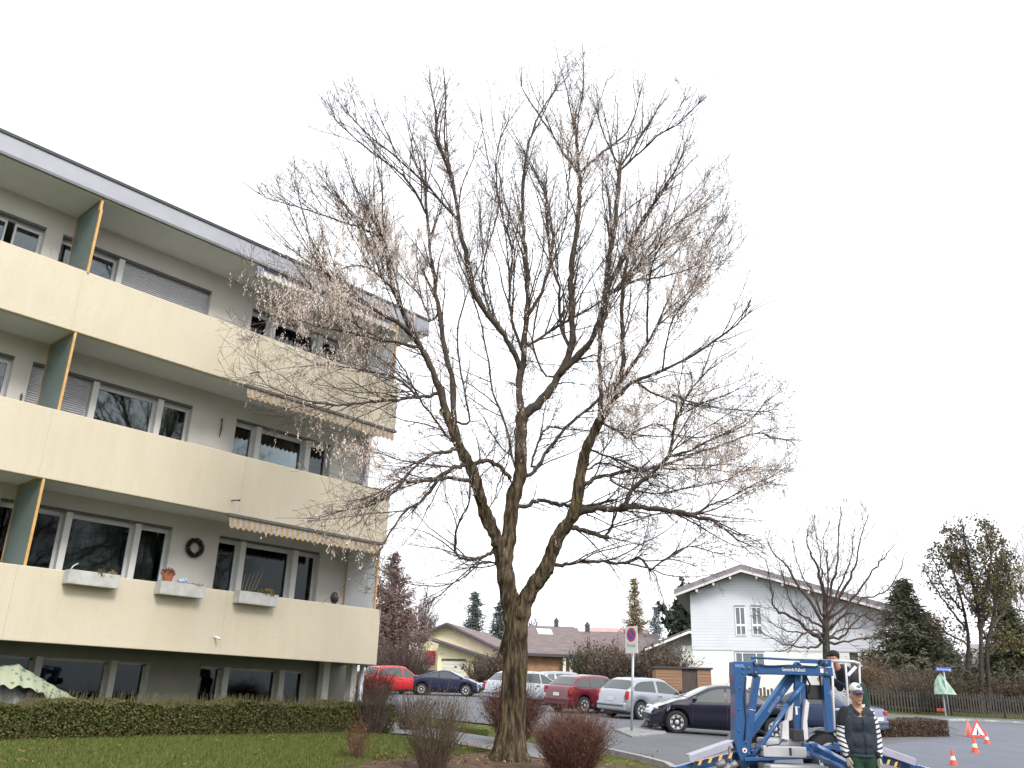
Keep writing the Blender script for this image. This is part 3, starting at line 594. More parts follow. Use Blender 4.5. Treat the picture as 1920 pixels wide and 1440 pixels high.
# every limb: (pixels, start radius px, end radius px, depth at start, depth at end), px of the photo; 16 m away 1 px ~ 9 mm
LIMBS=[
('trunk',[(955,1432),(957,1395),(960,1350),(964,1280),(968,1210),(969,1160)],32,21,0,0),
('stem',[(967,1230),(963,1170),(953,1110),(944,1052)],21,17.5,0,.1),
('stem',[(969,1230),(975,1165),(992,1112),(1020,1072),(1046,1008),(1078,958),(1090,877),(1107,824),(1125,789)],20,9,0,-.6),
('stem',[(944,1055),(933,1020),(924,993),(909,961),(894,912),(883,877),(859,833),(848,798),(833,772)],15,9.5,.1,-.5),
('stem',[(944,1058),(953,1017),(961,941),(976,885),(976,818),(979,778)],16,12,.1,.5),
('limb',[(837,795),(817,713),(791,655),(761,602),(738,538),(724,480),(709,430),(690,392)],9,2.5,-.5,-1.6),
('limb',[(856,800),(849,719),(834,655),(820,567),(814,509),(808,482),(801,401),(797,313)],7.5,2.5,-.5,.8),
('limb',[(979,770),(973,728),(982,661),(987,597),(990,538),(987,480),(979,415),(982,328),(993,267),(1011,217),(1040,170)],10.5,1.3,.5,1.2),
('limb',[(979,778),(1017,748),(1046,707),(1070,655),(1072,582),(1069,538),(1075,482),(1087,372),(1084,313),(1081,255),(1075,211)],11.5,2.6,.5,-.3),
('limb',[(1046,710),(1100,650),(1125,600),(1142,538),(1174,474),(1203,415),(1227,380),(1265,322)],8.5,2,-.1,-.9),
('limb',[(1125,600),(1137,538),(1142,488),(1154,415),(1162,313)],7,4.5,-.2,.5),
('limb',[(1125,795),(1139,772),(1142,742),(1163,708),(1169,655),(1165,597),(1170,538),(1176,480)],8,4,-.6,-1.3),
('limb',[(1125,789),(1126,737),(1124,655),(1128,590),(1141,520),(1146,440),(1140,360)],6,2.4,-.6,.9),
('limb',[(1139,760),(1165,735),(1192,715),(1241,696),(1300,665),(1367,620),(1400,590)],6.5,1.5,-.6,-1.8),
('limb',[(1148,734),(1186,684),(1221,632),(1246,590),(1300,540)],5,1.6,-.6,.6),
('limb',[(985,690),(962,655),(939,620),(893,556),(878,497)],6.5,6,.5,-.4),
('limb',[(878,497),(863,430),(852,357),(840,307),(820,255),(817,211),(812,185)],5.8,1.5,-.4,-.9),
('limb',[(857,415),(837,390),(808,357),(759,310),(694,255),(654,214)],4,1.2,-.5,-1.8),
('limb',[(801,401),(775,355),(747,322),(703,290),(651,246),(630,225)],3.4,1,.4,-.6),
('limb',[(1087,325),(1130,285),(1177,246),(1198,188)],3.6,1.2,-.2,.8),
('limb',[(1081,331),(1055,285),(1034,249),(1000,200),(979,165)],3.6,1.1,-.2,.3),
('limb',[(1160,318),(1185,280),(1217,235)],3.2,1.5,.4,1.5),
('limb',[(1161,322),(1200,285),(1241,249),(1268,235),(1308,196)],3.4,1,.4,-.7),
('limb',[(1154,299),(1135,260),(1122,222)],2.2,1,.5,0),
('limb',[(1077,964),(1110,955),(1156,955),(1202,950),(1261,958),(1310,970),(1339,976)],9,4,-.3,-2.0),
('limb',[(1339,976),(1360,992),(1377,1008),(1400,1020)],3.5,1.2,-2,-2.4),
('limb',[(1162,952),(1178,930),(1191,912),(1234,877),(1250,858),(1258,839),(1264,804),(1278,760),(1300,725),(1326,696)],6.5,2,-.9,-2.0),
('limb',[(1086,912),(1115,898),(1144,891),(1200,880),(1231,877),(1304,850),(1350,835),(1418,812),(1445,820),(1474,824)],5.5,1.2,-.3,.9),
('limb',[(1246,856),(1290,846),(1334,824),(1395,798),(1430,760)],4,1,-.8,-1.2),
('limb',[(978,950),(995,945),(1013,938),(1040,945),(1062,947),(1090,950),(1127,944),(1150,938)],5.5,3.5,.1,.5),
('limb',[(1077,990),(1098,994),(1115,1002),(1141,1008)],6.5,5,-.2,-.6),
('limb',[(1141,1008),(1147,985),(1156,961)],3.5,2.6,-.6,-.9),
('limb',[(1048,1060),(1075,1055),(1103,1052),(1140,1053),(1173,1056),(1197,1046),(1210,1055),(1220,1068),(1245,1050),(1290,1025),(1335,1035)],5.2,1.2,-.1,-1.9),
('limb',[(1220,1066),(1229,1078),(1231,1086)],2,1,-1.2,-1.2),
('limb',[(1296,964),(1330,948),(1363,935),(1410,910),(1447,894)],3,1,-1.7,-1.5),
('limb',[(999,888),(1030,840),(1060,804),(1104,766),(1130,745)],5,3,.3,.9),
('limb',[(996,872),(1006,840),(1017,810),(1035,801),(1060,804)],3.2,2.6,.3,.6),
('limb',[(996,645),(1030,622),(1063,602),(1127,565),(1177,524),(1221,492),(1265,457)],4.4,1.3,.5,1.8),
('limb',[(1145,547),(1185,528),(1225,522),(1265,514),(1300,500)],3.6,1.2,.1,-1.4),
('limb',[(1150,540),(1190,505),(1225,470),(1262,425),(1300,400)],4.4,1.4,.1,1.0),
('limb',[(874,875),(855,877),(833,888),(804,923),(783,945),(760,958),(731,999),(712,1035)],6,1.6,-.3,-2.0),
('limb',[(854,845),(835,848),(813,850),(795,862),(775,877),(740,923),(715,937),(687,950),(640,958),(600,972)],5,1.1,-.4,-2.6),
('limb',[(880,872),(900,865),(918,864),(937,875),(956,897)],5,5.5,-.3,.1),
('limb',[(886,905),(862,898),(833,897),(800,902),(763,903)],5,3.2,-.3,-1.6),
('limb',[(763,903),(735,908),(700,930),(655,940)],2.6,1,-1.6,-2.6),
('limb',[(921,1034),(905,1046),(886,1049),(868,1047),(857,1040),(853,1025),(857,990),(868,965),(880,941),(881,905)],5,1.6,.1,-.9),
('limb',[(927,1056),(912,1053),(900,1056),(885,1070),(862,1087),(827,1098),(778,1097),(737,1086)],3,1,.1,-1.4),
('limb',[(850,880),(830,874),(804,871),(770,866),(746,862),(720,852),(699,847)],2.6,1,-.6,-2.2),
('limb',[(808,742),(790,744),(773,745),(735,750),(692,754),(660,758),(627,760),(590,754),(563,748),(530,736),(500,722)],4.6,1.1,-.6,-2.8),
('limb',[(785,748),(768,728),(750,713),(728,704),(706,699),(660,690),(604,684),(560,688)],3,1,-.9,-2.8),
('limb',[(785,652),(740,642),(692,632),(650,622),(604,614),(560,600)],4.4,1.2,-.8,-2.6),
('limb',[(775,628),(760,616),(744,605),(700,580),(662,557),(630,535),(615,518),(604,506)],6,1.8,-.9,-2.4),
('limb',[(744,545),(715,520),(686,500),(655,500),(620,512)],3.4,1,-1.2,-2.0),
('limb',[(722,482),(715,450),(706,440),(680,428),(648,418),(590,398),(545,385),(500,372)],3.6,1,-1.5,-2.2),
('limb',[(715,450),(690,420),(659,398),(640,375),(614,357)],3,1,-1.5,-1.4),
('limb',[(843,824),(815,785),(788,751),(770,715),(750,681),(725,650),(706,630)],3.6,1.1,-.5,.2),
('limb',[(808,600),(790,560),(760,525),(730,500),(700,470)],3,1,.1,.6),
('limb',[(1125,850),(1160,862),(1200,880)],3,2.5,-.5,-.6),
('limb',[(1104,880),(1124,868),(1150,872),(1180,886)],3,1.6,-.4,.2),
('limb',[(1141,800),(1165,812),(1175,823),(1190,810),(1230,795),(1262,812)],3.4,1.6,-.6,.6),
('limb',[(1262,812),(1310,820),(1360,808)],1.8,1,.6,.6),
('limb',[(1262,740),(1300,755),(1350,765),(1400,770),(1440,772)],2.6,1,-1.5,-1.0),
('limb',[(1190,712),(1220,735),(1262,752),(1300,760)],3.4,1.6,-1,-1.5),
('limb',[(973,690),(952,640),(925,600),(910,560),(905,500),(925,430),(935,370),(915,300),(905,240)],3.6,1,.5,1.6),
('limb',[(990,600),(1010,560),(1030,500),(1035,430),(1024,370),(1022,350)],4.2,2.2,.6,1.8),
('limb',[(1075,650),(1050,600),(1048,540),(1030,470),(1022,355)],4.4,2.4,0,1.2),
('limb',[(985,655),(960,600),(955,540),(960,470),(940,400),(930,330),(935,270),(952,230)],4,1.2,.5,-.6),
('limb',[(1019,700),(1000,640),(1012,560),(1040,480),(1060,420),(1068,330)],3,1.1,0,-.9),
('limb',[(908,960),(925,940),(935,905),(950,870),(955,840)],1.6,1,.0,-.8),
('limb',[(880,790),(865,700),(858,620),(880,540),(905,480),(900,420)],3.2,1,-.3,-1.2),
('limb',[(963,905),(948,800),(925,735),(912,660),(900,600),(880,540)],3.4,1.4,.2,1.2),
('limb',[(1205,640),(1215,560),(1222,500),(1240,460),(1262,440)],3,1,-.6,-1.6),
('limb',[(1240,690),(1250,640),(1262,600),(1290,560),(1340,510)],2.6,.9,-1.2,-2.2),
('limb',[(1231,877),(1270,880),(1320,878),(1370,885),(1420,880)],2.8,.9,-.8,.4),
('limb',[(1150,905),(1190,920),(1240,925),(1290,915),(1340,905),(1390,890)],3,1,-.6,-1.8),
]
rnd=random.Random(11)
root=g(.15,16.0)
tree=thing('bare_tree','tall spreading leafless tree with a forked trunk and hanging pale seed clusters','tree',(.15,16.0,root))
paths=[]
trunk_mb=MB(); limb_mb=MB(); TR=[]
def flare(mb):
    pass
PXM=16.0/1849
for kind,px,r0,r1,d0,d1 in LIMBS:
    n=len(px); L=[0]
    for i in range(1,n): L.append(L[-1]+math.hypot(px[i][0]-px[i-1][0],px[i][1]-px[i-1][1]))
    P=[]; near_=None
    if kind!='trunk':
        x0,y0=px[0]; best=1e9
        for k2,C2,r2 in paths:
            for j,c in enumerate(C2):
                u,v=proj(c); d_=math.hypot(u-x0,v-y0)+(6 if j in(0,len(C2)-1) else 0)
                if d_<best: best=d_; near_=c
        d0=near_.y-TY
    for i in range(n):
        t=L[i]/L[-1]; P.append(facade_clear(at(px[i][0],px[i][1],TY+d0+(d1-d0)*(t**1.1)),.3+.2*rnd.random()))
    if near_ is not None:
        if (P[0]-near_).length<.12: P[0]=near_.copy()
        else: P=[near_.copy()]+P
    sub=6 if kind!='limb' else 4
    C=cat(P,sub); m=len(C); rr=[]
    for i in range(m):
        t=i/(m-1); sc=C[i].length/1630.; r=(r0+(r1-r0)*t**.85)*sc*(.76 if kind=='limb' else .86)
        if kind=='trunk': r*=1+.22*math.exp(-t*9)
        if kind!='trunk': r*=1+.10*math.sin(i*1.7+r0)+(.18*math.exp(-((i%7)-3)**2) if kind=='limb' and r0>4 else 0)
        rr.append(max(r,.006))
    if kind=='limb':      # small gnarls
        C=[C[0]]+[c+Vector((rnd.gauss(0,1),rnd.gauss(0,1),rnd.gauss(0,1)))*min(.012,rr[i]*.35) for i,c in enumerate(C[1:-1])]+[C[-1]]
    if kind=='trunk': C=[C[0]-Vector((0,0,.25))]+C; rr=[rr[0]*1.25]+rr
    if kind=='limb': limb_mb.tube(C,rr,8)
    else: TR.append((C,rr))
    paths.append((kind,C,rr))
tm_=MB()
for C,rr in TR:
    for i in range(len(C)-1):
        m=max(1,int((C[i+1]-C[i]).length/.05))
    tm_.tube(C,rr,24)
    tm_.ell(C[-1],rr[-1],nu=12,nv=8); tm_.ell(C[0],rr[0],nu=16,nv=8)
for k in range(7):      # root flare
    a=2*PI*k/7+.3; c=Vector((.15,16.,root)); e=c+Vector((math.cos(a)*.42,math.sin(a)*.42,-.12)); tm_.tube([c+Vector((math.cos(a)*.14,math.sin(a)*.14,.42)),c+Vector((math.cos(a)*.24,math.sin(a)*.24,.10)),e],[.10,.10,.05],10)
me=mesh_from('tmp',tm_,M_BARK); o=bpy.data.objects.new('tmp',me); scene.collection.objects.link(o); m=o.modifiers.new('r','REMESH'); m.mode='VOXEL'; m.voxel_size=.016; m.use_smooth_shade=True; sm=o.modifiers.new('s','SMOOTH'); sm.factor=.6; sm.iterations=5
dg=bpy.context.evaluated_depsgraph_get(); me=bpy.data.meshes.new_from_object(o.evaluated_get(dg)); bpy.data.objects.remove(o)
co=np.empty(len(me.vertices)*3,np.float32); me.vertices.foreach_get('co',co); no=np.empty(len(me.vertices)*3,np.float32); me.vertices.foreach_get('normal',no); co=co.reshape(-1,3); no=no.reshape(-1,3)
for i in range(len(co)):
    x,y,z=co[i]; f=noise.noise(Vector((x*9,y*9,z*1.6)))*.022+abs(noise.noise(Vector((x*17,y*17,z*2.2))))*-.050+noise.noise(Vector((x*3,y*3,z*2)))*.02+.012
    co[i]+=no[i]*f
me.vertices.foreach_set('co',co.ravel()); me.update(); me.name='trunk'
part('trunk',me,M_BARK,tree)
part('limbs',limb_mb,M_BRANCH,tree,smooth=True)
OUT=[(425,590),(455,500),(495,360),(560,310),(610,190),(680,140),(760,140),(850,140),(900,165),(960,150),(1035,92),(1112,85),(1170,120),(1240,150),(1312,190),(1375,340),(1390,470),(1395,600),(1470,690),(1485,820),(1460,900),(1440,1000),(1380,1060),(1330,1110),(1240,1130),(1180,1180),(1090,1130),(1010,1060),(900,1130),(700,1125),(660,1040),(600,985),(540,930),(500,780),(420,690)]
_cx,_cy=960,620
OUT=[(_cx+(x-_cx)*1.045,_cy+(y-_cy)*1.045) for x,y in OUT]
def inpoly(x,y,poly):
    r=False; n=len(poly)
    for i in range(n):
        x0,y0=poly[i]; x1,y1=poly[(i+1)%n]
        if (y0>y)!=(y1>y) and x<(x1-x0)*(y-y0)/(y1-y0)+x0: r=not r
    return r
br=MB(); tw=MB(); tips=[]
def grow(p,d,L,r,lev,upb,free=False,wob=.12,side=(.2,.52)):
    """a crooked branch with side twigs"""
    n=max(3,int(L/.13)); P=[p]; dd=d.normalized(); rr=[r]
    for i in range(n):
        dd=(dd+Vector((rnd.gauss(0,wob),rnd.gauss(0,wob),rnd.gauss(0,wob)+upb*(.10 if wob>.1 else .04)))).normalized()
        q=facade_clear(P[-1]+dd*(L/n),.28)
        x,y=proj(q)
        if not free and not inpoly(x,y,OUT):
            if lev<2 and i<2: return
            break
        P.append(q); rr.append(max(r*(1-(i+1)/n*.75),.0029))
    if len(P)<3: return
    (br if lev==0 else tw).tube(P,rr,4 if lev==0 else 3,cap=False)
    tips.append(P)
    if lev<3:
        k=int(L/(.13,.105,.15)[lev]*rnd.uniform(.6,1.1)*(1 if lev<2 else .4)*(len(P)-1)/n)
        for _ in range(k):
            i=rnd.randint(1,len(P)-2) if len(P)>3 else 1; t=(P[i+1]-P[i]).normalized()
            a=t.orthogonal().normalized(); a.rotate(Quaternion(t,rnd.uniform(0,6.28)))
            nd=(t*rnd.uniform(.5,1.1)+a*rnd.uniform(.5,1.0)+Vector((0,0,upb*.35)))
            grow(P[i],nd,min(.75,L*rnd.uniform(*side)),rr[i]*.62,lev+1,upb)
for kind,C,rr in paths:
    if kind=='trunk': continue
    m=len(C); acc=0; nxt=rnd.uniform(.05,.3)
    for i in range(2,m-1):
        seg=(C[i]-C[i-1]).length; acc+=seg
        x,y=proj(C[i]); 
        if acc<nxt: continue
        if kind=='stem' and y>900 : acc=0; nxt=rnd.uniform(.5,1.4)
        else: acc=0; nxt=rnd.uniform(.03,.085)
        t=(C[i]-C[i-1]).normalized(); a=t.orthogonal().normalized(); a.rotate(Quaternion(t,rnd.uniform(0,6.28)))
        low=y>640
        upb=1.0 if y<520 else (.35 if y<760 else -.15)
        if y>960: upb=-.5
        outw=Vector((C[i].x-.2,(C[i].y-TY)*.6,0)); 
        if outw.length>.01: outw.normalize()
        d=t*rnd.uniform(.6,1.2)+a*rnd.uniform(.45,.9)+outw*(.35 if low else .12)+Vector((0,0,.45 if y<520 else .12 if y<760 else -.05))
        if kind=='stem': L=rnd.uniform(.3,.9)
        elif y<640:
            if rnd.random()<.46:     # long straight upright shoots
                d=t*.7+a*rnd.uniform(.25,.55)+Vector((0,0,rnd.uniform(.3,.8)))+outw*.15
                grow(C[i],d,rnd.uniform(1.0,2.9),min(.018,rr[i]*.65),0,.5,wob=.05,side=(.10,.30)); continue
            L=rnd.uniform(.25,.9)
        else:
            if rnd.random()<.30:
                d=t*.8+a*rnd.uniform(.35,.8)+outw*.45+Vector((0,0,rnd.uniform(-.15,.25)))
                grow(C[i],d,rnd.uniform(.9,2.1),min(.015,rr[i]*.6),0,.1,wob=.09,side=(.14,.36)); continue
            L=rnd.uniform(.25,1.0)
        if y>930: L*=.75
        grow(C[i],d,L,min(.010,rr[i]*.5),0,upb)
    # leader past the end
    if kind=='limb':
        for k in range(4 if proj(C[-1])[1]<520 else 3):
            t=(C[-1]-C[-3]).normalized(); y=proj(C[-1])[1]
            d=t+Vector((rnd.gauss(0,.35),rnd.gauss(0,.35),rnd.gauss(0,.25)+(.6 if y<520 else 0)))
            grow(C[-1],d,rnd.uniform(.6,1.5),min(.009,rr[-1]*.9),1,.5 if y<520 else .0,True,wob=.05)
part('branches',br,M_BRANCH,tree); part('twigs',tw,M_TWIG,tree)
# hanging seed clusters where the photo shows them
SC=[(600,560,110,70,1.5),(700,450,90,55,1.2),(560,610,60,50,1.0),(760,480,100,60,.6),(640,610,120,50,.9),(1080,245,40,50,.8),(1100,330,40,120,.25),(1260,560,60,70,.7),(1290,500,70,60,.55),(1160,760,70,60,.85),(1240,740,80,50,.5),(1330,860,90,45,.8),(1400,850,70,60,.5),(1200,560,60,80,.35),(1220,400,70,90,.35),(850,780,40,70,.4),(640,900,80,60,.45),(620,830,60,50,.3),(600,1040,110,45,.4),(700,840,50,70,.4),(990,650,50,120,.22),(980,450,80,180,.18),(820,430,60,160,.3),(1150,620,50,120,.25),(1120,700,60,80,.5),(1330,780,90,70,.35),(840,920,60,30,.3),(975,930,30,80,.25),(830,260,40,60,.3),(1300,430,60,90,.35),(1380,960,60,60,.2)]
sd_=MB(); rs=np.random.RandomState(9); QS=[]
for P in tips:
    for i in range(1,len(P)):
        x,y=proj(P[i]); w=sum(a*math.exp(-.5*(((x-cx)/sx)**2+((y-cy)/sy)**2)*1.6) for cx,cy,sx,sy,a in SC)
        if rnd.random()<min(.95,w*.34+.012):
            for _ in range(1+(rnd.random()<w*.4)):
                b0=P[i]+Vector((rnd.gauss(0,.02),rnd.gauss(0,.02),0)); n=rnd.randint(3,9)
                for k in range(n):
                    c=b0+Vector((rnd.gauss(0,.016),rnd.gauss(0,.016),-.02-.024*k)); QS.append(c)
QS=np.array([tuple(q) for q in QS]); k=len(QS); a=rs.uniform(0,PI,k); w=.0085*rs.uniform(.7,1.3,k); h=.019*rs.uniform(.7,1.3,k)
dx=np.stack([np.cos(a)*w,np.sin(a)*w,rs.normal(0,.004,k)],1); dz=np.stack([rs.normal(0,.005,k),rs.normal(0,.005,k),h],1)
sd_.quads(np.stack([QS-dx-dz*.3,QS-dz,QS+dx-dz*.3,QS+dz],1))
tag(part('seed_clusters',sd_,leafmat('seed',[(.32,.24,.19),(.52,.42,.36),(.68,.59,.53),(.80,.74,.70)]),tree),kind='stuff')

# ------------------------------------------------------------------ other vegetation
M_BTW=mat('background_twig',(.075,.055,.05),.95,.25,3,col2=(.12,.09,.08),spec=.1)
M_BTR=mat('background_trunk',(.035,.03,.026),.95,.3,6,col2=(.075,.065,.055),spec=.1)
def bare(name,label,base,H,spread,seed,trunk_h=.2,r=.14,n1=7,n2=9,n3=7,upb=.5,cat='tree',group=None,twm=None,leaf=None,nl=0,ls=.05,rmin=.006,stems=1,lean=0,maxlev=2,sp0=None,sig=.12,fmin=.55):
    rs=random.Random(seed); t=thing(name,label,cat,base,0,group); tb=MB(); cb=MB(); lb=MB(); base=Vector(base); LP=[]
    def rec(p,d,L,rad,lev):
        n=5; P=[p]; R_=[rad]; dd=d.normalized()
        for i in range(n):
            w_=.04 if lev==0 else .12
            dd=(dd+Vector((rs.gauss(0,w_),rs.gauss(0,w_),rs.gauss(0,w_)+upb*(.1 if lev!=1 else .16)))).normalized(); P.append(P[-1]+dd*L/n); R_.append(max(rad*(1-(i+1)/n*.75),rmin))
        (tb if lev==0 else cb).tube(P,R_,8 if lev==0 else (5 if lev==1 else 3),cap=False)
        if lev>=1: LP.extend(P[2:])
        if lev<=maxlev:
            k=[n1,n2,n3][lev] if lev<3 else 0
            for j in range(k):
                f=rs.uniform(.3,1.0) if lev>0 else rs.uniform(fmin,1.); i=min(int(f*n),n-1); q=P[i].lerp(P[i+1],f*n-i); tt=(P[i+1]-P[i]).normalized(); a=tt.orthogonal().normalized(); a.rotate(Quaternion(tt,rs.uniform(0,6.28)))
                nd=tt*rs.uniform(.6,1.1)+a*rs.uniform(.5,1.)*(sp0 if sp0 and lev==0 else spread)+Vector((0,0,upb*.4))
                rec(q,nd,(H*(1-trunk_h)*.62 if lev==0 else L*.62)*rs.uniform(.65,1.1),max(R_[i]*.55,rmin),lev+1)
    for s in range(stems):
        off=Vector((rs.uniform(-1,1),rs.uniform(-1,1),0))*(.0 if stems==1 else spread*.5)
        rec(base+off-Vector((0,0,.1)),Vector((rs.gauss(lean,.02),rs.gauss(0,.02),1)),H*(trunk_h+.12),r,0)
    part('trunk',tb,M_BTR,t,smooth=True); part('crown',cb,twm or M_BTW,t)
    if nl:
        A=np.array([tuple(p) for p in LP]); r_=np.random.RandomState(seed); A=A[r_.randint(0,len(A),nl)]+r_.normal(0,sig,(nl,3)); U=r_.normal(size=(nl,3)); U/=np.linalg.norm(U,axis=1)[:,None]; V=np.cross(U,r_.normal(size=(nl,3))); V/=np.linalg.norm(V,axis=1)[:,None]; s=ls*r_.uniform(.5,1.3,(nl,1))
        lb.quads(np.stack([A-U*s,A-V*s*.6,A+U*s,A+V*s*.6],1)); part('leaves',lb,leaf,t)
    return t
def shrub(name,label,base,w,h,seed,n=160,mt=None,leaf=None,nl=0,ls=.02,flat=.0,group=None,r=.006,inward=0,dense=3):
    rs=random.Random(seed); t=thing(name,label,'shrub',base,0,group); b=MB(); base=Vector(base); LP=[]
    for k in range(n):
        a=rs.uniform(0,6.28); q=rs.random()**.5; d=Vector((math.cos(a)*q*w/h*.62,math.sin(a)*q*w/h*.62,1)); p=base+Vector((math.cos(a)*q*w*.16,math.sin(a)*q*w*.16,-.03)); P=[p]; m=5; Lh=h*rs.uniform(.72,1.0)*(1-.25*q)
        dd=d.normalized()
        for i in range(m): dd=(dd+Vector((rs.gauss(0,.1),rs.gauss(0,.1),.03))).normalized(); P.append(P[-1]+dd*Lh/m)
        b.tube(P,[r,r*.85,r*.7,r*.55,r*.4,r*.25],3,cap=False); LP+=P[2:]
        for j in range(dense):
            i=rs.randint(1,m-1); tt=(P[i+1]-P[i]).normalized(); nd=(tt+Vector((rs.gauss(0,.5),rs.gauss(0,.5),rs.gauss(0,.35)))).normalized(); e=P[i]+nd*Lh*rs.uniform(.15,.35); e2=e+(nd+Vector((rs.gauss(0,.3),rs.gauss(0,.3),.2))).normalized()*Lh*.1
            b.tube([P[i],e,e2],[r*.55,r*.35,r*.2],3,cap=False); LP+=[e,e2]
    part('branches',b,mt or M_BTW,t)
    if nl:
        A=np.array([tuple(p) for p in LP]); r_=np.random.RandomState(seed); A=A[r_.randint(0,len(A),nl)]+r_.normal(0,.03,(nl,3)); U=r_.normal(size=(nl,3)); U/=np.linalg.norm(U,axis=1)[:,None]; V=np.cross(U,r_.normal(size=(nl,3))); V/=np.linalg.norm(V,axis=1)[:,None]; s=ls*r_.uniform(.5,1.3,(nl,1))
        b=MB(); b.quads(np.stack([A-U*s,A-V*s*.6,A+U*s,A+V*s*.6],1)); part('leaves',b,leaf,t)
    return t
def conifer(name,label,base,H,W,seed,cols,group=None,layers=26,per=11,droop=.25,low=.06,blade=.28,dens=1.,cat='tree'):
    rs=random.Random(seed); base=Vector(base); t=thing(name,label,cat,base,0,group); b=MB(); b.tube([base-Vector((0,0,.2)),base+Vector((0,0,H*.5)),base+Vector((0,0,H))],[H*.018,H*.011,.01],8); part('trunk',b,M_BTR,t,smooth=True)
    Q=[]
    for i in range(layers):
        f=i/(layers-1); z=H*(low+(1-low)*f); rr=W/2*(1-f)**.85*rs.uniform(.8,1.12)+.03*W
        for j in range(max(4,int(per*(1-f*.5)))):
            a=rs.uniform(0,6.28); L=rr*rs.uniform(.7,1.15); d=Vector((math.cos(a),math.sin(a),0)); m=max(3,int(L/(blade*.42)))
            for k in range(m):
                u=(k+.5)/m; c=base+Vector((0,0,z))+d*L*u+Vector((0,0,-droop*L*u*u+.12*L*u))
                for q in range(int(4*dens)+1):
                    s=blade*rs.uniform(.5,1.1)*(1.05-.4*u); dv=(d*rs.uniform(.2,.9)+Vector((rs.gauss(0,.6),rs.gauss(0,.6),rs.gauss(-.15,.35)))).normalized(); sv=dv.cross(Vector((rs.gauss(0,1),rs.gauss(0,1),rs.gauss(0,1)))).normalized()*s*.14
                    c2=c+Vector((rs.gauss(0,.3),rs.gauss(0,.3),rs.gauss(0,.2)))*blade; Q.append([c2-sv,c2+sv,c2+dv*s+sv*.3,c2+dv*s-sv*.3])
    b=MB(); b.quads([[tuple(v) for v in q] for q in Q]); part('crown',b,leafmat(name+str(seed),cols),t); return t
def B(px,py,Y):      # point on the terrain below a pixel column at distance Y
    v=at(px,py,Y); return Vector((v.x,Y,g(v.x,Y)))
M_REDTW=mat('red_twig',(.085,.042,.034),.9,.3,8,col2=(.19,.10,.075),spec=.2)
L_REDB=leafmat('red_brown_leaf',[(.08,.03,.02),(.14,.055,.035),(.20,.09,.05),(.10,.07,.04)])
# shrubs around the tree
def GB(px,py): return G(px,py)
p=B(1072,1430,14.3); shrub('rounded_shrub','dense reddish brown rounded shrub right of the big tree trunk',p,1.18,1.22,31,n=620,mt=M_REDTW,leaf=L_REDB,nl=6500,ls=.013,dense=5,r=.005)
p=B(812,1432,13.8); shrub('spreading_shrub','upright thin branched brown shrub on the lawn left of the tree',p,1.0,1.42,32,n=150,mt=mat('brown_twig',(.07,.045,.035),.9,.3,8,col2=(.13,.10,.06)),leaf=leafmat('olive_leaf',[(.05,.04,.02),(.1,.09,.03),(.13,.07,.04)]),nl=1500,ls=.014,dense=5,r=.005)
p=B(962,1390,18.6); shrub('vase_shrub','dark reddish shrub directly behind the big trunk',p,1.2,1.38,33,n=420,mt=M_REDTW,leaf=L_REDB,nl=5000,ls=.016,dense=4,r=.006)
p=B(700,1378,18.8); shrub('thin_shrub','tall thin leafless shrub at the end of the clipped hedge',p,1.0,1.25,34,n=90,dense=4,r=.006)
p=B(770,1362,20.5); shrub('thin_shrub','loose leafless shrub behind the path beside the car park',p,1.1,1.0,35,n=110,dense=4,r=.007)
p=B(668,1420,14.6); shrub('small_shrub','tiny dark bare shrub in the lawn at the bottom left of the tree',p,.45,.72,36,n=38,mt=M_REDTW,leaf=L_REDB,nl=500,ls=.014,r=.005)
p=B(690,1300,24); shrub('dark_shrub','dark red bush against the far corner of the apartment block',p,1.6,1.55,37,n=260,mt=M_REDTW,leaf=L_REDB,nl=3500,ls=.02,dense=4,r=.008)
# background: left of the big tree
p=B(722,1280,66); conifer('tall_tree','tall dark reddish conifer rising right behind the apartment block',p,9.2,7.2,41,[(.12,.075,.065),(.19,.125,.115),(.25,.175,.16)],layers=34,per=13,blade=.42,droop=-.35)
p=B(775,1270,85); bare('bare_tree','pale leafless tree between the reddish conifer and the yellow house',p,6.8,.7,42,twm=mat('pale_twig',(.2,.15,.15),.9,.2),n1=11,n2=11,n3=9,r=.16,rmin=.02,upb=.9)
p=B(748,1290,58); shrub('garden_shrub','brown leafless shrub below the reddish conifer',p,5.,3.6,43,n=260,r=.025,dense=5)
p=B(766,1265,75); shrub('green_shrub','dark green bush left of the yellow house',p,2.2,2.4,44,n=120,leaf=leafmat('dk_green',[(.02,.05,.02),(.05,.09,.03)]),nl=3000,ls=.1,r=.02)
p=B(889,1200,112); conifer('spruce','slim pointed grey green spruce left of the big trunk',p,9.8,6.4,45,[(.07,.09,.08),(.11,.13,.12),(.15,.17,.155)],layers=24,per=13,blade=.7,droop=.5)
p=B(938,1200,118); conifer('spruce','grey green spruce half hidden behind the big trunk',p,9.4,6.8,46,[(.07,.09,.08),(.11,.13,.12),(.15,.17,.155)],layers=24,per=13,blade=.75,droop=.5)
p=B(1004,1190,112); bare('bare_tree','hazy leafless tree right of the big trunk behind the brown roofs',p,6.6,.8,47,n1=10,n2=10,n3=8,rmin=.025,r=.15,upb=.7)
p=B(1192,1240,92); conifer('golden_tree','golden brown narrow tree behind the no parking sign',p,10.2,4.6,48,[(.19,.15,.08),(.28,.22,.13),(.22,.17,.11)],layers=26,per=13,blade=.5,droop=-.2)
p=B(1232,1240,104); conifer('blue_spruce','small pale blue green conifer right of the golden tree',p,8.2,3.6,49,[(.12,.15,.16),(.2,.24,.26)],layers=20,per=10,blade=.6)
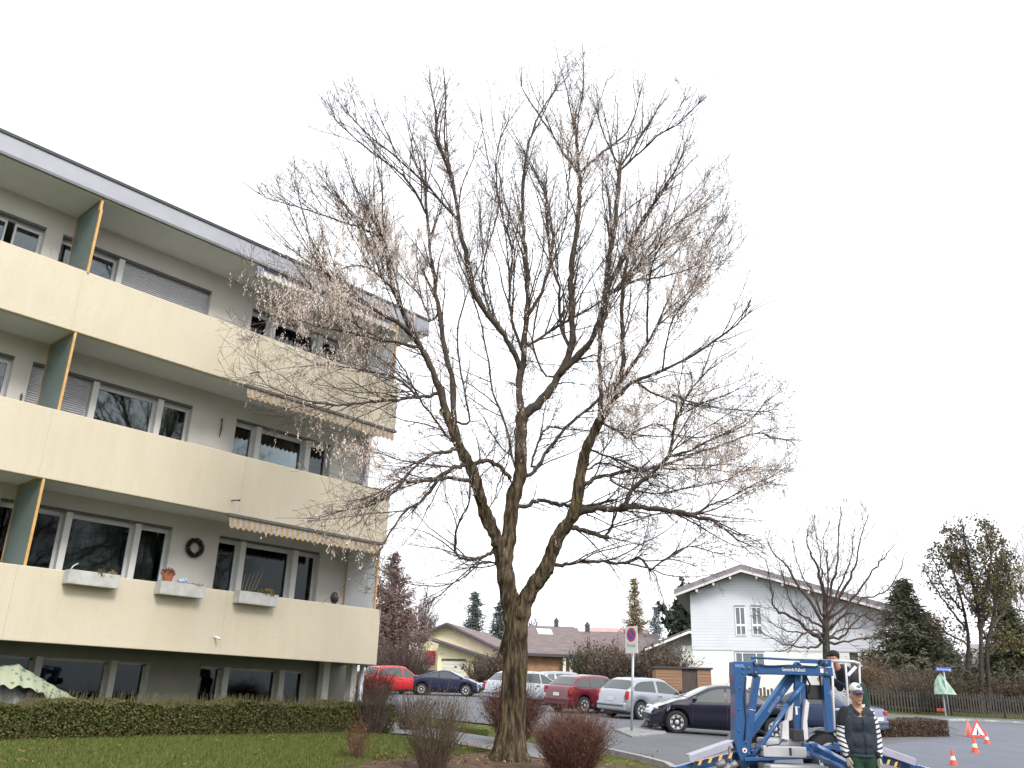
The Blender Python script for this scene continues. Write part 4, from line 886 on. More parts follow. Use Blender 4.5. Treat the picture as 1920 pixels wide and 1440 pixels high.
p=B(1292,1240,88); bare('pine_tree','round topped pine behind the left edge of the white house',p,8.6,.7,50,n1=9,n2=7,n3=5,leaf=leafmat('pine',[(.02,.03,.025),(.05,.065,.05)]),nl=5000,ls=.3,rmin=.02)
# row of brown garden shrubs in front of the far houses
for i,(px,Y,w,h,lab,c) in enumerate([(905,66,3.6,2.6,'brown leafless bush in front of the yellow garage',0),(935,62,3.2,2.6,'brown bush left of the trunk below the brown roofs',0),(1000,60,4,1.3,'reddish brown hedge bush right of the trunk below the long roof',1),(1045,60,4,1.2,'reddish brown hedge bush below the carport',1),(1108,58,3.2,3.2,'dark green bush at the end of the carport',2),(1150,56,3.4,2.9,'grey brown bush left of the sign pole',0),(1212,56,3.,3.,'grey leafless bush right of the sign pole',0),(1250,57,3.4,3.7,'dense leafless bush above the wooden shed',0),(1130,64,4.2,3.7,'tall brown bush behind the silver hatchback',1)]):
    p=B(px,1290,Y); shrub('garden_shrub',lab,p,w,h,60+i,n=150,r=.022,dense=5,mt=[M_BTW,mat('redbrown_bg',(.085,.055,.042),.9,.3),M_BTW][c],leaf=[leafmat('bgbrown',[(.07,.055,.04),(.12,.09,.07),(.1,.09,.05)]),L_REDB,leafmat('dk_green',[(.02,.05,.02),(.05,.09,.03)])][c],nl=1500,ls=.09,group=None)
# tree in front of the white house
def traced(name,label,Y,limbs,out,dens,Ltw,seed,nl=0,leaf=None,ls=.07,mb_=None,lw=1.,depth=2.2,rt=.008,clump=.16):
    """a tree whose main limbs follow the photograph; twigs are grown from them"""
    rs=random.Random(seed); p0=limbs[0][0][0]; b0=at(p0[0],p0[1],Y); base=Vector((b0.x,b0.y,g(b0.x,b0.y))); t=thing(name,label,'tree',base); tb=MB(); cb=MB(); wb_=MB(); LP=[]; PP=[]; PX=Y/1849
    for k,(px,r0,r1) in enumerate(limbs):
        near_=None; d0=0
        if k:
            best=1e9
            for C2 in PP:
                for c in C2:
                    u,v=proj(c); d_=math.hypot(u-px[0][0],v-px[0][1])
                    if d_<best: best=d_; near_=c
            d0=near_.y-Y
        d1=d0+(rs.uniform(-1,1)*depth if k else 0); n=len(px); P=[]
        for i,q in enumerate(px): tt=i/(n-1); P.append(at(q[0],q[1],Y+d0+(d1-d0)*tt))
        if k: P=[near_.copy()]+P if (P[0]-near_).length>.1 else P
        else: P=[Vector((P[0].x,P[0].y,base.z-.15))]+P
        C=cat(P,4); m=len(C); rr=[max((r0+(r1-r0)*(i/(m-1))**.8)*PX*lw,rt) for i in range(m)]
        for i in range(1,m-1): C[i]=C[i]+Vector((rs.gauss(0,1),rs.gauss(0,1),rs.gauss(0,1)))*.03*(k>0)
        (tb if r0>5.5 else cb).tube(C,rr,9 if r0>5.5 else 5,cap=False); PP.append(C); LP+=C[m//3:] if k else []
    def tw_(p,d,L,r,lev):
        n=max(3,int(L/.25)); P=[p]; dd=d.normalized()
        for i in range(n):
            dd=(dd+Vector((rs.gauss(0,.13),rs.gauss(0,.13),rs.gauss(0,.13)+.07))).normalized(); q=P[-1]+dd*L/n
            if not inpoly(*proj(q),out): break
            P.append(q)
        if len(P)<3: return
        wb_.tube(P,[max(r*(1-i/len(P)*.7),rt*.55) for i in range(len(P))],3,cap=False); LP.extend(P[1:])
        if lev<2:
            for _ in range(int(L/.35*dens*rs.uniform(.6,1.1))):
                i=rs.randint(1,len(P)-2) if len(P)>3 else 1; a=(P[i+1]-P[i]).normalized(); o_=a.orthogonal().normalized(); o_.rotate(Quaternion(a,rs.uniform(0,6.28))); tw_(P[i],a*rs.uniform(.6,1.1)+o_*rs.uniform(.5,.9)+Vector((0,0,.2)),L*rs.uniform(.3,.6),r*.6,lev+1)
    for k,C in enumerate(PP):
        acc=0
        for i in range(2 if k else len(C)*2//3,len(C)-1):
            acc+=(C[i]-C[i-1]).length
            while acc>.32/dens:
                acc-=.32/dens*rs.uniform(.6,1.4); a=(C[i+1]-C[i]).normalized(); o_=a.orthogonal().normalized(); o_.rotate(Quaternion(a,rs.uniform(0,6.28))); tw_(C[i],a*rs.uniform(.6,1.2)+o_*rs.uniform(.5,.9)+Vector((0,0,.15)),Ltw*rs.uniform(.4,1.1),rt*1.3,0)
        if k: tw_(C[-1],C[-1]-C[-3],Ltw*.8,rt,0)
    part('trunk',tb,M_BTR,t,smooth=True); part('crown',cb,mb_ or M_BTW,t,smooth=True); part('twigs',wb_,mb_ or M_BTW,t)
    if nl:
        A=np.array([tuple(p) for p in LP]); r_=np.random.RandomState(seed); cen=A[r_.randint(0,len(A),nl//9)]; A=np.repeat(cen,9,0)+r_.normal(0,clump,(len(cen)*9,3)); k=len(A); U=r_.normal(size=(k,3)); U/=np.linalg.norm(U,axis=1)[:,None]; V=np.cross(U,r_.normal(size=(k,3))); V/=np.linalg.norm(V,axis=1)[:,None]; s_=ls*r_.uniform(.5,1.3,(k,1))
        b=MB(); b.quads(np.stack([A-U*s_,A-V*s_*.6,A+U*s_,A+V*s_*.6],1)); part('leaves',b,leaf,t)
    return t
VO=[(1400,1185),(1425,990),(1500,950),(1580,925),(1640,945),(1710,1020),(1700,1100),(1672,1215),(1600,1235),(1480,1235)]
traced('bare_tree','vase shaped leafless tree in front of the white house',38,[
([(1556,1330),(1552,1270),(1550,1235),(1549,1205),(1547,1161)],14,9),
([(1547,1165),(1544,1105),(1530,1060),(1517,1027),(1513,992)],6,1.2),
([(1549,1207),(1534,1196),(1504,1172),(1474,1152),(1452,1140),(1447,1109),(1436,1050)],6.5,1.2),
([(1547,1172),(1508,1113),(1482,1070),(1452,1040),(1439,1014)],5.5,1.2),
([(1547,1150),(1541,1087),(1539,1053),(1526,983)],4.5,1),([(1549,1155),(1560,1096),(1569,1066),(1573,992),(1576,949)],5,1),
([(1549,1165),(1582,1105),(1599,1074),(1612,1022),(1630,962)],5.5,1),([(1552,1165),(1599,1122),(1630,1079),(1650,1055),(1669,1031)],4.6,1),
([(1552,1185),(1585,1150),(1617,1122),(1656,1111),(1682,1079),(1695,1045)],5,1.1),([(1550,1198),(1578,1196),(1604,1165),(1638,1140)],5,1.1),
([(1551,1203),(1582,1204),(1621,1196),(1660,1192)],4.4,1.1),([(1546,1205),(1520,1215),(1495,1213),(1465,1205),(1413,1178)],4,1),
([(1548,1192),(1517,1187),(1478,1183),(1440,1165)],3.6,1),([(1548,1178),(1515,1160),(1491,1140),(1474,1105),(1462,1060)],4.4,1),
([(1548,1145),(1552,1048),(1543,1022),(1556,975)],4.4,1),([(1550,1165),(1580,1090),(1595,1048),(1604,988)],4,1),([(1549,1190),(1570,1160),(1600,1150),(1640,1165)],4,1),([(1548,1175),(1530,1120),(1500,1070),(1485,1010)],3.6,1),
([(1549,1200),(1530,1180),(1505,1190),(1480,1215),(1450,1222)],3.6,1),([(1551,1200),(1575,1180),(1610,1178),(1650,1150)],3.6,1)],VO,1.5,1.3,71,rt=.009,lw=.72)
BO=[(1712,1110),(1735,1040),(1770,985),(1815,958),(1860,975),(1895,1030),(1925,1060),(1930,1230),(1860,1225),(1790,1200),(1745,1165)]
L_OLV=leafmat('olive_brown',[(.055,.045,.04),(.10,.085,.055),(.17,.14,.05),(.09,.07,.07)])
traced('birch_tree','tall many limbed tree at the right keeping small brown and olive leaves',49,[
([(1840,1345),(1840,1270),(1838,1174),(1825,1100),(1814,1044),(1805,983)],7,1.5),([(1838,1180),(1850,1110),(1858,1050),(1850,1000)],5,1.2),([(1836,1160),(1812,1120),(1785,1070),(1765,1040)],4,1),([(1828,1110),(1845,1060),(1875,1020)],3.4,1),([(1837,1170),(1870,1130),(1890,1080),(1895,1050)],4,1),([(1822,1090),(1800,1050),(1782,1010)],3,1)],BO,1.1,1.5,78,nl=5200,leaf=L_OLV,ls=.085,rt=.010)
traced('birch_tree','slim dark trunked tree left of the tall leafy tree, few leaves',50,[
([(1812,1345),(1812,1275),(1816,1200),(1806,1140),(1795,1096),(1780,1040)],5.8,1.2),([(1812,1180),(1780,1140),(1752,1100),(1735,1070)],3.6,1),([(1808,1150),(1770,1100),(1750,1050)],3,1),([(1814,1210),(1775,1185),(1740,1160)],3,1)],BO,1.1,1.5,79,nl=1700,leaf=L_OLV,ls=.08,rt=.010)
traced('birch_tree','third dark trunk with a long low limb reaching to the right edge',49.5,[
([(1855,1345),(1853,1270),(1851,1213),(1862,1160),(1870,1100),(1868,1050)],7,1.5),([(1852,1220),(1880,1208),(1907,1209),(1940,1195)],4,1.6),([(1858,1175),(1885,1140),(1905,1100)],4,1),([(1853,1200),(1835,1160),(1830,1110)],3.4,1)],BO,1.1,1.5,80,nl=4200,leaf=leafmat('olive_yellow',[(.07,.06,.04),(.13,.115,.05),(.20,.17,.06)]),ls=.085,rt=.010)
# right-hand side
p=B(1716,1300,52); conifer('dark_conifer','bushy dark green conifer right of the white house',p,6.9,6.8,72,[(.06,.065,.042),(.105,.11,.07),(.15,.14,.10)],layers=34,per=20,blade=.5,droop=.1)
p=B(1752,1300,62); conifer('dark_conifer','lower grey green conifer between the bushy conifer and the leafy tree',p,5.8,6.6,172,[(.08,.085,.065),(.12,.12,.095),(.15,.14,.12)],layers=24,per=16,blade=.5,droop=.1)
p=B(1640,1300,50); shrub('garden_shrub','orange brown shrub beside the white house wall',p,3.2,2.8,73,n=200,r=.018,dense=5,mt=mat('orange_twig',(.13,.085,.05),.9,.3),leaf=leafmat('orange_brown',[(.10,.065,.04),(.17,.11,.06),(.09,.075,.045)]),nl=2500,ls=.06)
p=B(1700,1300,47.5); shrub('garden_shrub','wide pale brown leafless shrub behind the picket fence',p,4.2,2.5,74,n=260,r=.014,dense=5,mt=mat('tan_twig',(.12,.095,.07),.9,.3),leaf=leafmat('tan_leaf',[(.075,.065,.045),(.12,.10,.07),(.10,.075,.055)]),nl=1500,ls=.05)
p=B(1750,1300,48); shrub('garden_shrub','dark green and brown shrub left of the street name sign',p,3.4,2.7,75,n=200,r=.014,dense=5,leaf=leafmat('mixed_green',[(.03,.05,.02),(.09,.09,.04),(.13,.09,.06)]),nl=3000,ls=.06)
p=B(1800,1300,50); shrub('garden_shrub','brown shrub right of the green covered shape',p,3.6,2.4,76,n=200,r=.014,dense=5,mt=mat('redbrown_bg'),leaf=leafmat('tan_leaf',[(.1,.1,.1),(.2,.2,.2)]),nl=1500,ls=.05)
p=B(1900,1300,52); shrub('garden_shrub','brown hedge like shrub at the right edge behind the fence',p,6,2.6,77,n=300,r=.014,dense=5,mt=mat('redbrown_bg'),leaf=leafmat('tan_leaf',[(.1,.1,.1),(.2,.2,.2)]),nl=3500,ls=.06)
p=B(1912,1310,60); conifer('dark_conifer','dark green conifer mass at the right edge of the picture',p,6.6,8,80,[(.06,.065,.04),(.10,.105,.06),(.14,.13,.08)],layers=30,per=18,blade=.55)
p=B(1955,1310,66); bare('bare_tree','pale leafless tree reaching in from the right edge',p,15.5,.7,81,n1=9,n2=9,n3=8,upb=.7,rmin=.012,r=.22,twm=mat('pale_twig'))
for i,(px,w,h) in enumerate([(1760,7,3.4),(1800,8,3.8),(1850,8,3.6),(1900,8,3.8)]):
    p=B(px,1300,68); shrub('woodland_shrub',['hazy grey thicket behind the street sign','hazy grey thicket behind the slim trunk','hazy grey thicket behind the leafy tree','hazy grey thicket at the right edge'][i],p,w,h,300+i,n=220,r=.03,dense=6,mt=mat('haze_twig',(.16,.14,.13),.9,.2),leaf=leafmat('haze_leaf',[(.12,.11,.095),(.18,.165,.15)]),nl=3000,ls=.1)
# distant wooded background band
p=B(1780,1250,80); bare('bare_tree','hazy leafless tree far behind the street sign',p,6.5,.9,82,n1=9,n2=9,n3=7,rmin=.02)
p=B(1740,1250,78); bare('bare_tree','hazy leafless tree behind the bushy dark conifer',p,6.0,.9,83,n1=9,n2=9,n3=7,rmin=.02)
# low clipped hedge on the island at the right
L_LOW=leafmat('low_hedge_leaf',[(.06,.035,.03),(.11,.07,.05),(.15,.10,.08),(.07,.06,.04)])
a=G(1640,1383); c=G(1779,1383); hedge('low_hedge','low dark brown clipped hedge beside the road at the right',(a.x,a.y+.4,g(a.x,a.y)),(c.x-.2,c.y+.5,g(c.x,c.y)),1.1,.55,16000,L_LOW,.028,22,500,.05)
# two bare trees standing across the lawn, out of the frame: the window panes mirror them
for i,(x,y,h) in enumerate([(15,4,13),(22,10,15),(9,-5,12)]):
    bare('bare_tree',['leafless tree standing off to the right of the camera','leafless tree standing beyond the car park entrance','leafless tree standing behind the camera'][i],(x,y,g(x,y)),h,.8,90+i,n1=9,n2=8,n3=5,r=.25,rmin=.012,upb=.6)

# ------------------------------------------------------------------ cars
M_TYRE=mat('tyre',(.02,.02,.022),.9,.1); M_RIM=mat('rim',(.50,.51,.54),.4,.05,metal=.4); M_BLACK=mat('black_plastic',(.022,.022,.025),.6,.1)
def carglass():
    m=bpy.data.materials.new('car_glass'); m.use_nodes=True; b=m.node_tree.nodes['Principled BSDF']; b.inputs['Base Color'].default_value=(.05,.062,.06,1); b.inputs['Roughness'].default_value=.04; b.inputs['IOR'].default_value=1.65; MATS['car_glass']=m; return m
M_CG=carglass(); M_LAMPR=mat('tail_lamp',(.45,.02,.02),.2,.05); M_LAMPW=mat('head_lamp',(.6,.62,.65),.15,.05,metal=.3); M_PLATE=mat('number_plate',(.72,.72,.70),.5,.02)
def paint(name,c,metal=.25,rough=.28):
    m=bpy.data.materials.new(name); m.use_nodes=True; b=m.node_tree.nodes['Principled BSDF']; b.inputs['Base Color'].default_value=(*c,1); b.inputs['Metallic'].default_value=metal; b.inputs['Roughness'].default_value=rough; b.inputs['Coat Weight'].default_value=.6; b.inputs['Coat Roughness'].default_value=.06
    nt=m.node_tree; nz=nt.nodes.new('ShaderNodeTexNoise'); nz.inputs['Scale'].default_value=5; rp=nt.nodes.new('ShaderNodeMapRange'); rp.inputs[3].default_value=rough*.8; rp.inputs[4].default_value=rough*1.5; nt.links.new(nz.outputs[0],rp.inputs[0]); nt.links.new(rp.outputs[0],b.inputs['Roughness']); return m
def wheel_meshes(r):
    t=MB(); pr=[(r*.62,-.09),(r*.80,-.10),(r*.95,-.095),(r,-.06),(r,.06),(r*.95,.095),(r*.80,.10),(r*.62,.09)]
    t.lathe(pr,28); m=MB(); m.lathe([(r*.66,.045),(r*.64,.075),(r*.60,.075),(r*.58,.05)],24)
    m.lathe([(.05,.05),(.06,.085),(.03,.095)],12)
    for k in range(7):
        a=2*PI*k/7; M=Matrix.Rotation(a,4,'Z'); m.add([(.05,-.03,.06),(.05,.03,.06),(r*.6,.044,.075),(r*.6,-.044,.075),(.05,-.03,.03),(.05,.03,.03),(r*.6,.044,.04),(r*.6,-.044,.04)],[(0,3,2,1),(4,5,6,7),(0,1,5,4),(1,2,6,5),(2,3,7,6),(3,0,4,7)],M)
    return t,m
def make_car(name,label,C,hd,kind,col,L,W,H,group='cars parked in the car park',molding=False,rim=None):
    """hd = heading vector (x,y)"""
    hv=Vector((hd[0],hd[1],0)).normalized(); lv=Vector((-hv.y,hv.x,0)); cx,cy=C[0],C[1]
    zf=g(cx+hv.x*1.25,cy+hv.y*1.25); zr=g(cx-hv.x*1.25,cy-hv.y*1.25); zl_=g(cx+lv.x*.7,cy+lv.y*.7); zr_=g(cx-lv.x*.7,cy-lv.y*.7)
    X=(hv*2.5+Vector((0,0,zf-zr))).normalized(); Yv=(lv*1.4+Vector((0,0,zl_-zr_))).normalized(); Z=X.cross(Yv).normalized(); Yv=Z.cross(X)
    base=Vector((cx,cy,(zf+zr)/2+.03)); t=thing(name,label,'car',base,0,group)
    M=frame((0,0,0),X,Yv,Z); t.rotation_euler=M.to_euler()
    h=L/2
    if kind=='hatch': top=[(-h,.50),(-h+.04,.80),(-h+.12,.96),(-h+.20,1.0),(-h+.62,H-.10),(-h+.9,H-.03),(-h+1.5,H),(.1,H-.01),(.35,H-.06),(1.05,1.0),(1.3,.95),(h-.45,.84),(h-.15,.74),(h-.04,.62),(h,.48)]
    elif kind=='sedan': top=[(-h,.52),(-h+.04,.84),(-h+.12,.95),(-h+.75,1.0),(-h+1.45,H-.08),(-h+1.8,H-.02),(-.1,H),(.2,H-.03),(.45,H-.09),(1.15,.98),(1.4,.93),(h-.5,.82),(h-.18,.70),(h-.04,.58),(h,.45)]
    else: top=[(-h,.52),(-h+.04,.82),(-h+.12,.95),(-h+.4,1.0),(-h+1.5,H-.07),(-h+1.9,H),(.0,H-.01),(.25,H-.05),(1.05,.96),(1.3,.91),(h-.5,.80),(h-.18,.68),(h-.04,.56),(h,.44)]
    tx=[p[0] for p in top]; tz=[p[1] for p in top]; wr=.31; xw=(-h+.78,h-(.74 if kind=='sedan' else .84)); ra=.37
    zt=lambda x: float(np.interp(x,tx,tz)); 
    zb=lambda x: min(float(np.interp(x,[-h,-h+.3,0,h-1.2,h],[.93,.96,.90,.86,.78])),zt(x)-.03)
    def zl(x):
        z=.24+.14*max(0,(abs(x)/h-.86))/.14*0+(.04 if abs(x)>h-.15 else 0)
        for c in xw:
            if abs(x-c)<ra: z=max(z,wr+math.sqrt(ra*ra-(x-c)**2))
        return min(z,zt(x)-.1)
    wp=lambda x: W/2*(1-.20*abs(x/h)**7-.03*abs(x/h)**2)
    TU=.36
    def ys(x,z): return .975*wp(x)-TU*max(0,z-zb(x))
    st=sorted(set([round(v,3) for v in np.arange(-h,h+.001,.07)]+[-h,h]+tx+[xw[0]-ra,xw[0]+ra,xw[1]-ra,xw[1]+ra,xw[0]-ra+.02,xw[0]+ra-.02,xw[1]-ra+.02,xw[1]+ra-.02]))
    b=MB(); rings=[]
    for x in st:
        w=wp(x); a=zl(x); c=max(zb(x),a+.02); T=max(zt(x),c+.02); d=T-c; z6=T-min(.06,.35*d); y6=ys(x,z6); z5=c+.5*(z6-c); y5=ys(x,z5)+.01
        hp=[(w*.86,a),(w*.965,a+.04*(c-a)),(w*.995,a+.35*(c-a)),(w,a+.65*(c-a)),(.988*w,a+.9*(c-a)),(.975*w,c),(y5,z5),(y6,z6),(y6*.86,T-.012),(y6*.5,T-.003),(0,T)]
        ring=[(x,0,a)]+[(x,p[0],p[1]) for p in hp]+[(x,-p[0],p[1]) for p in hp[-2::-1]]; rings.append(ring)
    n=len(rings[0])
    for r_ in rings: b.v.extend(r_)
    for i in range(len(rings)-1):
        for j in range(n): j2=(j+1)%n; b.f.append([i*n+j,(i+1)*n+j,(i+1)*n+j2,i*n+j2][::-1]); b.mi.append(0)
    b.f.append(list(range(n))[::-1]); k=(len(rings)-1)*n; b.f.append([k+j for j in range(n)]); b.mi+=[0,0]
    body=part('body',b,col,t,smooth=True,world=False)
    me=body.data
    u=MB(); u.box(-h+.25,h-.25,-W*.36,W*.36,.16,.62); part('underbody',u,M_BLACK,t,world=False)
    # side windows
    def sidewin(xa,xb,sgn):
        q=MB(); xs_=np.linspace(xa,xb,12); vs=[];ok=0
        for x in xs_:
            z0=zb(x)+.03; z1=max(z0+.005,zt(x)-.105)
            for v in (0,.5,1): z=z0+(z1-z0)*v; vs.append((x,sgn*(ys(x,z)+.012),z))
        fs=[]
        for i in range(11):
            for v in range(2): a=i*3+v; fs.append((a,a+3,a+4,a+1) if sgn<0 else (a,a+1,a+4,a+3))
        q.add(vs,fs); part('side_window',q,M_CG,t,smooth=True,world=False)
    splits={'hatch':[(-h+.42,-.95+.1),(-.78,.05),(.12,.95)],'sedan':[(-h+1.05,-.85),(-.78,-.02),(.05,1.0)],'coupe':[(-h+.85,-.35),(-.27,.95)]}[kind]
    if molding: splits=[(-h+.45,-.35),(-.22,.95)]
    for sgn in (1,-1):
        for a,c in splits:
            if c-a>.12: sidewin(a,c,sgn)
    def topwin(xa,xb,kk,nm):
        q=MB(); vs=[];N=8
        for i in range(N+1):
            x=xa+(xb-xa)*i/N; c=zb(x); T=zt(x); d=T-c; z6=T-min(.06,.35*d); y6=ys(x,z6)
            for v in (-1,-.86,-.5,0,.5,.86,1):
                yy=v*y6*kk; zz=T+np.interp(abs(v),[0,.5,.86,1],[0,-.003,-.012,-.03])+.012; vs.append((x,yy,zz))
        fs=[]
        for i in range(N):
            for v in range(6): a=i*7+v; fs.append((a,a+1,a+8,a+7)[::-1])
        q.add(vs,fs); part(nm,q,M_CG,t,smooth=True,world=False)
    ws={'hatch':(.40,1.0),'sedan':(.50,1.1),'coupe':(.3,1.0)}[kind]; rw={'hatch':(-h+.23,-h+.60),'sedan':(-h+.80,-h+1.42),'coupe':(-h+.5,-h+1.4)}[kind]
    topwin(ws[0],ws[1],.93,'windscreen'); topwin(rw[0],rw[1],.90,'rear_window')
    # trim
    q=MB()
    for sgn in (1,-1):
        for x in ([.98,-.02,-.85] if kind!='coupe' and not molding else [.98,-.27]):
            for i in range(6):
                z0=.32+.09*i; z1=z0+.09
                if z1>zb(x): break
                def yy(z): 
                    a=zl(x); c=zb(x); f=(z-a)/(c-a); return wp(x)*float(np.interp(f,[0,.04,.35,.65,.9,1],[.86,.965,.995,1,.988,.975]))+.004
                q.add([(x-.006,sgn*yy(z0),z0),(x+.006,sgn*yy(z0),z0),(x+.006,sgn*yy(z1),z1),(x-.006,sgn*yy(z1),z1)],[(0,1,2,3) if sgn<0 else (3,2,1,0)])
        for i in range(14):
            xa=-h+1.25+(L-2.6)*i/14; xb=-h+1.25+(L-2.6)*(i+1)/14
            if molding: q.add([(xa,sgn*(wp(xa)+.008),.52),(xb,sgn*(wp(xb)+.008),.52),(xb,sgn*(wp(xb)+.008),.57),(xa,sgn*(wp(xa)+.008),.57)],[(0,1,2,3) if sgn<0 else (3,2,1,0)])
    part('door_gap',q,M_BLACK,t,world=False)
    for sgn in (1,-1):
        q=MB(); q.box(-.12,.06,-.012,.012,-.012,.012,Matrix.Translation((-.1 if kind!='coupe' else -.12,sgn*(ys(0,.8)+.022),.80))); part('door_handle',q,M_BLACK if molding or col.name!='paint_maroon' else col,t,world=False)
        q=MB(); q.ell((.93,sgn*(W/2+.06),.98),(.06,.09,.065)); part('wing_mirror',q,col if not molding else M_BLACK,t,smooth=True,world=False)
        q=MB(); q.ell((h-.20,sgn*W*.355,.655),(.13,.14,.06)); part('headlight',q,M_LAMPW,t,smooth=True,world=False)
        q=MB()
        if kind=='hatch': q.box(-h+.035,-h+.16,sgn*W*.44-.05,sgn*W*.44+.035,.70,.97)
        else: q.box(-h+.0,-h+.14,sgn*W*.36-.13,sgn*W*.36+.11,.72,.86)
        part('taillight',q,M_LAMPR,t,world=False,bevel=.02)
    q=MB(); q.box(-h-.035,-h+.14,-W*.42,W*.42,.30,.56); part('rear_bumper',q,col,t,world=False,bevel=.04)
    q=MB(); q.box(-h-.045,-h-.02,-W*.40,W*.40,.44,.475); part('bumper_strip',q,M_BLACK,t,world=False)
    q=MB(); q.box(h-.12,h+.03,-W*.40,W*.40,.28,.52); part('front_bumper',q,col,t,world=False,bevel=.04)
    q=MB(); q.box(h-.05,h+.036,-.42,.42,.34,.44); part('grille',q,M_BLACK,t,world=False)
    q=MB(); q.box(-h-.048,-h-.036,-.26,.26,.57 if kind!='hatch' else .60,.68 if kind!='hatch' else .71) if kind!='hatch' else q.box(-h-.01,-h+.012,-.16,.16,.62,.74); part('number_plate',q,M_PLATE,t,world=False)
    q=MB(); q.tube([(-.2,0,H-.01),(-.42,0,H+.28)],[.006,.003],5); part('antenna',q,M_BLACK,t,world=False)
    ty,rm=wheel_meshes(wr); tm=mesh_from('tyre',ty,M_TYRE,True); rmm=mesh_from('rim',rm,rim or M_RIM,False)
    for x in xw:
        for sgn in (1,-1):
            w=bpy.data.objects.new('wheel',tm); scene.collection.objects.link(w); w.parent=t; w.location=(x,sgn*(W/2-.115),wr); w.rotation_euler=(-sgn*PI/2,0,0)
            r_=bpy.data.objects.new('rim',rmm); scene.collection.objects.link(r_); r_.parent=w; r_.location=(0,0,.022)
    return t
def vxy(px,py,Y): v=at(px,py,Y); return Vector((v.x,v.y,0))
P_SILV=paint('paint_silver',(.36,.38,.42),.55,.3); P_WHT=paint('paint_white',(.42,.44,.49),.3,.3); P_MAR=paint('paint_maroon',(.12,.006,.018),.0,.3); P_RED=paint('paint_red',(.55,.012,.018),.1,.3); P_NAVY=paint('paint_navy',(.018,.022,.06),.3,.25); P_DARK=paint('paint_dark',(.007,.006,.020),.0,.2); P_BLUE=paint('paint_blue',(.06,.085,.17),.35,.28)
p=vxy(1267,1388,26.9); make_car('parked_car','dark navy saloon parked side on behind the blue lift',p+Vector((1.45,.72,0)),(-1,.0),'sedan',P_DARK,4.35,1.74,1.42)
h_=Vector((-.72,.69,0)).normalized(); r_=Vector((h_.y,-h_.x,0)); p=G(1671,1386); p=Vector((p.x,p.y,0)); make_car('parked_car','mid blue saloon with red tail lamp parked behind the man in the cap',p+h_*2.2-r_*.9,h_[:2],'sedan',P_BLUE,4.4,1.74,1.43)
h_=Vector((.78,.62,0)).normalized(); l_=Vector((-h_.y,h_.x,0))
p=vxy(1199,1350,33.5); make_car('parked_car','silver hatchback with black side mouldings behind the no parking sign',p+h_*1.14+l_*.72,h_[:2],'hatch',P_SILV,3.8,1.66,1.44,molding=True)
p=vxy(1092,1340,35.5); make_car('parked_car','maroon hatchback between two silver cars behind the rounded shrub',p+h_*1.14+l_*.72,h_[:2],'hatch',P_MAR,3.75,1.64,1.42)
p=vxy(972,1322,40.5); make_car('parked_car','silver hatchback partly hidden behind the big tree trunk',p+h_*1.14+l_*.72,h_[:2],'hatch',P_WHT,4.0,1.7,1.44)
p=vxy(1050,1300,45.5); make_car('parked_car','pale car of which only the roof shows above the maroon hatchback',p+Vector((.3,.4,0)),(.95,.3),'hatch',P_SILV,4.1,1.7,1.45)
h_=Vector((.985,-.12,0)).normalized(); l_=Vector((-h_.y,h_.x,0)); p=vxy(873,1303,50.5); make_car('parked_car','dark blue coupe parked between the red car and the big tree',p-h_*1.2+l_*.74,h_[:2],'coupe',P_NAVY,4.1,1.68,1.36)
h_=Vector((.74,.67,0)).normalized(); l_=Vector((-h_.y,h_.x,0)); p=vxy(718,1300,49.6); make_car('parked_car','bright red hatchback parked beside the end of the apartment block',p+h_*1.15+l_*.74,h_[:2],'hatch',P_RED,3.95,1.68,1.50)

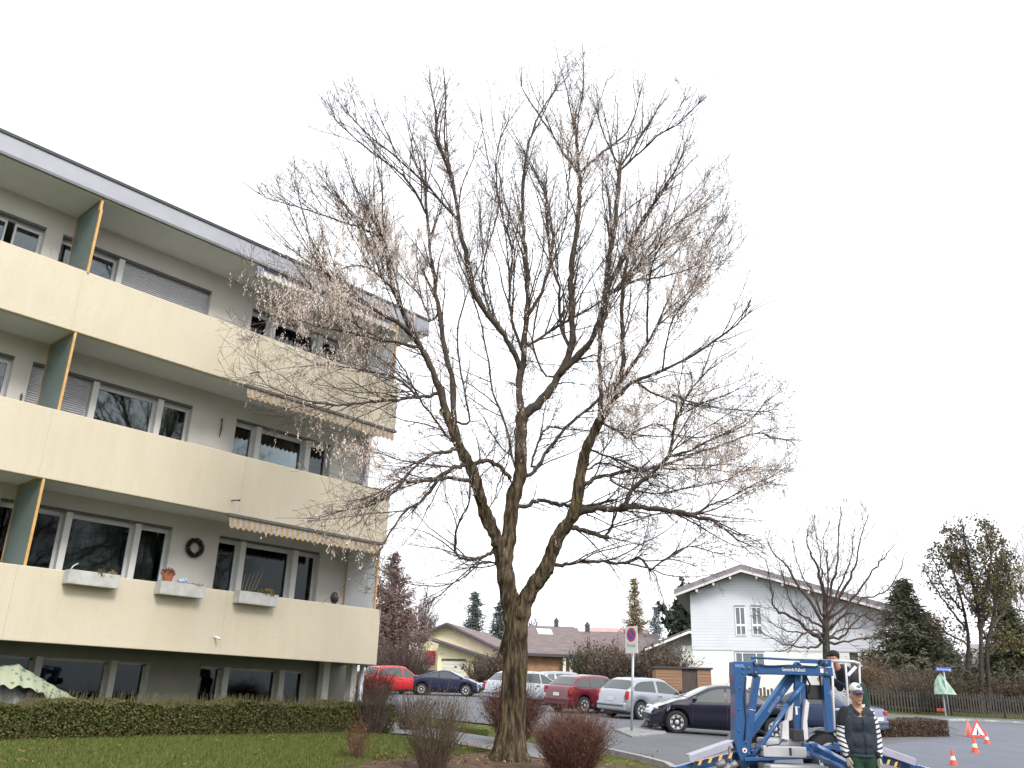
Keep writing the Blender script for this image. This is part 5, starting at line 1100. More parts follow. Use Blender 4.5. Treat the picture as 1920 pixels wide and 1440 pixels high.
# ------------------------------------------------------------------ houses
M_YEL=mat('yellow_plaster',(.80,.72,.50),.9,.04,1); M_TILE=mat('brown_tiles',(.13,.10,.10),.85,.2,1.5,.4,bscale=6,stretch=(1,1,4),col2=(.19,.15,.145)); M_EAVE=mat('dark_eave',(.055,.05,.07),.7,.1); M_WHITEH=mat('white_plaster',(.82,.82,.80),.9,.03,1)
M_SIDING=mat('white_siding',(.68,.70,.75),.8,.04,1); M_WOODBR=mat('brown_wood_wall',(.27,.14,.085),.8,.2,3,col2=(.36,.21,.13)); M_RSH=mat('red_shutter',(.42,.02,.04),.6,.1); M_GREYW=mat('grey_wall',(.36,.34,.33),.9,.1,1)
M_WGL=mat('house_glass',(.16,.18,.21),.08,.1,spec=.8)
def gable(name,label,px,Y,az,W,eL,eR,rz,frac,depth,bz,over,wm,rm,front=.7,fascia=None,th=.16,px_anchor=0):
    """gable wall facing azimuth az; px column of its left edge; heights are world z"""
    o=Vector((math.sin(az),math.cos(az),0)); x=Vector((-o.y,o.x,0)); P0=at(px,1300,Y); P0=Vector((P0.x,P0.y,0)); M=frame(P0,x,o,(0,0,1))
    t=thing(name,label,'house',(P0.x,P0.y,bz))
    b=MB(); b.prism([(0,bz-.6),(W,bz-.6),(W,eR),(W*frac,rz),(0,eL)] if 0<frac<1 else [(0,bz-.6),(W,bz-.6),(W,eR),(0,eL)],-depth,0,M); part('wall',b,wm,t)
    def slab(xa,za,xb,zb_):
        b=MB(); b.prism([(xa,za),(xb,zb_),(xb,zb_+th),(xa,za+th)],-depth-.3,front,M); return b
    if 0<frac<1:
        sl=(rz-eL)/(W*frac); sr_=(rz-eR)/(W*(1-frac))
        r1=part('roof',slab(-over,eL-sl*over,W*frac,rz),rm,t); part('roof',slab(W*frac,rz+.002,W+over,eR-sr_*over),rm,t)
        b=MB(); b.prism([(-over,eL-sl*over-.02),(W*frac,rz-.02),(W+over,eR-sr_*over-.02),(W+over,eR-sr_*over-.2),(W*frac,rz-.22),(-over,eL-sl*over-.2)],front+.003,front+.05,M); part('bargeboard',b,fascia or M_EAVE,t)
    else:
        s_=(eL-eR)/W; part('roof',slab(-over,eL+s_*over,W+over,eR-s_*over),rm,t)
        b=MB(); b.prism([(-over,eL+s_*over-.02),(W+over,eR-s_*over-.02),(W+over,eR-s_*over-.22),(-over,eL+s_*over-.22)],front+.003,front+.05,M); part('bargeboard',b,fascia or M_EAVE,t)
    return t,M,P0,x,o
def on_plane(px,py,P0,x,o):
    v=ray(px,py); k=P0.dot(o)/v.dot(o); P=v*k; return (P-P0).dot(x),P.z
# white house
az=R(180+7)
t,M,P0,x,o=gable('white_house','white two storey house with grey siding above and a wide shallow gable','',0,0,1,1,1,1,.5,1,0,.5,M_WHITEH,M_TILE) if False else (None,)*5
def wall_poly(label):
    az=R(196); o=Vector((math.sin(az),math.cos(az),0)); x=Vector((-o.y,o.x,0)); P0=at(1302,1300,60); P0=Vector((P0.x,P0.y,0)); return P0,x,o
P0,x,o=wall_poly(''); M=frame(P0,x,o,(0,0,1)); bz=g(P0.x,P0.y)-.5
q=lambda px,py: on_plane(px,py,P0,x,o)
t=thing('white_house','white two storey house with pale grey siding above and a wide shallow gable','house',(P0.x,P0.y,bz+.5))
W=q(1664,1200)[0]; eL=q(1302,1112)[1]; rx,rz=q(1390,1074); eR=q(1664,1148)[1]; sid=q(1390,1220)[1]; Wl=q(1590,1200)[0]
b=MB(); b.prism([(0,bz),(Wl,bz),(Wl,sid),(0,sid)],-11,0,M); part('wall',b,M_WHITEH,t)
b=MB(); b.prism([(-.03,sid),(W,sid),(W,eR),(rx,rz),(-.03,eL)],-11,.04,M); up_=part('upper_wall',b,M_SIDING,t)
b=MB(); zz=sid+.05
while zz<rz-.2:
    xa=-.03 if zz<eL else (zz-eL)/(rz-eL)*rx; xb=W if zz<eR else W-(zz-eR)/(rz-eR)*(W-rx); b.box(xa,xb,.041,.052,zz,zz+.015,M); zz+=.19
part('siding_line',b,mat('siding_line',(.57,.58,.64),.9,0),up_)
ex,ez=q(1284,1108); r2=q(1388,1066); e2=q(1692,1142)
b=MB(); b.prism([(-1.0,eL-.25),(rx,rz+.02),(rx,rz+.42),(-1.0,eL+.12)],-11.5,1.1,M); part('roof',b,mat('roof_side',(.22,.20,.22),.8,.15,2),t)
b=MB(); b.prism([(rx,rz+.021),(W+1.,eR-.22),(W+1.,eR+.15),(rx,rz+.421)],-11.5,1.1,M); part('roof',b,mat('roof_side'),t)
b=MB(); b.prism([(-1.02,eL-.38),(rx,rz-.10),(W+1.02,eR-.35),(W+1.02,eR-.20),(rx,rz+.05),(-1.02,eL-.23)],1.103,1.16,M); part('bargeboard',b,mat('rafter_white',(.62,.60,.58),.8,.05),t)
for k,(fx) in enumerate([0.5,1.6,2.7,4.4,6,7.6,9.2]):
    zc=(eL+(rz-eL)*min(1,fx/rx)) if fx<rx else rz-(rz-eR)*(fx-rx)/(W-rx)
    b=MB(); b.box(fx-.07,fx+.07,.04,1.08,zc-.24,zc-.06,M); part('rafter',b,mat('rafter_white'),t)
def hwin(px0,py0,px1,py1,mull,low=None,recess=True):
    xa,z1=q(px0,py0); xb,z0=q(px1,py1); f=MB(); w=.07
    f.box(xa,xb,.045,.10,z1-w,z1,M); f.box(xa,xb,.045,.10,z0,z0+w,M); f.box(xa,xa+w,.045,.10,z0+w,z1-w,M); f.box(xb-w,xb,.045,.10,z0+w,z1-w,M)
    for m_ in mull: xm=xa+(xb-xa)*m_; f.box(xm-w/2,xm+w/2,.045,.10,z0+w,z1-w,M)
    if low: zm=z0+(z1-z0)*low; f.box(xa+w,xb-w,.045,.103,zm-w,zm+w,M)
    wv=part('window',f,mat('white_frame',(.8,.8,.8),.5,.02),t); p_=MB(); p_.box(xa+w*.5,xb-w*.5,.043,.06,z0+w*.5,z1-w*.5,M); part('pane',p_,M_WGL,wv)
    s_=MB(); s_.box(xa,xb,.045,.115,z1,z1+.1,M); part('lintel',s_,mat('lintel',(.25,.25,.33),.7,.05),wv)
hwin(1377,1138,1400,1192,[.5],.36); hwin(1408,1138,1431,1192,[.5],.36); hwin(1378,1223,1436,1262,[.25,.72])
# porch at the right of the white house
xa,zq=q(1592,1216); b=MB(); b.box(Wl,W,-5,-.5,bz,sid,M); part('porch_wall',b,M_GREYW,t)
for pxx in (1612,1624): xa,_=q(pxx,1230); b=MB(); b.box(xa-.1,xa+.1,-.2,0,bz,sid,M); part('porch_post',b,M_WHITEH,t)
xa,_=q(1655,1230); b=MB(); b.box(xa-.1,xa+.75,-.1,.02,bz,sid,M); part('wooden_door',b,mat('orange_wood',(.33,.17,.05),.7,.25,4),t)
# yellow house and its garage
t,M,P0,x,o=gable('yellow_house','pale yellow single storey house with brown roof and one red shutter','',0,0,1,1,1,1,.5,1,0,.5,M_YEL,M_TILE) if False else gable('yellow_house','pale yellow single storey house with brown roof and one red shutter',778,90,R(196),8.4,6.0,5.0,7.25,.37,13,2.0,1.1,M_YEL,M_TILE)
q=lambda px,py: on_plane(px,py,P0,x,o)
xa,z1=q(797,1220); xb,z0=q(815,1248); b=MB(); b.box(xa,(xa+xb)/2-.01,.01,.06,z0,z1,M); s1=part('shutter',b,M_RSH,t); b=MB(); b.box((xa+xb)/2+.01,xb,.01,.06,z0,z1,M); part('shutter',b,M_RSH,t); b=MB(); b.box(xa-.1,xb+.1,.01,.10,z0-.1,z0-.01,M); part('sill',b,M_WHITEH,t)
b=MB(); b.box(-.05,2.4,.0,.05,2.0,2.9,M); part('wall_base',b,mat('wall_base',(.1,.09,.12),.9,.1),t)
t,M,P0,x,o=gable('garage','yellow garage with a brown sloping roof and white door in front of the yellow house',817,85,R(188),5.6,5.35,3.75,0,0,8,1.9,.5,M_YEL,M_TILE,front=.9)
q=lambda px,py: on_plane(px,py,P0,x,o)
xa,z1=q(831,1238); xb,z0=q(870,1268); b=MB(); b.box(xa,xb,.01,.05,z0,z1,M); d=part('garage_door',b,mat('garage_door',(.66,.64,.55),.6,.04),t); b=MB()
for k in (.25,.5,.75): b.box(xa,xb,.051,.056,z0+(z1-z0)*k,z0+(z1-z0)*k+.02,M)
b.box((xa+xb)/2+.1,(xa+xb)/2+.3,.056,.09,z0+.55*(z1-z0),z0+.65*(z1-z0),M); part('door_handle',b,M_BLACK,d)
b=MB(); b.box(xa-.1,xb+.1,.01,.14,z1,z1+.14,M); part('lintel',b,M_EAVE,t)
def long_house(name,label,px,Y,L,Dp,e,rz,bz,wm,rm=None,rot=0,over=.7,sky=[],chim=None):
    az=R(180+rot); o=Vector((math.sin(az),math.cos(az),0)); x=Vector((-o.y,o.x,0)); P=at(px,1300,Y); P0=Vector((P.x,P.y,0)); M=frame(P0,x,o,(0,0,1)); t=thing(name,label,'house',(P0.x,P0.y,bz))
    Mx=M@Matrix(((0,1,0,0),(1,0,0,0),(0,0,1,0),(0,0,0,1)))
    b=MB(); b.prism([(0,bz-.5),(-Dp,bz-.5),(-Dp,e),(-Dp/2,rz-.1),(0,e)],0,L,Mx); part('wall',b,wm,t)
    s_=(rz-e)/(Dp/2)
    b=MB(); b.prism([(over,e-s_*over),(-Dp/2,rz),(-Dp/2,rz+.15),(over,e-s_*over+.15)],-over,L+over,Mx); rf=part('roof',b,rm or M_TILE,t)
    b=MB(); b.prism([(-Dp-over,e-s_*over),(-Dp/2-.001,rz),(-Dp/2-.001,rz+.15),(-Dp-over,e-s_*over+.15)],-over,L+over,Mx); part('roof',b,rm or M_TILE,t)
    b=MB(); b.box(-over,L+over,over+.002,over+.12,e-s_*over-.1,e-s_*over+.1,M); part('gutter',b,M_EAVE,t)
    for (sx,sf) in sky:
        y=-Dp/2*sf; z=e+(rz-e)*sf; b=MB(); b.prism([(y+.5,z-s_*.5+.17),(y-.5,z+s_*.5+.17),(y-.5,z+s_*.5+.22),(y+.5,z-s_*.5+.22)],sx,sx+1.3,Mx); part('skylight',b,mat('skylight',(.8,.82,.85),.1,.02,metal=.8),rf)
    if chim: b=MB(); b.box(chim-.25,chim+.25,-Dp/2-.25,-Dp/2+.25,rz-.3,rz+.7,M); b.lathe([(.38,0),(.05,.45)],4,M@Matrix.Translation((chim,-Dp/2,rz+.7))); part('chimney',b,M_EAVE,rf)
    return t,M,P0,x,o
t,M,P0,x,o=long_house('row_house','long low house with brown tiled roof and reddish wall right of the trunk',975,74,5.0,9,4.15,6.35,1.6,M_WOODBR,rot=-8,sky=[(1.9,.75)])
for k in (3.4,3.95): b=MB(); b.box(k,k+.22,.35,.6,1.4,4.0,M); part('post',b,M_WHITEH,t)
long_house('row_house','brown roofed house with a pointed chimney behind the maroon car',1055,92,6.5,10,5.0,7.45,2.2,M_GREYW,rot=6,sky=[(3.3,.55)],chim=2.4)
long_house('row_house','taller brown roof just right of the big trunk with a skylight',985,100,5.0,11,6.2,8.6,2.4,M_GREYW,rot=0,sky=[(.3,.6)],chim=3.6)
long_house('row_house','grey brown roof left of the sign pole behind the bushes',1118,86,5.5,9,4.6,6.9,2.2,M_GREYW,rot=4)
long_house('far_house','distant house with a pale red roof on the skyline left of the sign',1118,150,9,14,10.,12.9,3.,M_WHITEH,rm=mat('red_tiles',(.40,.27,.26),.9,.1,1),rot=0)
long_house('far_house','distant pale house between the trees at the right edge',1860,95,9,9,4.6,7.6,1.5,M_WHITEH,rm=mat('grey_tiles',(.22,.21,.21),.9,.15,1),rot=15)
t,M,P0,x,o=gable('small_white_house','small house with white edged shallow roof left of the white house',1232,78,R(186),6.5,5.2,5.3,6.35,.43,9,1.6,1.0,M_GREYW,M_TILE,fascia=mat('white_board',(.78,.78,.80),.7,.03),front=1.2)
b=MB(); b.box(2.2,6,.01,.06,2.6,5.2,M); part('white_panel',b,M_WHITEH,t)
b=MB(); b.box(.6,1.9,.01,.06,2.9,4.6,M); part('window',b,M_WGL,t)
# wooden shed
P0=at(1231,1300,50.5); P0=Vector((P0.x,P0.y,0)); az=R(184); o=Vector((math.sin(az),math.cos(az),0)); x=Vector((-o.y,o.x,0)); M=frame(P0,x,o,(0,0,1)); bz=g(P0.x,P0.y)-.15; zt_=on_plane(1250,1253,P0,x,o)[1]; q=lambda px,py: on_plane(px,py,P0,x,o)
M_SHED=mat('shed_wood',(.23,.125,.075),.85,.15,4,col2=(.33,.19,.12),stretch=(.3,.3,6)); M_SHEDD=mat('shed_dark',(.075,.055,.05),.85,.2,4,stretch=(6,6,.3))
t=thing('wooden_shed','orange brown boarded bin shelter with dark double door behind the silver hatchback','shed',(P0.x,P0.y,bz)); x1=q(1279,1280)[0]; x2=q(1308,1280)[0]; x3=q(1334,1280)[0]
b=MB(); b.box(0,x1,-2.2,0,bz,zt_,M); b.box(x2,x3,-2.2,0,bz,zt_-.02,M); part('wall',b,M_SHED,t)
b=MB(); b.box(x1,(x1+x2)/2-.01,-.15,-.05,bz,zt_-.04,M); b.box((x1+x2)/2+.01,x2,-.15,-.05,bz,zt_-.04,M); part('door',b,M_SHEDD,t)
b=MB(); b.box(-.1,x3+.1,-2.3,.12,zt_+.001,zt_+.09,M); part('roof',b,M_EAVE,t)
b=MB()
for k in range(9): b.box(.02,x1-.02,.001,.006,bz+.2+.17*k,bz+.215+.17*k,M); b.box(x2+.02,x3-.02,.001,.006,bz+.2+.17*k,bz+.215+.17*k,M)
part('board_gap',b,M_SHEDD,t)
# short dark palings right of the shed
t=thing('garden_fence','short dark wooden fence right of the shed','fence',q(1340,1300)[0]*x+P0+Vector((0,0,bz))); b=MB(); 
for k in range(16): xx=x3+.25+.2*k; b.box(xx,xx+.13,-.4,-.37,bz,bz+.95+.06*math.sin(k*2.1),M)
b.box(x3+.2,x3+3.4,-.44,-.401,bz+.3,bz+.38,M); part('pales',b,mat('dark_pales',(.10,.07,.065),.9,.2),t)
# picket fence on the right
M_PICK=mat('weathered_pales',(.06,.055,.048),.9,.25,4)
def pfence(label,A,B_,h,gap,seed):
    A=Vector(A);B_=Vector(B_); L=(B_-A).length; d=(B_-A).normalized(); nn=Vector((d.y,-d.x,0)); t=thing('picket_fence',label,'fence',(A.x,A.y,g(A.x,A.y))); b=MB(); rs=random.Random(seed); k=0
    while k*gap<L:
        p=A+d*(k*gap); z=g(p.x,p.y); M=frame((p.x,p.y,z),d,nn,(0,0,1)); hh=h*rs.uniform(.95,1.04); b.prism([(-.035,.04),(.035,.04),(.035,hh-.05),(0,hh),(-.035,hh-.05)],-.012,.012,M); k+=1
    pl_=part('pales',b,M_PICK,t)
    for zz in (.25,.78):
        b=MB(); 
        for i in range(10): p=A+d*(L*i/10); q_=A+d*(L*(i+1)/10); b.obox((p.x+nn.x*-.03,p.y+nn.y*-.03,g(p.x,p.y)+zz*h),(q_.x+nn.x*-.03,q_.y+nn.y*-.03,g(q_.x,q_.y)+zz*h),.03,.07)
        part('rail',b,M_PICK,t)
    for i in range(int(L/2.4)+1):
        p=A+d*min(L,i*2.4); b=MB(); b.box(-.06,.06,-.11,-.045,0,h+.06,frame((p.x,p.y,g(p.x,p.y)-.05),d,nn,(0,0,1))); part('post',b,M_PICK,t)
a=vxy(1628,1340,46); c=vxy(1778,1345,45.5); e=vxy(1960,1352,45)
pfence('weathered picket fence behind the blue car and low hedge',a,c,1.05,.15,1)
pfence('darker picket fence running to the right edge of the picture',c+Vector((.3,.1,0)),e,1.1,.13,2)

# ------------------------------------------------------------------ blue trailer lift
M_LB=paint('lift_blue',(.011,.078,.235),.0,.45); M_LG=mat('lift_grey',(.42,.42,.44),.5,.1,3); M_LW=mat('lift_white',(.62,.60,.62),.45,.06); M_TXT=mat('lettering_white',(.8,.8,.8),.6,0); M_STEEL=mat('steel',(.5,.5,.52),.35,.1,metal=.8); M_HAZY=mat('hazard_yellow',(.75,.42,.10),.5,.1)
def worn(m,k=.3):
    nt=m.node_tree; b=nt.nodes['Principled BSDF']; c=tuple(b.inputs['Base Color'].default_value)[:3]; tc=nt.nodes.new('ShaderNodeTexCoord'); nz=nt.nodes.new('ShaderNodeTexNoise'); nz.inputs['Scale'].default_value=6; nz.inputs['Detail'].default_value=9; nz.inputs['Roughness'].default_value=.75; nt.links.new(tc.outputs['Object'],nz.inputs[0])
    r=nt.nodes.new('ShaderNodeValToRGB'); e=r.color_ramp.elements; e[0].position=.30; e[0].color=(c[0]*.5+.02,c[1]*.5+.015,c[2]*.45+.01,1); e[1].position=.46; e[1].color=(*c,1); e2=e.new(.62); e2.color=(*c,1); e3=e.new(.74); e3.color=(c[0]*1+.05,c[1]*1.2+.06,c[2]*1.1+.07,1)
    nt.links.new(nz.outputs[0],r.inputs[0]); nt.links.new(r.outputs[0],b.inputs['Base Color'])
worn(M_LB)
MY=12.0
def MP(px,py,dy=0.): return at(px,py,MY+dy)
gz=g(*MP(1450,1440)[:2])
lf_=thing('trailer_lift','blue trailer mounted boom lift with folded arms and spread outriggers','cherry picker',(MP(1450,1400).x,MP(1450,1400).y,gz))
def beam(name,pts,w,h,m=None,dy=0.,parent=None,bev=.006,up_=(0,-1,0),lab=None):
    b=MB()
    for (a,c) in zip(pts[:-1],pts[1:]):
        A=MP(a[0],a[1],(a[2] if len(a)>2 else 0)+dy); C=MP(c[0],c[1],(c[2] if len(c)>2 else 0)+dy); b.obox(A,C,w,h,up_)
    return part(name,b,m or M_LB,parent or lf_,bevel=bev)
px1=12.0*.912/1680   # metres per photo pixel at the lift
def pw(n): return n*MY/1849*1.03
# rear mast
b=MB()
A=[MP(1375,1240,-.13),MP(1411,1240,-.13),MP(1412,1262,-.13),MP(1400,1266,-.13),MP(1399,1290,-.13),MP(1401,1340,-.13),MP(1407,1385,-.13),MP(1406,1422,-.13),MP(1402,1437,-.13),MP(1393,1437,-.13),MP(1383,1412,-.13),MP(1378,1395,-.13),MP(1378,1300,-.13),MP(1375,1264,-.13)]
def slab_from(P,th,name,m,parent=lf_,bev=.008):
    b=MB(); n=len(P); off=Vector((0,th,0)); b.v=[tuple(p) for p in P]+[tuple(p+off) for p in P]
    b.f=[list(range(n))[::-1],list(range(n,2*n))]+[[i,(i+1)%n,(i+1)%n+n,i+n] for i in range(n)]; b.mi=[0]*(n+2); return part(name,b,m,parent,bevel=bev)
mast=slab_from(A,.24,'mast',M_LB)
b=MB()
for (x,y) in [(1396,1407)]:
    c=MP(x,y,-.135); b.lathe([(.03,0),(.03,.01)],14,Matrix.Translation(c)@Matrix.Rotation(PI/2,4,'X'))
part('sticker',b,M_TXT,mast)
b=MB(); c=MP(1396,1407,-.137); b.lathe([(.014,0),(.014,.012)],12,Matrix.Translation(c)@Matrix.Rotation(PI/2,4,'X')); part('sticker_mark',b,M_LAMPR,mast)
b=MB(); b.box(0,pw(17),-.002,0,0,pw(6),Matrix.Translation(MP(1378,1251,-.132))); part('sticker',b,mat('pale_blue_label',(.10,.22,.5),.5,0),mast)
# second strut
beam('strut',[(1419,1266,-.02),(1409,1330,-.02),(1398,1415,-.02)],pw(13),.10)
# joint block between the mast and the upper arm
slab_from([MP(1405,1240,-.1),MP(1418,1238,-.1),MP(1424,1262,-.1),MP(1421,1268,-.1),MP(1408,1266,-.1)],.22,'joint',mat('lift_dark_blue',(.012,.045,.17),.5,.05))
# upper arm with lettering
ua=beam('upper_arm',[(1413,1255),(1558,1259.5)],pw(17),.16)
A_=MP(1413,1255,-.085); B_=MP(1558,1259.5,-.085); xd=(B_-A_).normalized(); zd=Vector((0,-1,0)).cross(xd)*-1; zd=xd.cross(Vector((0,1,0)))*-1
zd=Vector((-xd.z,0,xd.x)).normalized(); nd=xd.cross(zd)
def txt(body,px,py,size,dy,x_,z_,nm,parent,m_=None,sx=1.):
    o_=MP(px,py,dy); return flat_text(body,size,frame(o_,x_,z_,x_.cross(z_)),nm,m_ or M_TXT,parent,sx=sx)
txt('Gemeinde Kallnach',1488,1256,pw(9.5),-.088,xd,zd,'lettering',ua,sx=.62)
b=MB(); b.box(-pw(3),pw(3),-.002,0,-pw(4),pw(4),Matrix.Translation(MP(1541,1257.5,-.084))); part('sticker',b,M_TXT,ua); b=MB(); b.lathe([(.012,0),(.012,.003)],10,Matrix.Translation(MP(1546,1258,-.086))@Matrix.Rotation(PI/2,4,'X')); part('sticker_mark',b,M_LAMPR,ua)
# thin link bar above
b=MB(); b.tube([MP(1411,1233),MP(1480,1236.5),MP(1553,1238.5)],pw(2.2),8); b.tube([MP(1411,1232),MP(1412,1250)],pw(2.4),8); b.ell(MP(1411,1233),.022); part('link_rod',b,M_LB,lf_,smooth=True)
beam('link_arm',[(1500,1239,.02),(1556,1241,.02)],pw(8),.07)
# diagonal lower arm with lettering
la=beam('lower_arm',[(1402,1378,.16),(1450,1313,.16),(1499,1246,.16)],pw(17),.15); 
b=MB(); Aq=MP(1397.5,1372,.078); Bq=MP(1493,1242,.078); b.obox(Aq,Bq,pw(6),.012,(0,-1,0)); part('painted_highlight',b,paint('lift_blue_highlight',(.07,.20,.46),0,.35),la)  # lighter strip painting the sky's sheen on the arm's upper side
dA=MP(1402,1378,.07); dB=MP(1499,1246,.07); xd2=(dB-dA); xd2.y=0; xd2.normalize(); zd2=Vector((-xd2.z,0,xd2.x))
txt('ANHÄNGER - LIFT',1457,1313,pw(8),.078,xd2,zd2,'lettering',la,mat('lettering_blue',(.35,.42,.62),.6,0),sx=.9)
# cylinder rod
b=MB(); b.tube([MP(1392,1444,-.12),MP(1440,1380,-.12),MP(1478,1320,-.10)],pw(4.2),10); b.tube([MP(1478,1320,-.10),MP(1506,1283,-.05)],pw(5.5),12); b.ell(MP(1405,1414,-.17),.02); part('hydraulic_cylinder',b,M_LB,lf_,smooth=True)
# central uprights
beam('upright',[(1495,1264,.05),(1493,1325,.05),(1497,1385,.05)],pw(11),.08)
beam('upright',[(1508,1262,.12),(1503,1325,.12),(1500,1388,.12)],pw(9),.08,m=paint('lift_blue_mid',(.03,.12,.33),0,.45))
b=MB(); b.box(0,pw(4),-.003,0,0,pw(15),Matrix.Translation(MP(1492,1340,0.005))); part('sticker',b,M_TXT,lf_)
# right-hand post
slab_from([MP(1541,1237,-.05),MP(1559,1236,-.05),MP(1560,1262,-.05),MP(1556,1275,-.05),MP(1564,1372,-.05),MP(1552,1374,-.05),MP(1546,1310,-.05),MP(1543,1262,-.05)],.12,'front_post',M_LB)
slab_from([MP(1538,1236,-.07),MP(1554,1238,-.07),MP(1556,1248,-.07),MP(1541,1249,-.07)],.16,'joint',MATS['lift_dark_blue'])
b=MB(); b.tube([MP(1536,1262,0),MP(1539,1290,.02),MP(1549,1330,.0)],.012,6); b.tube([MP(1512,1270,.02),MP(1519,1284,.05),MP(1516,1300,.05)],.012,6); part('hose',b,M_BLACK,lf_,smooth=True)
# white hydraulic legs in the middle
slab_from([MP(1481,1308,-.05),MP(1488,1309,-.05),MP(1486,1350,-.05),MP(1479,1352,-.05),MP(1480,1388,-.05),MP(1466,1386,-.05),MP(1467,1356,-.05),MP(1475,1350,-.05)],.09,'cylinder_guard',M_LW)
slab_from([MP(1511,1310,-.05),MP(1518,1318,-.05),MP(1514,1352,-.05),MP(1516,1387,-.05),MP(1505,1389,-.05),MP(1506,1352,-.05)],.09,'cylinder_guard',M_LW)
b=MB(); b.box(-.11,.11,-.1,.1,-.09,.09,Matrix.Translation(MP(1524,1298,.15))); part('control_box',b,M_BLACK,lf_,bevel=.01)
b=MB(); b.box(-.07,.07,-.1,.1,-.07,.07,Matrix.Translation(MP(1493,1378,.02))); part('valve_block',b,M_BLACK,lf_,bevel=.01)
# turret covers and chassis
def boxpx(name,x0,y0,x1,y1,dy,th,m_,bev=.01,dz=0):
    a=MP(x0,y1,dy); c=MP(x1,y0,dy); b=MB(); b.box(a.x,c.x,a.y,a.y+th,a.z,c.z); return part(name,b,m_,lf_,bevel=bev)
boxpx('turret_cover',1436,1386,1502,1398,.0,.45,M_LG,.03)
boxpx('tool_box',1432,1401,1512,1419,-.25,.35,M_LG,.012)
boxpx('tool_box_clamp',1481,1402,1484,1416,-.262,.012,M_BLACK,.002)
beam('chassis_beam',[(1395,1424,-.2),(1520,1419,-.2)],pw(6),.06); beam('chassis_beam',[(1400,1432,.35),(1560,1400,.35)],pw(8),.06)
beam('chassis_beam',[(1410,1412,-.05),(1436,1402,-.05)],pw(9),.08)
a=MP(1400,1432); c=MP(1545,1420); b=MB(); b.box(a.x,c.x,a.y-.1,a.y+1.6,gz+.42,gz+.56); part('chassis',b,MATS['lift_dark_blue'],lf_,bevel=.01)
b=MB(); b.box(MP(1425,1440).x,MP(1532,1440).x,a.y-.45,a.y+.1,gz+.60,gz+.70); part('foot_plate',b,M_LG,lf_,bevel=.02)
slab_from([MP(1508,1394,-.2),MP(1530,1392,-.2),MP(1540,1402,-.2),MP(1532,1422,-.2),MP(1510,1420,-.2)],.14,'pivot_plate',M_LB)
b=MB(); c=MP(1515,1413,-.22); b.lathe([(.03,0),(.03,.02)],12,Matrix.Translation(c)@Matrix.Rotation(PI/2,4,'X')); part('pivot_pin',b,M_STEEL,lf_)
# wheels with mudguards
ty,rm=wheel_meshes(.33); tm=mesh_from('tyre',ty,M_TYRE,True); rmm=mesh_from('rim',rm,M_RIM)
for (px_,dy) in ((1550,.55),(1410,.8)):
    c=MP(px_,1440,dy); wz=MP(px_,1424,dy).z; w=bpy.data.objects.new('wheel',tm); scene.collection.objects.link(w); w.parent=lf_; w.location=Vector((c.x,c.y,wz))-lf_.location; w.rotation_euler=(PI/2,0,R(25))
    r_=bpy.data.objects.new('rim',rmm); scene.collection.objects.link(r_); r_.parent=w; r_.location=(0,0,.02)
    b=MB(); vs=[];n=14
    for i in range(n+1):
        an=R(15)+R(150)*i/n
        for yy in (-.13,.13): vs.append((c.x+.40*math.cos(an),c.y+yy,wz+.40*math.sin(an)))
        for yy in (-.13,.13): vs.append((c.x+.385*math.cos(an),c.y+yy,wz+.385*math.sin(an)))
    fs=[]
    for i in range(n): k=4*i; fs+=[(k,k+1,k+5,k+4),(k+2,k+6,k+7,k+3),(k,k+4,k+6,k+2),(k+1,k+3,k+7,k+5)]
    b.add(vs,fs); part('mudguard',b,mat('mudguard_grey',(.13,.14,.17),.7,.1),lf_,smooth=False)
# outriggers (arm, foot, grey shield, hazard stripes)
def outrigger(p0,p1,shield,stripes,foot):
    b=MB(); A=MP(*p0); C=MP(*p1); b.obox(A,C,.09,.10); o_=part('outrigger',b,M_LB,lf_,bevel=.008)
    if shield:
        b=MB(); A=MP(*shield[0]); C=MP(*shield[1]); A=A+Vector((0,0,.05)); C=C+Vector((0,0,.05)); b.obox(A,C,.16,.015,(0,0,1)); b.obox(A-Vector((0,.085,.045)),C-Vector((0,.085,.045)),.012,.085); part('shield',b,mat('shield_grey',(.36,.35,.43),.4,.05),o_,bevel=.004)
    for k in range(stripes[2] if stripes else 0):
        n=stripes[2]; f=(k+.5)/n; A=MP(stripes[0][0]+(stripes[1][0]-stripes[0][0])*f,stripes[0][1]+(stripes[1][1]-stripes[0][1])*f,stripes[3]); b=MB()
        b.add([A+Vector((-.03,0,-.03)),A+Vector((.005,0,-.03)),A+Vector((.035,0,.03)),A+Vector((0,0,.03))],[(0,1,2,3)]); part('hazard_stripe',b,M_HAZY if k%2==0 else M_BLACK,o_)
    C=MP(*foot); b=MB(); b.obox(Vector((C.x,C.y,C.z+.02)),Vector((C.x,C.y,g(C.x,C.y)+.05)),.07,.07,(0,1,0)); b.lathe([(.14,0),(.14,.02),(.05,.05)],16,Matrix.Translation((C.x,C.y,g(C.x,C.y)+.04))); part('outrigger_foot',b,M_STEEL,o_)
outrigger((1400,1412,.1),(1262,1446,-.3),((1370,1396,-.1),(1290,1424,-.25)),((1374,1416),(1298,1433),8,-.32),(1262,1446,-.3))
outrigger((1520,1398,.0),(1620,1452,-1.2),None,None,(1620,1460,-1.2))
outrigger((1560,1398,.5),(1745,1448,.3),((1650,1408,.3),(1712,1430,.3)),((1662,1428),(1690,1436),4,.2),(1745,1450,.3))
b=MB(); b.tube([MP(1520,1412,-.3),MP(1600,1450,-1.2)],.03,10); part('outrigger_cylinder',b,M_LB,lf_,smooth=True)
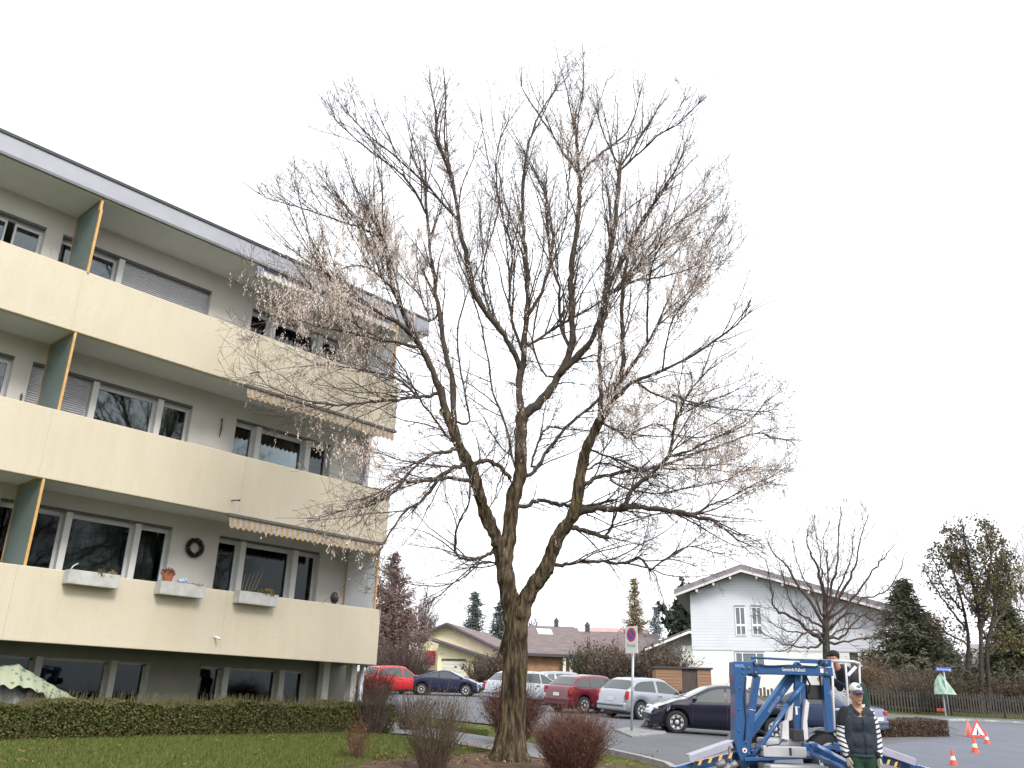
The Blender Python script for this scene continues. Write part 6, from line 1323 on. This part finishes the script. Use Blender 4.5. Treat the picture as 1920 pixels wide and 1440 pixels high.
b=MB(); b.tube([MP(1385,1392,0),MP(1363,1398,-.05)],.035,12); b.tube([MP(1363,1398,-.05),MP(1345,1405,-.1)],.05,12); part('outrigger_cylinder',b,M_LB,lf_,smooth=True)
# motor parts in front of the chassis
b=MB()
for (x,y,r_) in [(1352,1433,.045),(1374,1435,.04),(1362,1441,.045)]: b.lathe([(r_*.5,-.06),(r_,-.055),(r_,.055),(r_*.5,.06)],14,Matrix.Translation(MP(x,y,-.35))@Matrix.Rotation(R(60),4,'Y'))
b.tube([MP(1368,1400,-.2),MP(1370,1428,-.3)],.02,8); part('hydraulic_pump',b,mat('dull_steel',(.2,.2,.21),.5,.2,9,metal=.4),lf_,smooth=True)
b=MB(); rs=random.Random(2)
for k in range(5): A=MP(1345+8*k,1425,-.3); b.tube([A,A+Vector((rs.uniform(-.1,.1),-.05,-.12)),A+Vector((rs.uniform(-.15,.15),0,-.25)),A+Vector((rs.uniform(-.1,.1),.1,-.3))],.009,6)
part('hose',b,M_BLACK,lf_,smooth=True)
# basket of white tube at the far side
b=MB(); T=.019
Y2=4.0
b.tube([MP(1558,1239,Y2-.3),MP(1600,1240.5,Y2-.3),MP(1611,1244,Y2)],T*1.25,8); b.tube([MP(1585,1243,Y2-.3),MP(1588,1280,Y2-.3),MP(1594,1400,Y2-.3)],T,8); b.tube([MP(1611,1244,Y2),MP(1616,1400,Y2)],T,8); b.tube([MP(1560,1242,Y2-.3),MP(1566,1400,Y2-.3)],T,8); b.tube([MP(1566,1330,Y2-.3),MP(1592,1331,Y2-.3)],T,8); b.tube([MP(1592,1331,Y2-.3),MP(1613,1330,Y2)],T,8)
part('basket_rail',b,M_LW,lf_,smooth=True)
b=MB(); b.obox(MP(1590,1266,Y2-.31),MP(1605,1250,Y2-.31),.05,.01,(0,-1,0)); part('control_panel',b,mat('panel_blue_white',(.75,.78,.85),.4,.05),lf_)
P_=MP(1590,1400,Y2); b=MB(); b.box(P_.x-.45,P_.x+.35,P_.y-.55,P_.y+.6,MP(1590,1400,Y2).z-.04,MP(1590,1400,Y2).z-.002); part('basket_floor',b,M_LG,lf_)
b=MB(); b.obox(MP(1566,1405,Y2-.3),MP(1520,1404,.2),.08,.1); part('basket_arm',b,M_LB,lf_)

# bolts, pins and hydraulic lines
b=MB()
for (x,y,r_) in [(1394,1252,.016),(1404,1252,.016),(1394,1262,.012),(1417,1245,.018),(1417,1261,.018),(1549,1243,.018),(1549,1262,.018),(1553,1300,.012),(1386,1330,.01),(1386,1370,.01),(1400,1392,.014),(1388,1290,.01)]:
    b.lathe([(r_,0),(r_,.012),(r_*.5,.02)],8,Matrix.Translation(MP(x,y,-.132 if x<1412 else -.11))@Matrix.Rotation(PI/2,4,'X'))
part('bolt',b,mat('dull_steel'),lf_)
for P_ in ([MP(1411,1243,-.11),MP(1440,1249,-.10),MP(1480,1247,-.10),MP(1530,1250,-.10),MP(1548,1240,-.10)],[MP(1399,1270,-.14),MP(1396,1310,-.15),MP(1399,1350,-.14),MP(1396,1388,-.15)],[MP(1470,1386,-.1),MP(1460,1396,-.2),MP(1440,1398,-.25),MP(1420,1410,-.2)],[MP(1512,1388,-.1),MP(1522,1400,-.25),MP(1540,1412,-.3)]):
    b=MB(); b.tube(P_,.008,6); part('hose',b,M_BLACK,lf_,smooth=True)

# ------------------------------------------------------------------ people
def blob(name,caps,voxel,material,parent,smooth_it=4,ells=(),label=None):
    """one continuous skin over tapered limbs"""
    b=MB()
    for c in caps:
        P=[Vector(p) for p in c[0]]; r=list(c[1]); b.tube(P,r,16)
        for p,q in zip(P,r): b.ell(p,(q,q,q),nu=16,nv=10)
    for e in ells: b.ell((0,0,0),e[1],M=Matrix.Translation(e[0])@(e[2] if len(e)>2 else Matrix.Identity(4)),nu=20,nv=14)
    me=mesh_from('tmp',b,material); o=bpy.data.objects.new('tmp',me); scene.collection.objects.link(o)
    m=o.modifiers.new('r','REMESH'); m.mode='VOXEL'; m.voxel_size=voxel; m.use_smooth_shade=True
    if smooth_it: s=o.modifiers.new('s','SMOOTH'); s.factor=.6; s.iterations=smooth_it
    dg=bpy.context.evaluated_depsgraph_get(); dg.update(); me2=bpy.data.meshes.new_from_object(o.evaluated_get(dg)); bpy.data.objects.remove(o)
    me2.name=name; me2.materials.clear(); me2.materials.append(material)
    return part(name,me2,material,parent,world=False,label=label)
M_SKIN=mat('skin',(.46,.24,.17),.55,.08,20,spec=.35); M_VEST=mat('navy_vest',(.013,.022,.036),.75,.25,7,1.,bscale=11); M_GRNT=mat('green_trousers',(.008,.042,.024),.85,.15,8,.4,bscale=12); M_GLOVE=mat('work_glove',(.38,.34,.28),.9,.15,15); M_BLKT=mat('black_shirt',(.012,.012,.016),.85,.1); M_HAIR=mat('dark_hair',(.02,.014,.01),.8,.2,30); M_BOOT=mat('boot',(.04,.03,.025),.8,.1)
def stripes():
    m=bpy.data.materials.new('striped_sleeve'); m.use_nodes=True; nt=m.node_tree; b=nt.nodes['Principled BSDF']; tc=nt.nodes.new('ShaderNodeTexCoord'); sx=nt.nodes.new('ShaderNodeSeparateXYZ'); nt.links.new(tc.outputs['Object'],sx.inputs[0])
    ab=nt.nodes.new('ShaderNodeMath'); ab.operation='ABSOLUTE'; nt.links.new(sx.outputs[0],ab.inputs[0])
    m1=nt.nodes.new('ShaderNodeMath'); m1.operation='MULTIPLY_ADD'; m1.inputs[1].default_value=-.35; nt.links.new(ab.outputs[0],m1.inputs[0]); nt.links.new(sx.outputs[2],m1.inputs[2])
    nz=nt.nodes.new('ShaderNodeTexNoise'); nz.inputs['Scale'].default_value=7; nt.links.new(tc.outputs['Object'],nz.inputs[0]); a0=nt.nodes.new('ShaderNodeMath'); a0.operation='MULTIPLY_ADD'; a0.inputs[1].default_value=.03; nt.links.new(nz.outputs[0],a0.inputs[0]); nt.links.new(m1.outputs[0],a0.inputs[2])
    d=nt.nodes.new('ShaderNodeMath'); d.operation='DIVIDE'; d.inputs[1].default_value=.052; nt.links.new(a0.outputs[0],d.inputs[0]); f=nt.nodes.new('ShaderNodeMath'); f.operation='FRACT'; nt.links.new(d.outputs[0],f.inputs[0])
    g_=nt.nodes.new('ShaderNodeMath'); g_.operation='GREATER_THAN'; g_.inputs[1].default_value=.40; nt.links.new(f.outputs[0],g_.inputs[0]); mx=nt.nodes.new('ShaderNodeMixRGB'); mx.inputs[1].default_value=(.03,.03,.06,1); mx.inputs[2].default_value=(.66,.65,.66,1); nt.links.new(g_.outputs[0],mx.inputs[0]); nt.links.new(mx.outputs[0],b.inputs['Base Color']); b.inputs['Roughness'].default_value=.9; return m
def hand_caps(w,d,side,fwd,curl=.35):
    """palm and five bent fingers; w wrist, d pointing to the finger tips, side towards the thumb"""
    w=Vector(w); d=Vector(d).normalized(); s=Vector(side); s=(s-d*s.dot(d)).normalized(); n_=d.cross(s); f=Vector(fwd); n_=f-d*f.dot(d)-s*f.dot(s); n_.normalize()
    caps=[([w,w+d*.045,w+d*.085],[.026,.034,.034]),([w+d*.03+s*.015,w+d*.085+s*.022],[.02,.02]),([w+d*.03-s*.018,w+d*.08-s*.024],[.019,.017])]
    for k,(o_,L) in enumerate([(.030,.072),(.010,.080),(-.010,.075),(-.029,.060)]):
        a=w+d*.085+s*o_; e1=a+(d*math.cos(curl)+n_*math.sin(curl))*L*.45; e2=e1+(d*math.cos(curl*2.4)+n_*math.sin(curl*2.4))*L*.33; e3=e2+(d*math.cos(curl*3.6)+n_*math.sin(curl*3.6))*L*.25
        caps.append(([a,e1,e2,e3],[.0105,.0098,.009,.008]))
    a=w+d*.025+s*.03; caps.append(([a,a+d*.03+s*.022+n_*.01,a+d*.055+s*.030+n_*.02],[.014,.012,.010]))
    return caps
H1=at(1607,1341,10.95); pz=g(H1.x,H1.y)
SCL=(H1.z-(-1.37)); 
p1=thing('person','person in white cap, navy vest and striped sleeves standing before the blue lift','person',(H1.x,H1.y,-1.37))
p1.scale=(.88,1,1)
# body skin (head, neck, torso core, arms, legs): one mesh
hc=Vector((-.005,-.045,1.60))
caps=[([(0,0,.96),(0,0,1.15),(0,0,1.36)],[.115,.115,.12]),([(0,-.01,1.36),(0,-.03,1.46),(0,-.04,1.53)],[.07,.062,.06])]
for s in (-1,1): caps+=[([(s*.09,0,.94),(s*.11,-.01,.50),(s*.12,0,.09)],[.085,.055,.04]),([(s*.16,0,1.40),(s*.215,.01,1.13),(s*.20,-.06,.915)],[.05,.04,.028])]
ells=[(hc,(.073,.092,.112)),(hc+Vector((0,-.035,-.055)),(.055,.06,.062)),(hc+Vector((0,-.015,.03)),(.074,.085,.075)),(hc+Vector((0,-.098,-.018)),(.013,.020,.024)),(hc+Vector((0,-.09,.018)),(.05,.012,.010)),(hc+Vector((0,-.075,-.095)),(.026,.022,.020)),(hc+Vector((-.036,-.07,-.035)),(.022,.02,.02)),(hc+Vector((.036,-.07,-.035)),(.022,.02,.02)),(hc+Vector((-.077,.005,-.01)),(.010,.02,.033)),(hc+Vector((.077,.005,-.01)),(.010,.02,.033))]
body=blob('body',caps,.009,M_SKIN,p1,2,ells)
for s in (-1,1):
    b=MB(); b.ell(hc+Vector((s*.030,-.086,.000)),(.013,.008,.007)); e=part('eye',b,mat('eye_white',(.5,.48,.45),.3,0),p1,smooth=True,world=False); b=MB(); b.ell(hc+Vector((s*.030,-.0935,.000)),(.0055,.003,.0055)); part('iris',b,M_HAIR,e,smooth=True,world=False)
    b=MB(); b.ell(hc+Vector((s*.031,-.092,.019)),(.019,.006,.005)); part('eyebrow',b,M_HAIR,p1,smooth=True,world=False)
b=MB(); b.ell(hc+Vector((0,-.098,-.062)),(.024,.008,.006)); b.ell(hc+Vector((0,-.095,-.070)),(.020,.009,.006)); part('mouth',b,mat('lips',(.36,.12,.10),.5,.05),p1,smooth=True,world=False)
# hair
blob('hair',[],.009,M_HAIR,p1,1,[(hc+Vector((0,.025,.025)),(.080,.085,.088)),(hc+Vector((0,.05,-.015)),(.062,.045,.05)),(hc+Vector((-.068,.01,.01)),(.011,.025,.03)),(hc+Vector((.068,.01,.01)),(.011,.025,.03))])
# cap
capo=MB(); vs=[];fs=[];n=24;mm=8; cc=hc+Vector((0,.005,.035))
for i in range(mm+1):
    a=PI/2*i/mm
    for j in range(n): t_=2*PI*j/n; vs.append(cc+Vector((.083*math.cos(a)*math.cos(t_),.100*math.cos(a)*math.sin(t_),.100*math.sin(a)**.8)))
for i in range(mm):
    for j in range(n): j2=(j+1)%n; fs.append((i*n+j,i*n+j2,(i+1)*n+j2,(i+1)*n+j))
fs.append(tuple(range(n))[::-1]); capo.add(vs,fs); cp_=part('cap',capo,mat('cap_white',(.66,.68,.62),.85,.05),p1,smooth=True,world=False)
b=MB(); vs=[];n=12
for k in range(2):
    for i in range(n+1):
        u=-1+2*i/n; vs+= [cc+Vector((.078*u,-.075-.02*(1-u*u)-.008,.012-.012*u*u-k*.006)),cc+Vector((.074*u,-.085-.085*(1-u*u)**.7,-.018-.020*u*u-k*.006))]
m_=2*(n+1); fs=[]
for i in range(n): a=2*i; fs+=[(a,a+1,a+3,a+2),(m_+a,m_+a+2,m_+a+3,m_+a+1),(a+1,m_+a+1,m_+a+3,a+3)]
b.add(vs,fs); part('brim',b,mat('brim_purple',(.07,.05,.16),.8,.1),cp_,smooth=True,world=False)
b=MB(); b.ell(cc+Vector((.01,-.092,.055)),(.032,.012,.018)); part('emblem',b,mat('cap_emblem',(.22,.27,.27),.8,.4,60),cp_,smooth=True,world=False)
# striped sweater (arms), dark shoulders, vest, trousers, gloves
caps=[]
for s in (-1,1): caps.append(([(s*.175,0,1.385),(s*.212,.005,1.27),(s*.236,.01,1.13),(s*.226,-.03,1.01),(s*.207,-.058,.935)],[.064,.068,.064,.056,.045]))
caps.append(([(-.1,0,1.33),(.1,0,1.33)],[.07,.07]))
sw=blob('sweater',caps,.011,stripes(),p1,2)
caps=[([(s*.165,.0,1.395),(s*.197,.0,1.34),(s*.214,.003,1.285)],[.074,.076,.076]) for s in (-1,1)]
for s in (-1,): blob('shirt_shoulder',[caps[0]],.011,M_BLKT,p1,1)
for s in (-1,1): blob('cuff',[([(s*.208,-.055,.955),(s*.203,-.062,.925)],[.044,.042])],.009,M_BLKT,p1,1)
ve=[(Vector((0,.0,1.27)),(.195,.135,.17)),(Vector((0,-.01,1.08)),(.185,.135,.16)),(Vector((0,0,.98)),(.185,.135,.09)),(Vector((-.1,0,1.385)),(.095,.085,.05)),(Vector((.1,0,1.385)),(.095,.085,.05)),(Vector((0,-.005,1.42)),(.09,.085,.05))]
vest=blob('vest',[([(-.165,0,1.375),(-.08,0,1.40),(.08,0,1.40),(.165,0,1.375)],[.072,.078,.078,.072]),([(-.13,0,1.3),(-.13,0,1.0)],[.10,.10]),([(.13,0,1.3),(.13,0,1.0)],[.10,.10])],.011,M_VEST,p1,3,ve)
b=MB(); b.tube([Vector((.012,-.12,1.42)),Vector((.012,-.142,1.3)),Vector((.014,-.148,1.1)),Vector((.014,-.142,.94))],.004,6); part('zip',b,M_BLKT,vest,smooth=True,world=False)
blob('shirt_neck',[([(0,-.005,1.34),(0,-.01,1.40)],[.10,.075])],.009,M_BLKT,p1,1)
blob('collar',[([(.02,-.105,1.385),(.058,-.078,1.42),(.078,-.015,1.45),(.058,.045,1.47),(0,.062,1.475),(-.058,.045,1.47),(-.078,-.015,1.45),(-.058,-.078,1.42),(-.02,-.105,1.385)],[.019]*9),([(.03,-.09,1.375),(.075,-.05,1.40),(.10,.0,1.42),(0,.07,1.44),(-.10,.0,1.42),(-.075,-.05,1.40),(-.03,-.09,1.375)],[.03]*7)],.008,mat('collar_dark',(.012,.026,.03),.8,.1),p1,2)
b=MB(); b.obox(Vector((.045,-.09,1.455)),Vector((.075,-.06,1.49)),.04,.006); part('shirt_collar',b,mat('cap_white'),p1,world=False)
blob('vest_hem',[([(math.cos(a)*.168,math.sin(a)*.118-.002,.925) for a in np.linspace(0,2*PI,17)],[.024]*17)],.01,M_VEST,p1,1)
caps=[([(-.04,0,.92),(.04,0,.92)],[.125,.125])]
for s in (-1,1): caps.append(([(s*.085,0,.90),(s*.11,-.01,.50),(s*.12,.0,.10)],[.115,.085,.075]))
blob('trousers',caps,.014,M_GRNT,p1,2)
for s in (-1,1):
    blob('boot',[([(s*.12,.03,.06),(s*.125,-.13,.045)],[.055,.045]),([(s*.12,.02,.06),(s*.12,.02,.14)],[.055,.055])],.012,M_BOOT,p1,1)
    blob('glove',hand_caps((s*.203,-.066,.915),(-s*.05,-.18,-1),(0,-1,-.1),(-s,0,0),.35),.0055,M_GLOVE,p1,1)
# second worker, bent over in the basket
Y2_=16.1
q0=at(1610,1400,Y2_); bz=at(1590,1400,15.9).z
p2=thing('person','person in black cap and dark jacket leaning forward in the lift basket','person',(q0.x,q0.y,bz))
L=lambda px,py,dy=0.: at(px,py,Y2_+dy)-Vector((q0.x,q0.y,bz))
hd2=L(1563,1233,-.12); nk=L(1570,1252,-.08); sh=L(1580,1259,-.03); hip=L(1609,1290,.05)
hip.z=max(hip.z,.6)
kn=Vector((hip.x+.04,hip.y-.05,hip.z*.52)); ft=Vector((hip.x+.0,hip.y+.02,.06))
caps=[([hip,(hip+sh)/2,sh],[.10,.10,.10]),([sh,nk,hd2],[.07,.06,.06])]
for s in (-1,1):
    o_=Vector((0,s*.10,0)); caps+=[([hip+o_,kn+o_,ft+o_],[.085,.055,.04]),([sh+o_*1.6,sh+o_*1.9+Vector((-.02,-.03,-.27)),L(1548,1270,0)+o_*.8],[.05,.04,.03])]
ells=[(hd2,(.092,.075,.11)),(hd2+Vector((-.035,0,-.05)),(.06,.055,.055)),(hd2+Vector((-.098,0,-.02)),(.02,.013,.024)),(hd2+Vector((-.01,-.077,-.01)),(.02,.01,.033)),(hd2+Vector((-.01,.077,-.01)),(.02,.01,.033)),(hd2+Vector((-.07,0,-.095)),(.022,.026,.02))]
blob('body',caps,.010,M_SKIN,p2,2,ells)
for s in (-1,1):
    b=MB(); b.ell(hd2+Vector((-.087,s*.03,0)),(.008,.013,.007)); part('eye',b,MATS['eye_white'],p2,smooth=True,world=False)
b=MB(); b.ell(hd2+Vector((-.096,0,-.063)),(.008,.022,.006)); part('mouth',b,MATS['lips'],p2,smooth=True,world=False)
blob('hair',[],.009,M_HAIR,p2,1,[(hd2+Vector((.02,0,.03)),(.088,.079,.08)),(hd2+Vector((.045,0,-.01)),(.05,.062,.05))])
blob('cap',[],.009,M_BLKT,p2,1,[(hd2+Vector((0,0,.055)),(.105,.09,.075)),(hd2+Vector((-.09,0,.035)),(.045,.06,.012))])
jk=mat('dark_jacket',(.022,.024,.034),.85,.2,7,.4,bscale=12)
caps=[([hip+Vector((-.03,0,.03)),(hip+sh)/2+Vector((0,0,.02)),sh],[.12,.145,.13]),([sh+Vector((0,-.15,0)),sh+Vector((0,.15,0))],[.085,.085])]
for s in (-1,1):
    o_=Vector((0,s*.10,0)); caps.append(([sh+o_*1.6,sh+o_*1.9+Vector((-.02,-.03,-.27)),L(1550,1270,0)+o_*.8],[.075,.065,.045]))
blob('jacket',caps,.013,jk,p2,2)
caps=[([hip+Vector((0,-.05,0)),hip+Vector((0,.05,0))],[.115,.115])]
for s in (-1,1): o_=Vector((0,s*.10,0)); caps.append(([hip+o_,kn+o_,ft+o_+Vector((0,0,.04))],[.10,.08,.065]))
blob('trousers',caps,.013,M_GRNT,p2,2)
for s in (-1,1):
    o_=Vector((0,s*.10,0)); blob('boot',[([ft+o_,ft+o_+Vector((-.15,0,-.01))],[.055,.045])],.012,M_BOOT,p2,1)
    w_=L(1548,1270,0)+o_*.8; blob('hand',hand_caps(w_,(-.9,0,-.3),(0,0,1),(0,-s,0),.4),.0055,M_SKIN,p2,1)

# ------------------------------------------------------------------ signs, cones, small things
M_SW=mat('sign_white',(.78,.80,.78),.4,.02); M_SR=mat('sign_red',(.62,.02,.06),.4,.03); M_SB=mat('sign_blue',(.03,.07,.40),.4,.03); M_POLE=mat('galvanised_pole',(.42,.46,.50),.4,.08,3,metal=.5)
# no parking sign
Ys=25.7; top_=at(1187,1175,Ys); bot=at(1184,1367,Ys); zb_=g(bot.x,bot.y)
bx=top_.x; t=thing('no_parking_sign','no parking sign with red ring on a thin grey pole standing on the kerb island','sign',(bot.x,bot.y,zb_))
b=MB(); b.tube([Vector((bot.x,bot.y,zb_)),Vector((bx+.0,Ys,at(1187,1226,Ys).z+.3))],.034,14); part('pole',b,M_POLE,t,smooth=True)
c=at(1186.5,1200,Ys); az=R(236); o=Vector((math.sin(az),math.cos(az),0)); x=Vector((-o.y,o.x,0)); M=frame(c+o*.05,x,o,(0,0,1)); hw=.25; hh=.37
b=MB(); b.box(-hw,hw,-.008,.008,-hh,hh,M); p_=part('board',b,M_SW,t,bevel=.006)
cz=hh*.38; MR=M@Matrix.Translation((0,.0085,cz))@Matrix.Rotation(-PI/2,4,'X')@Matrix.Diagonal((1,1,1,1))
def disc(r0,r1,nm,m_,off):
    b=MB(); vs=[];n=40; Mx=M@Matrix.Translation((0,.0085+off,cz))
    for i in range(n): a=2*PI*i/n; vs+=[(r0*math.cos(a),0,r0*math.sin(a)),(r1*math.cos(a),0,r1*math.sin(a))]
    fs=[(2*i,2*i+1,(2*i+3)%(2*n),(2*i+2)%(2*n)) for i in range(n)]
    b.add(vs,fs,Mx); return part(nm,b,m_,p_)
disc(.001,.145,'blue_disc',M_SB,.001); disc(.135,.195,'red_ring',M_SR,.002)
b=MB(); Mx=M@Matrix.Translation((0,.012,cz)); b.add([(-.115,0,.08),(-.08,0,.115),(.115,0,-.08),(.08,0,-.115)],[(0,1,2,3)],Mx); part('slash',b,M_SR,p_)
Mt=frame(M@Vector((0,.0088,-hh*.42)),x,(0,0,1),o); flat_text('Privat',.15,Mt,'lettering',mat('sign_text',(.16,.22,.25),.6,0),p_)
Mt=frame(M@Vector((0,.0088,-hh*.68)),x,(0,0,1),o); flat_text('~~~~',.07,Mt,'lettering',MATS['sign_text'],p_) if False else None
# stones beside the sign
rs=random.Random(4)
for i,(px,py,s,lab) in enumerate([(1213,1368,.17,'grey boulder on the kerb island next to the sign pole'),(1229,1367,.15,'pale boulder on the kerb island close to the dark saloon'),(668,1306,.25,'dark low stone on the verge near the red car'),(680,1308,.2,'second dark stone on the verge below the red car')]):
    p=G(px,py); b=MB(); b.ell((0,0,0),(s*1.3,s,s*.75),M=Matrix.Translation(p+Vector((0,0,s*.45+.08*(i<2)))),nu=16,nv=10)
    for k,v in enumerate(b.v): V=Vector(v); d=V-p; b.v[k]=tuple(V+d*.5*noise.noise(V*6))
    tag(part('boulder',b,mat('stone_%d'%(i//2),((.33,.33,.33),(.07,.07,.08))[i//2],.9,.3,9),smooth=False),lab,'stone')
# traffic cones
M_CO=mat('cone_orange',(.78,.10,.03),.45,.05); M_CW=mat('cone_white',(.78,.78,.78),.5,.05)
def cone(px,pb,hpx,Y,lab):
    p=at(px,pb,Y); z=g(p.x,p.y); H=hpx*Y/1849*1.02; loc=Vector((p.x,p.y,max(z,p.z)+.0)); t=thing('traffic_cone',lab,'traffic cone',loc,0,'traffic cones on the road')
    k=H/.5; prof=lambda a,b_:[((.115*(1-f)+.025*f)*k,(.02+.48*f)*k) for f in np.linspace(a,b_,5)]
    b=MB(); b.lathe([(.01,.02*k)]+prof(0,.38),24); b.lathe(prof(.62,1.)+[(.012*k,.505*k)],24); bd=part('cone_body',b,M_CO,t,smooth=False,world=False)
    b=MB(); b.lathe(prof(.38,.62),24); part('white_band',b,M_CW,t,world=False)
    b=MB(); b.box(-.15*k,.15*k,-.15*k,.15*k,0,.028*k,Matrix.Rotation(.4,4,'Z')); part('base',b,M_CO,t,world=False,bevel=.006)
cone(1830,1417,30,27.5,'middle orange and white traffic cone on the road'); cone(1852,1398,24,31.5,'farthest traffic cone right beside the warning triangle'); cone(1790,1449,31,22.,'nearest traffic cone cut by the bottom edge of the picture')
# folding road works triangle
Yt=33.6; p=at(1835,1382,Yt); z=g(p.x,p.y); az=R(186); o=Vector((math.sin(az),math.cos(az),0)); x=Vector((-o.y,o.x,0)); M=frame((p.x,p.y,p.z),x,o,(0,0,1)); t=thing('warning_triangle','folding red and white road works triangle on the road behind the cones','road sign',(p.x,p.y,min(z,p.z)))
k=35*Yt/1849; h=k*.95
def tri(nm,s,m_,off,parent,th=.008,M_=M):
    cx,cz=0,h*.36; b=MB(); b.prism([(cx-k/2*s,cz-h*.36*s),(cx+k/2*s,cz-h*.36*s),(cx,cz+h*.64*s)],off,off+th,M_); return part(nm,b,m_,parent)
TM=mat('triangle_red',(.75,.07,.05),.4,.03)
f_=tri('front_face',1.0,TM,0,t); tri('white_border',.92,M_SW,.009,f_,.002) if False else None; tri('white_field',.70,M_SW,.0085,f_,.002)
b=MB(); c=lambda u,w:(u*k,w*h)
b.prism([c(-.10,.12),c(-.03,.12),c(.02,.28),c(.0,.42),c(-.05,.42),c(-.06,.3)],.011,.013,M); b.prism([c(.0,.2),c(.13,.10),c(.16,.12),c(.02,.24)],.011,.013,M); b.prism([c(.08,.07),c(.2,.07),c(.15,.14)],.011,.013,M); b.lathe([(.035*k,0),(.035*k,.002)],12,M@Matrix.Translation((-.03*k,.012,.49*h))@Matrix.Rotation(PI/2,4,'X')); part('worker_symbol',b,M_BLACK,f_)
Mb=M@Matrix.Translation((-.28*k,-.35,-.0))@Matrix.Rotation(R(-35),4,'Z'); tri('back_face',.97,mat('pale_red',(.6,.2,.15),.5,.1),0,t,M_=Mb)
b=MB(); b.tube([M@Vector((-k*.5,0,0)),M@Vector((-k*.55,-.1,-.12))],.012,6); b.tube([M@Vector((k*.45,0,0)),M@Vector((k*.5,-.1,-.1))],.012,6); b.tube([M@Vector((-k*.55,-.1,-.1)),M@Vector((k*.5,-.1,-.1))],.012,6); part('folding_leg',b,M_POLE,t)
# street name sign
Yn=44.5; c=at(1770,1255,Yn); bt=at(1770,1345,Yn); zz=g(bt.x,bt.y); t=thing('street_name_sign','small blue street name plate on a thin pole above the picket fence','sign',(c.x,c.y,zz)); M=frame((c.x,c.y,c.z),Vector((1,-.15,0)).normalized(),Vector((-.15,-1,0)).normalized(),(0,0,1))
b=MB(); b.tube([Vector((c.x,c.y+.05,zz)),Vector((c.x,c.y+.05,c.z+.1))],.03,10); part('pole',b,M_POLE,t,smooth=True)
b=MB(); b.box(-.36,.36,-.01,.01,-.10,.10,M); q_=part('plate',b,M_SB,t,bevel=.01); flat_text('Birkenweg',.15,frame(M@Vector((-.02,.012,-.0)),M.to_3x3()@Vector((1,0,0)),(0,0,1),M.to_3x3()@Vector((0,1,0))),'lettering',M_SW,q_)
# green covered shape by the fence
p=at(1768,1300,44.8); z=g(p.x,p.y); t=thing('covered_shrub','pale green translucent cover hung over a post by the fence','cover',(p.x,p.y,z)); b=MB(); n=30; pts=[]
Pm=[(-.42,1.05),(-.30,1.55),(-.12,1.82),(.05,1.85),(.2,1.6),(.62,1.08)]
rs=random.Random(8)
for j in range(9):
    f=j/8; z1=z+1.0+.92*f; xl=np.interp(1.0+.85*f,[1.0,1.55,1.82,1.9],[-.42,-.30,-.12,-.02]); xr=np.interp(1.0+.85*f,[1.0,1.6,1.85,1.9],[.66,.22,.06,.02])
    for i in range(n): a=2*PI*i/n; w_=1+.12*math.sin(a*6+f*3); b.v.append((p.x+(xl+xr)/2+(xr-xl)/2*math.cos(a)*w_,p.y+(xr-xl)*.3*math.sin(a)*w_,z1))
for j in range(8):
    for i in range(n): i2=(i+1)%n; b.f.append([j*n+i,j*n+i2,(j+1)*n+i2,(j+1)*n+i]); b.mi.append(0)
part('cover',b,mat('pale_green_cover',(.27,.40,.31),.6,.3,5),t,smooth=True); b=MB(); b.tube([Vector((p.x,p.y,z)),Vector((p.x,p.y,z+2.0))],.03,8); part('post',b,M_POLE,t)
p=at(1764,1331,45.0); b=MB(); b.box(-.2,.2,-.02,.02,-.07,.07,Matrix.Translation(p)); tag(part('fence_plate',b,mat('fence_plate_red',(.5,.05,.05),.6,.1),bevel=.01),'small red plate fixed to the picket fence under the green cover','plate')
# lamp of red car etc: red and white barrier not visible
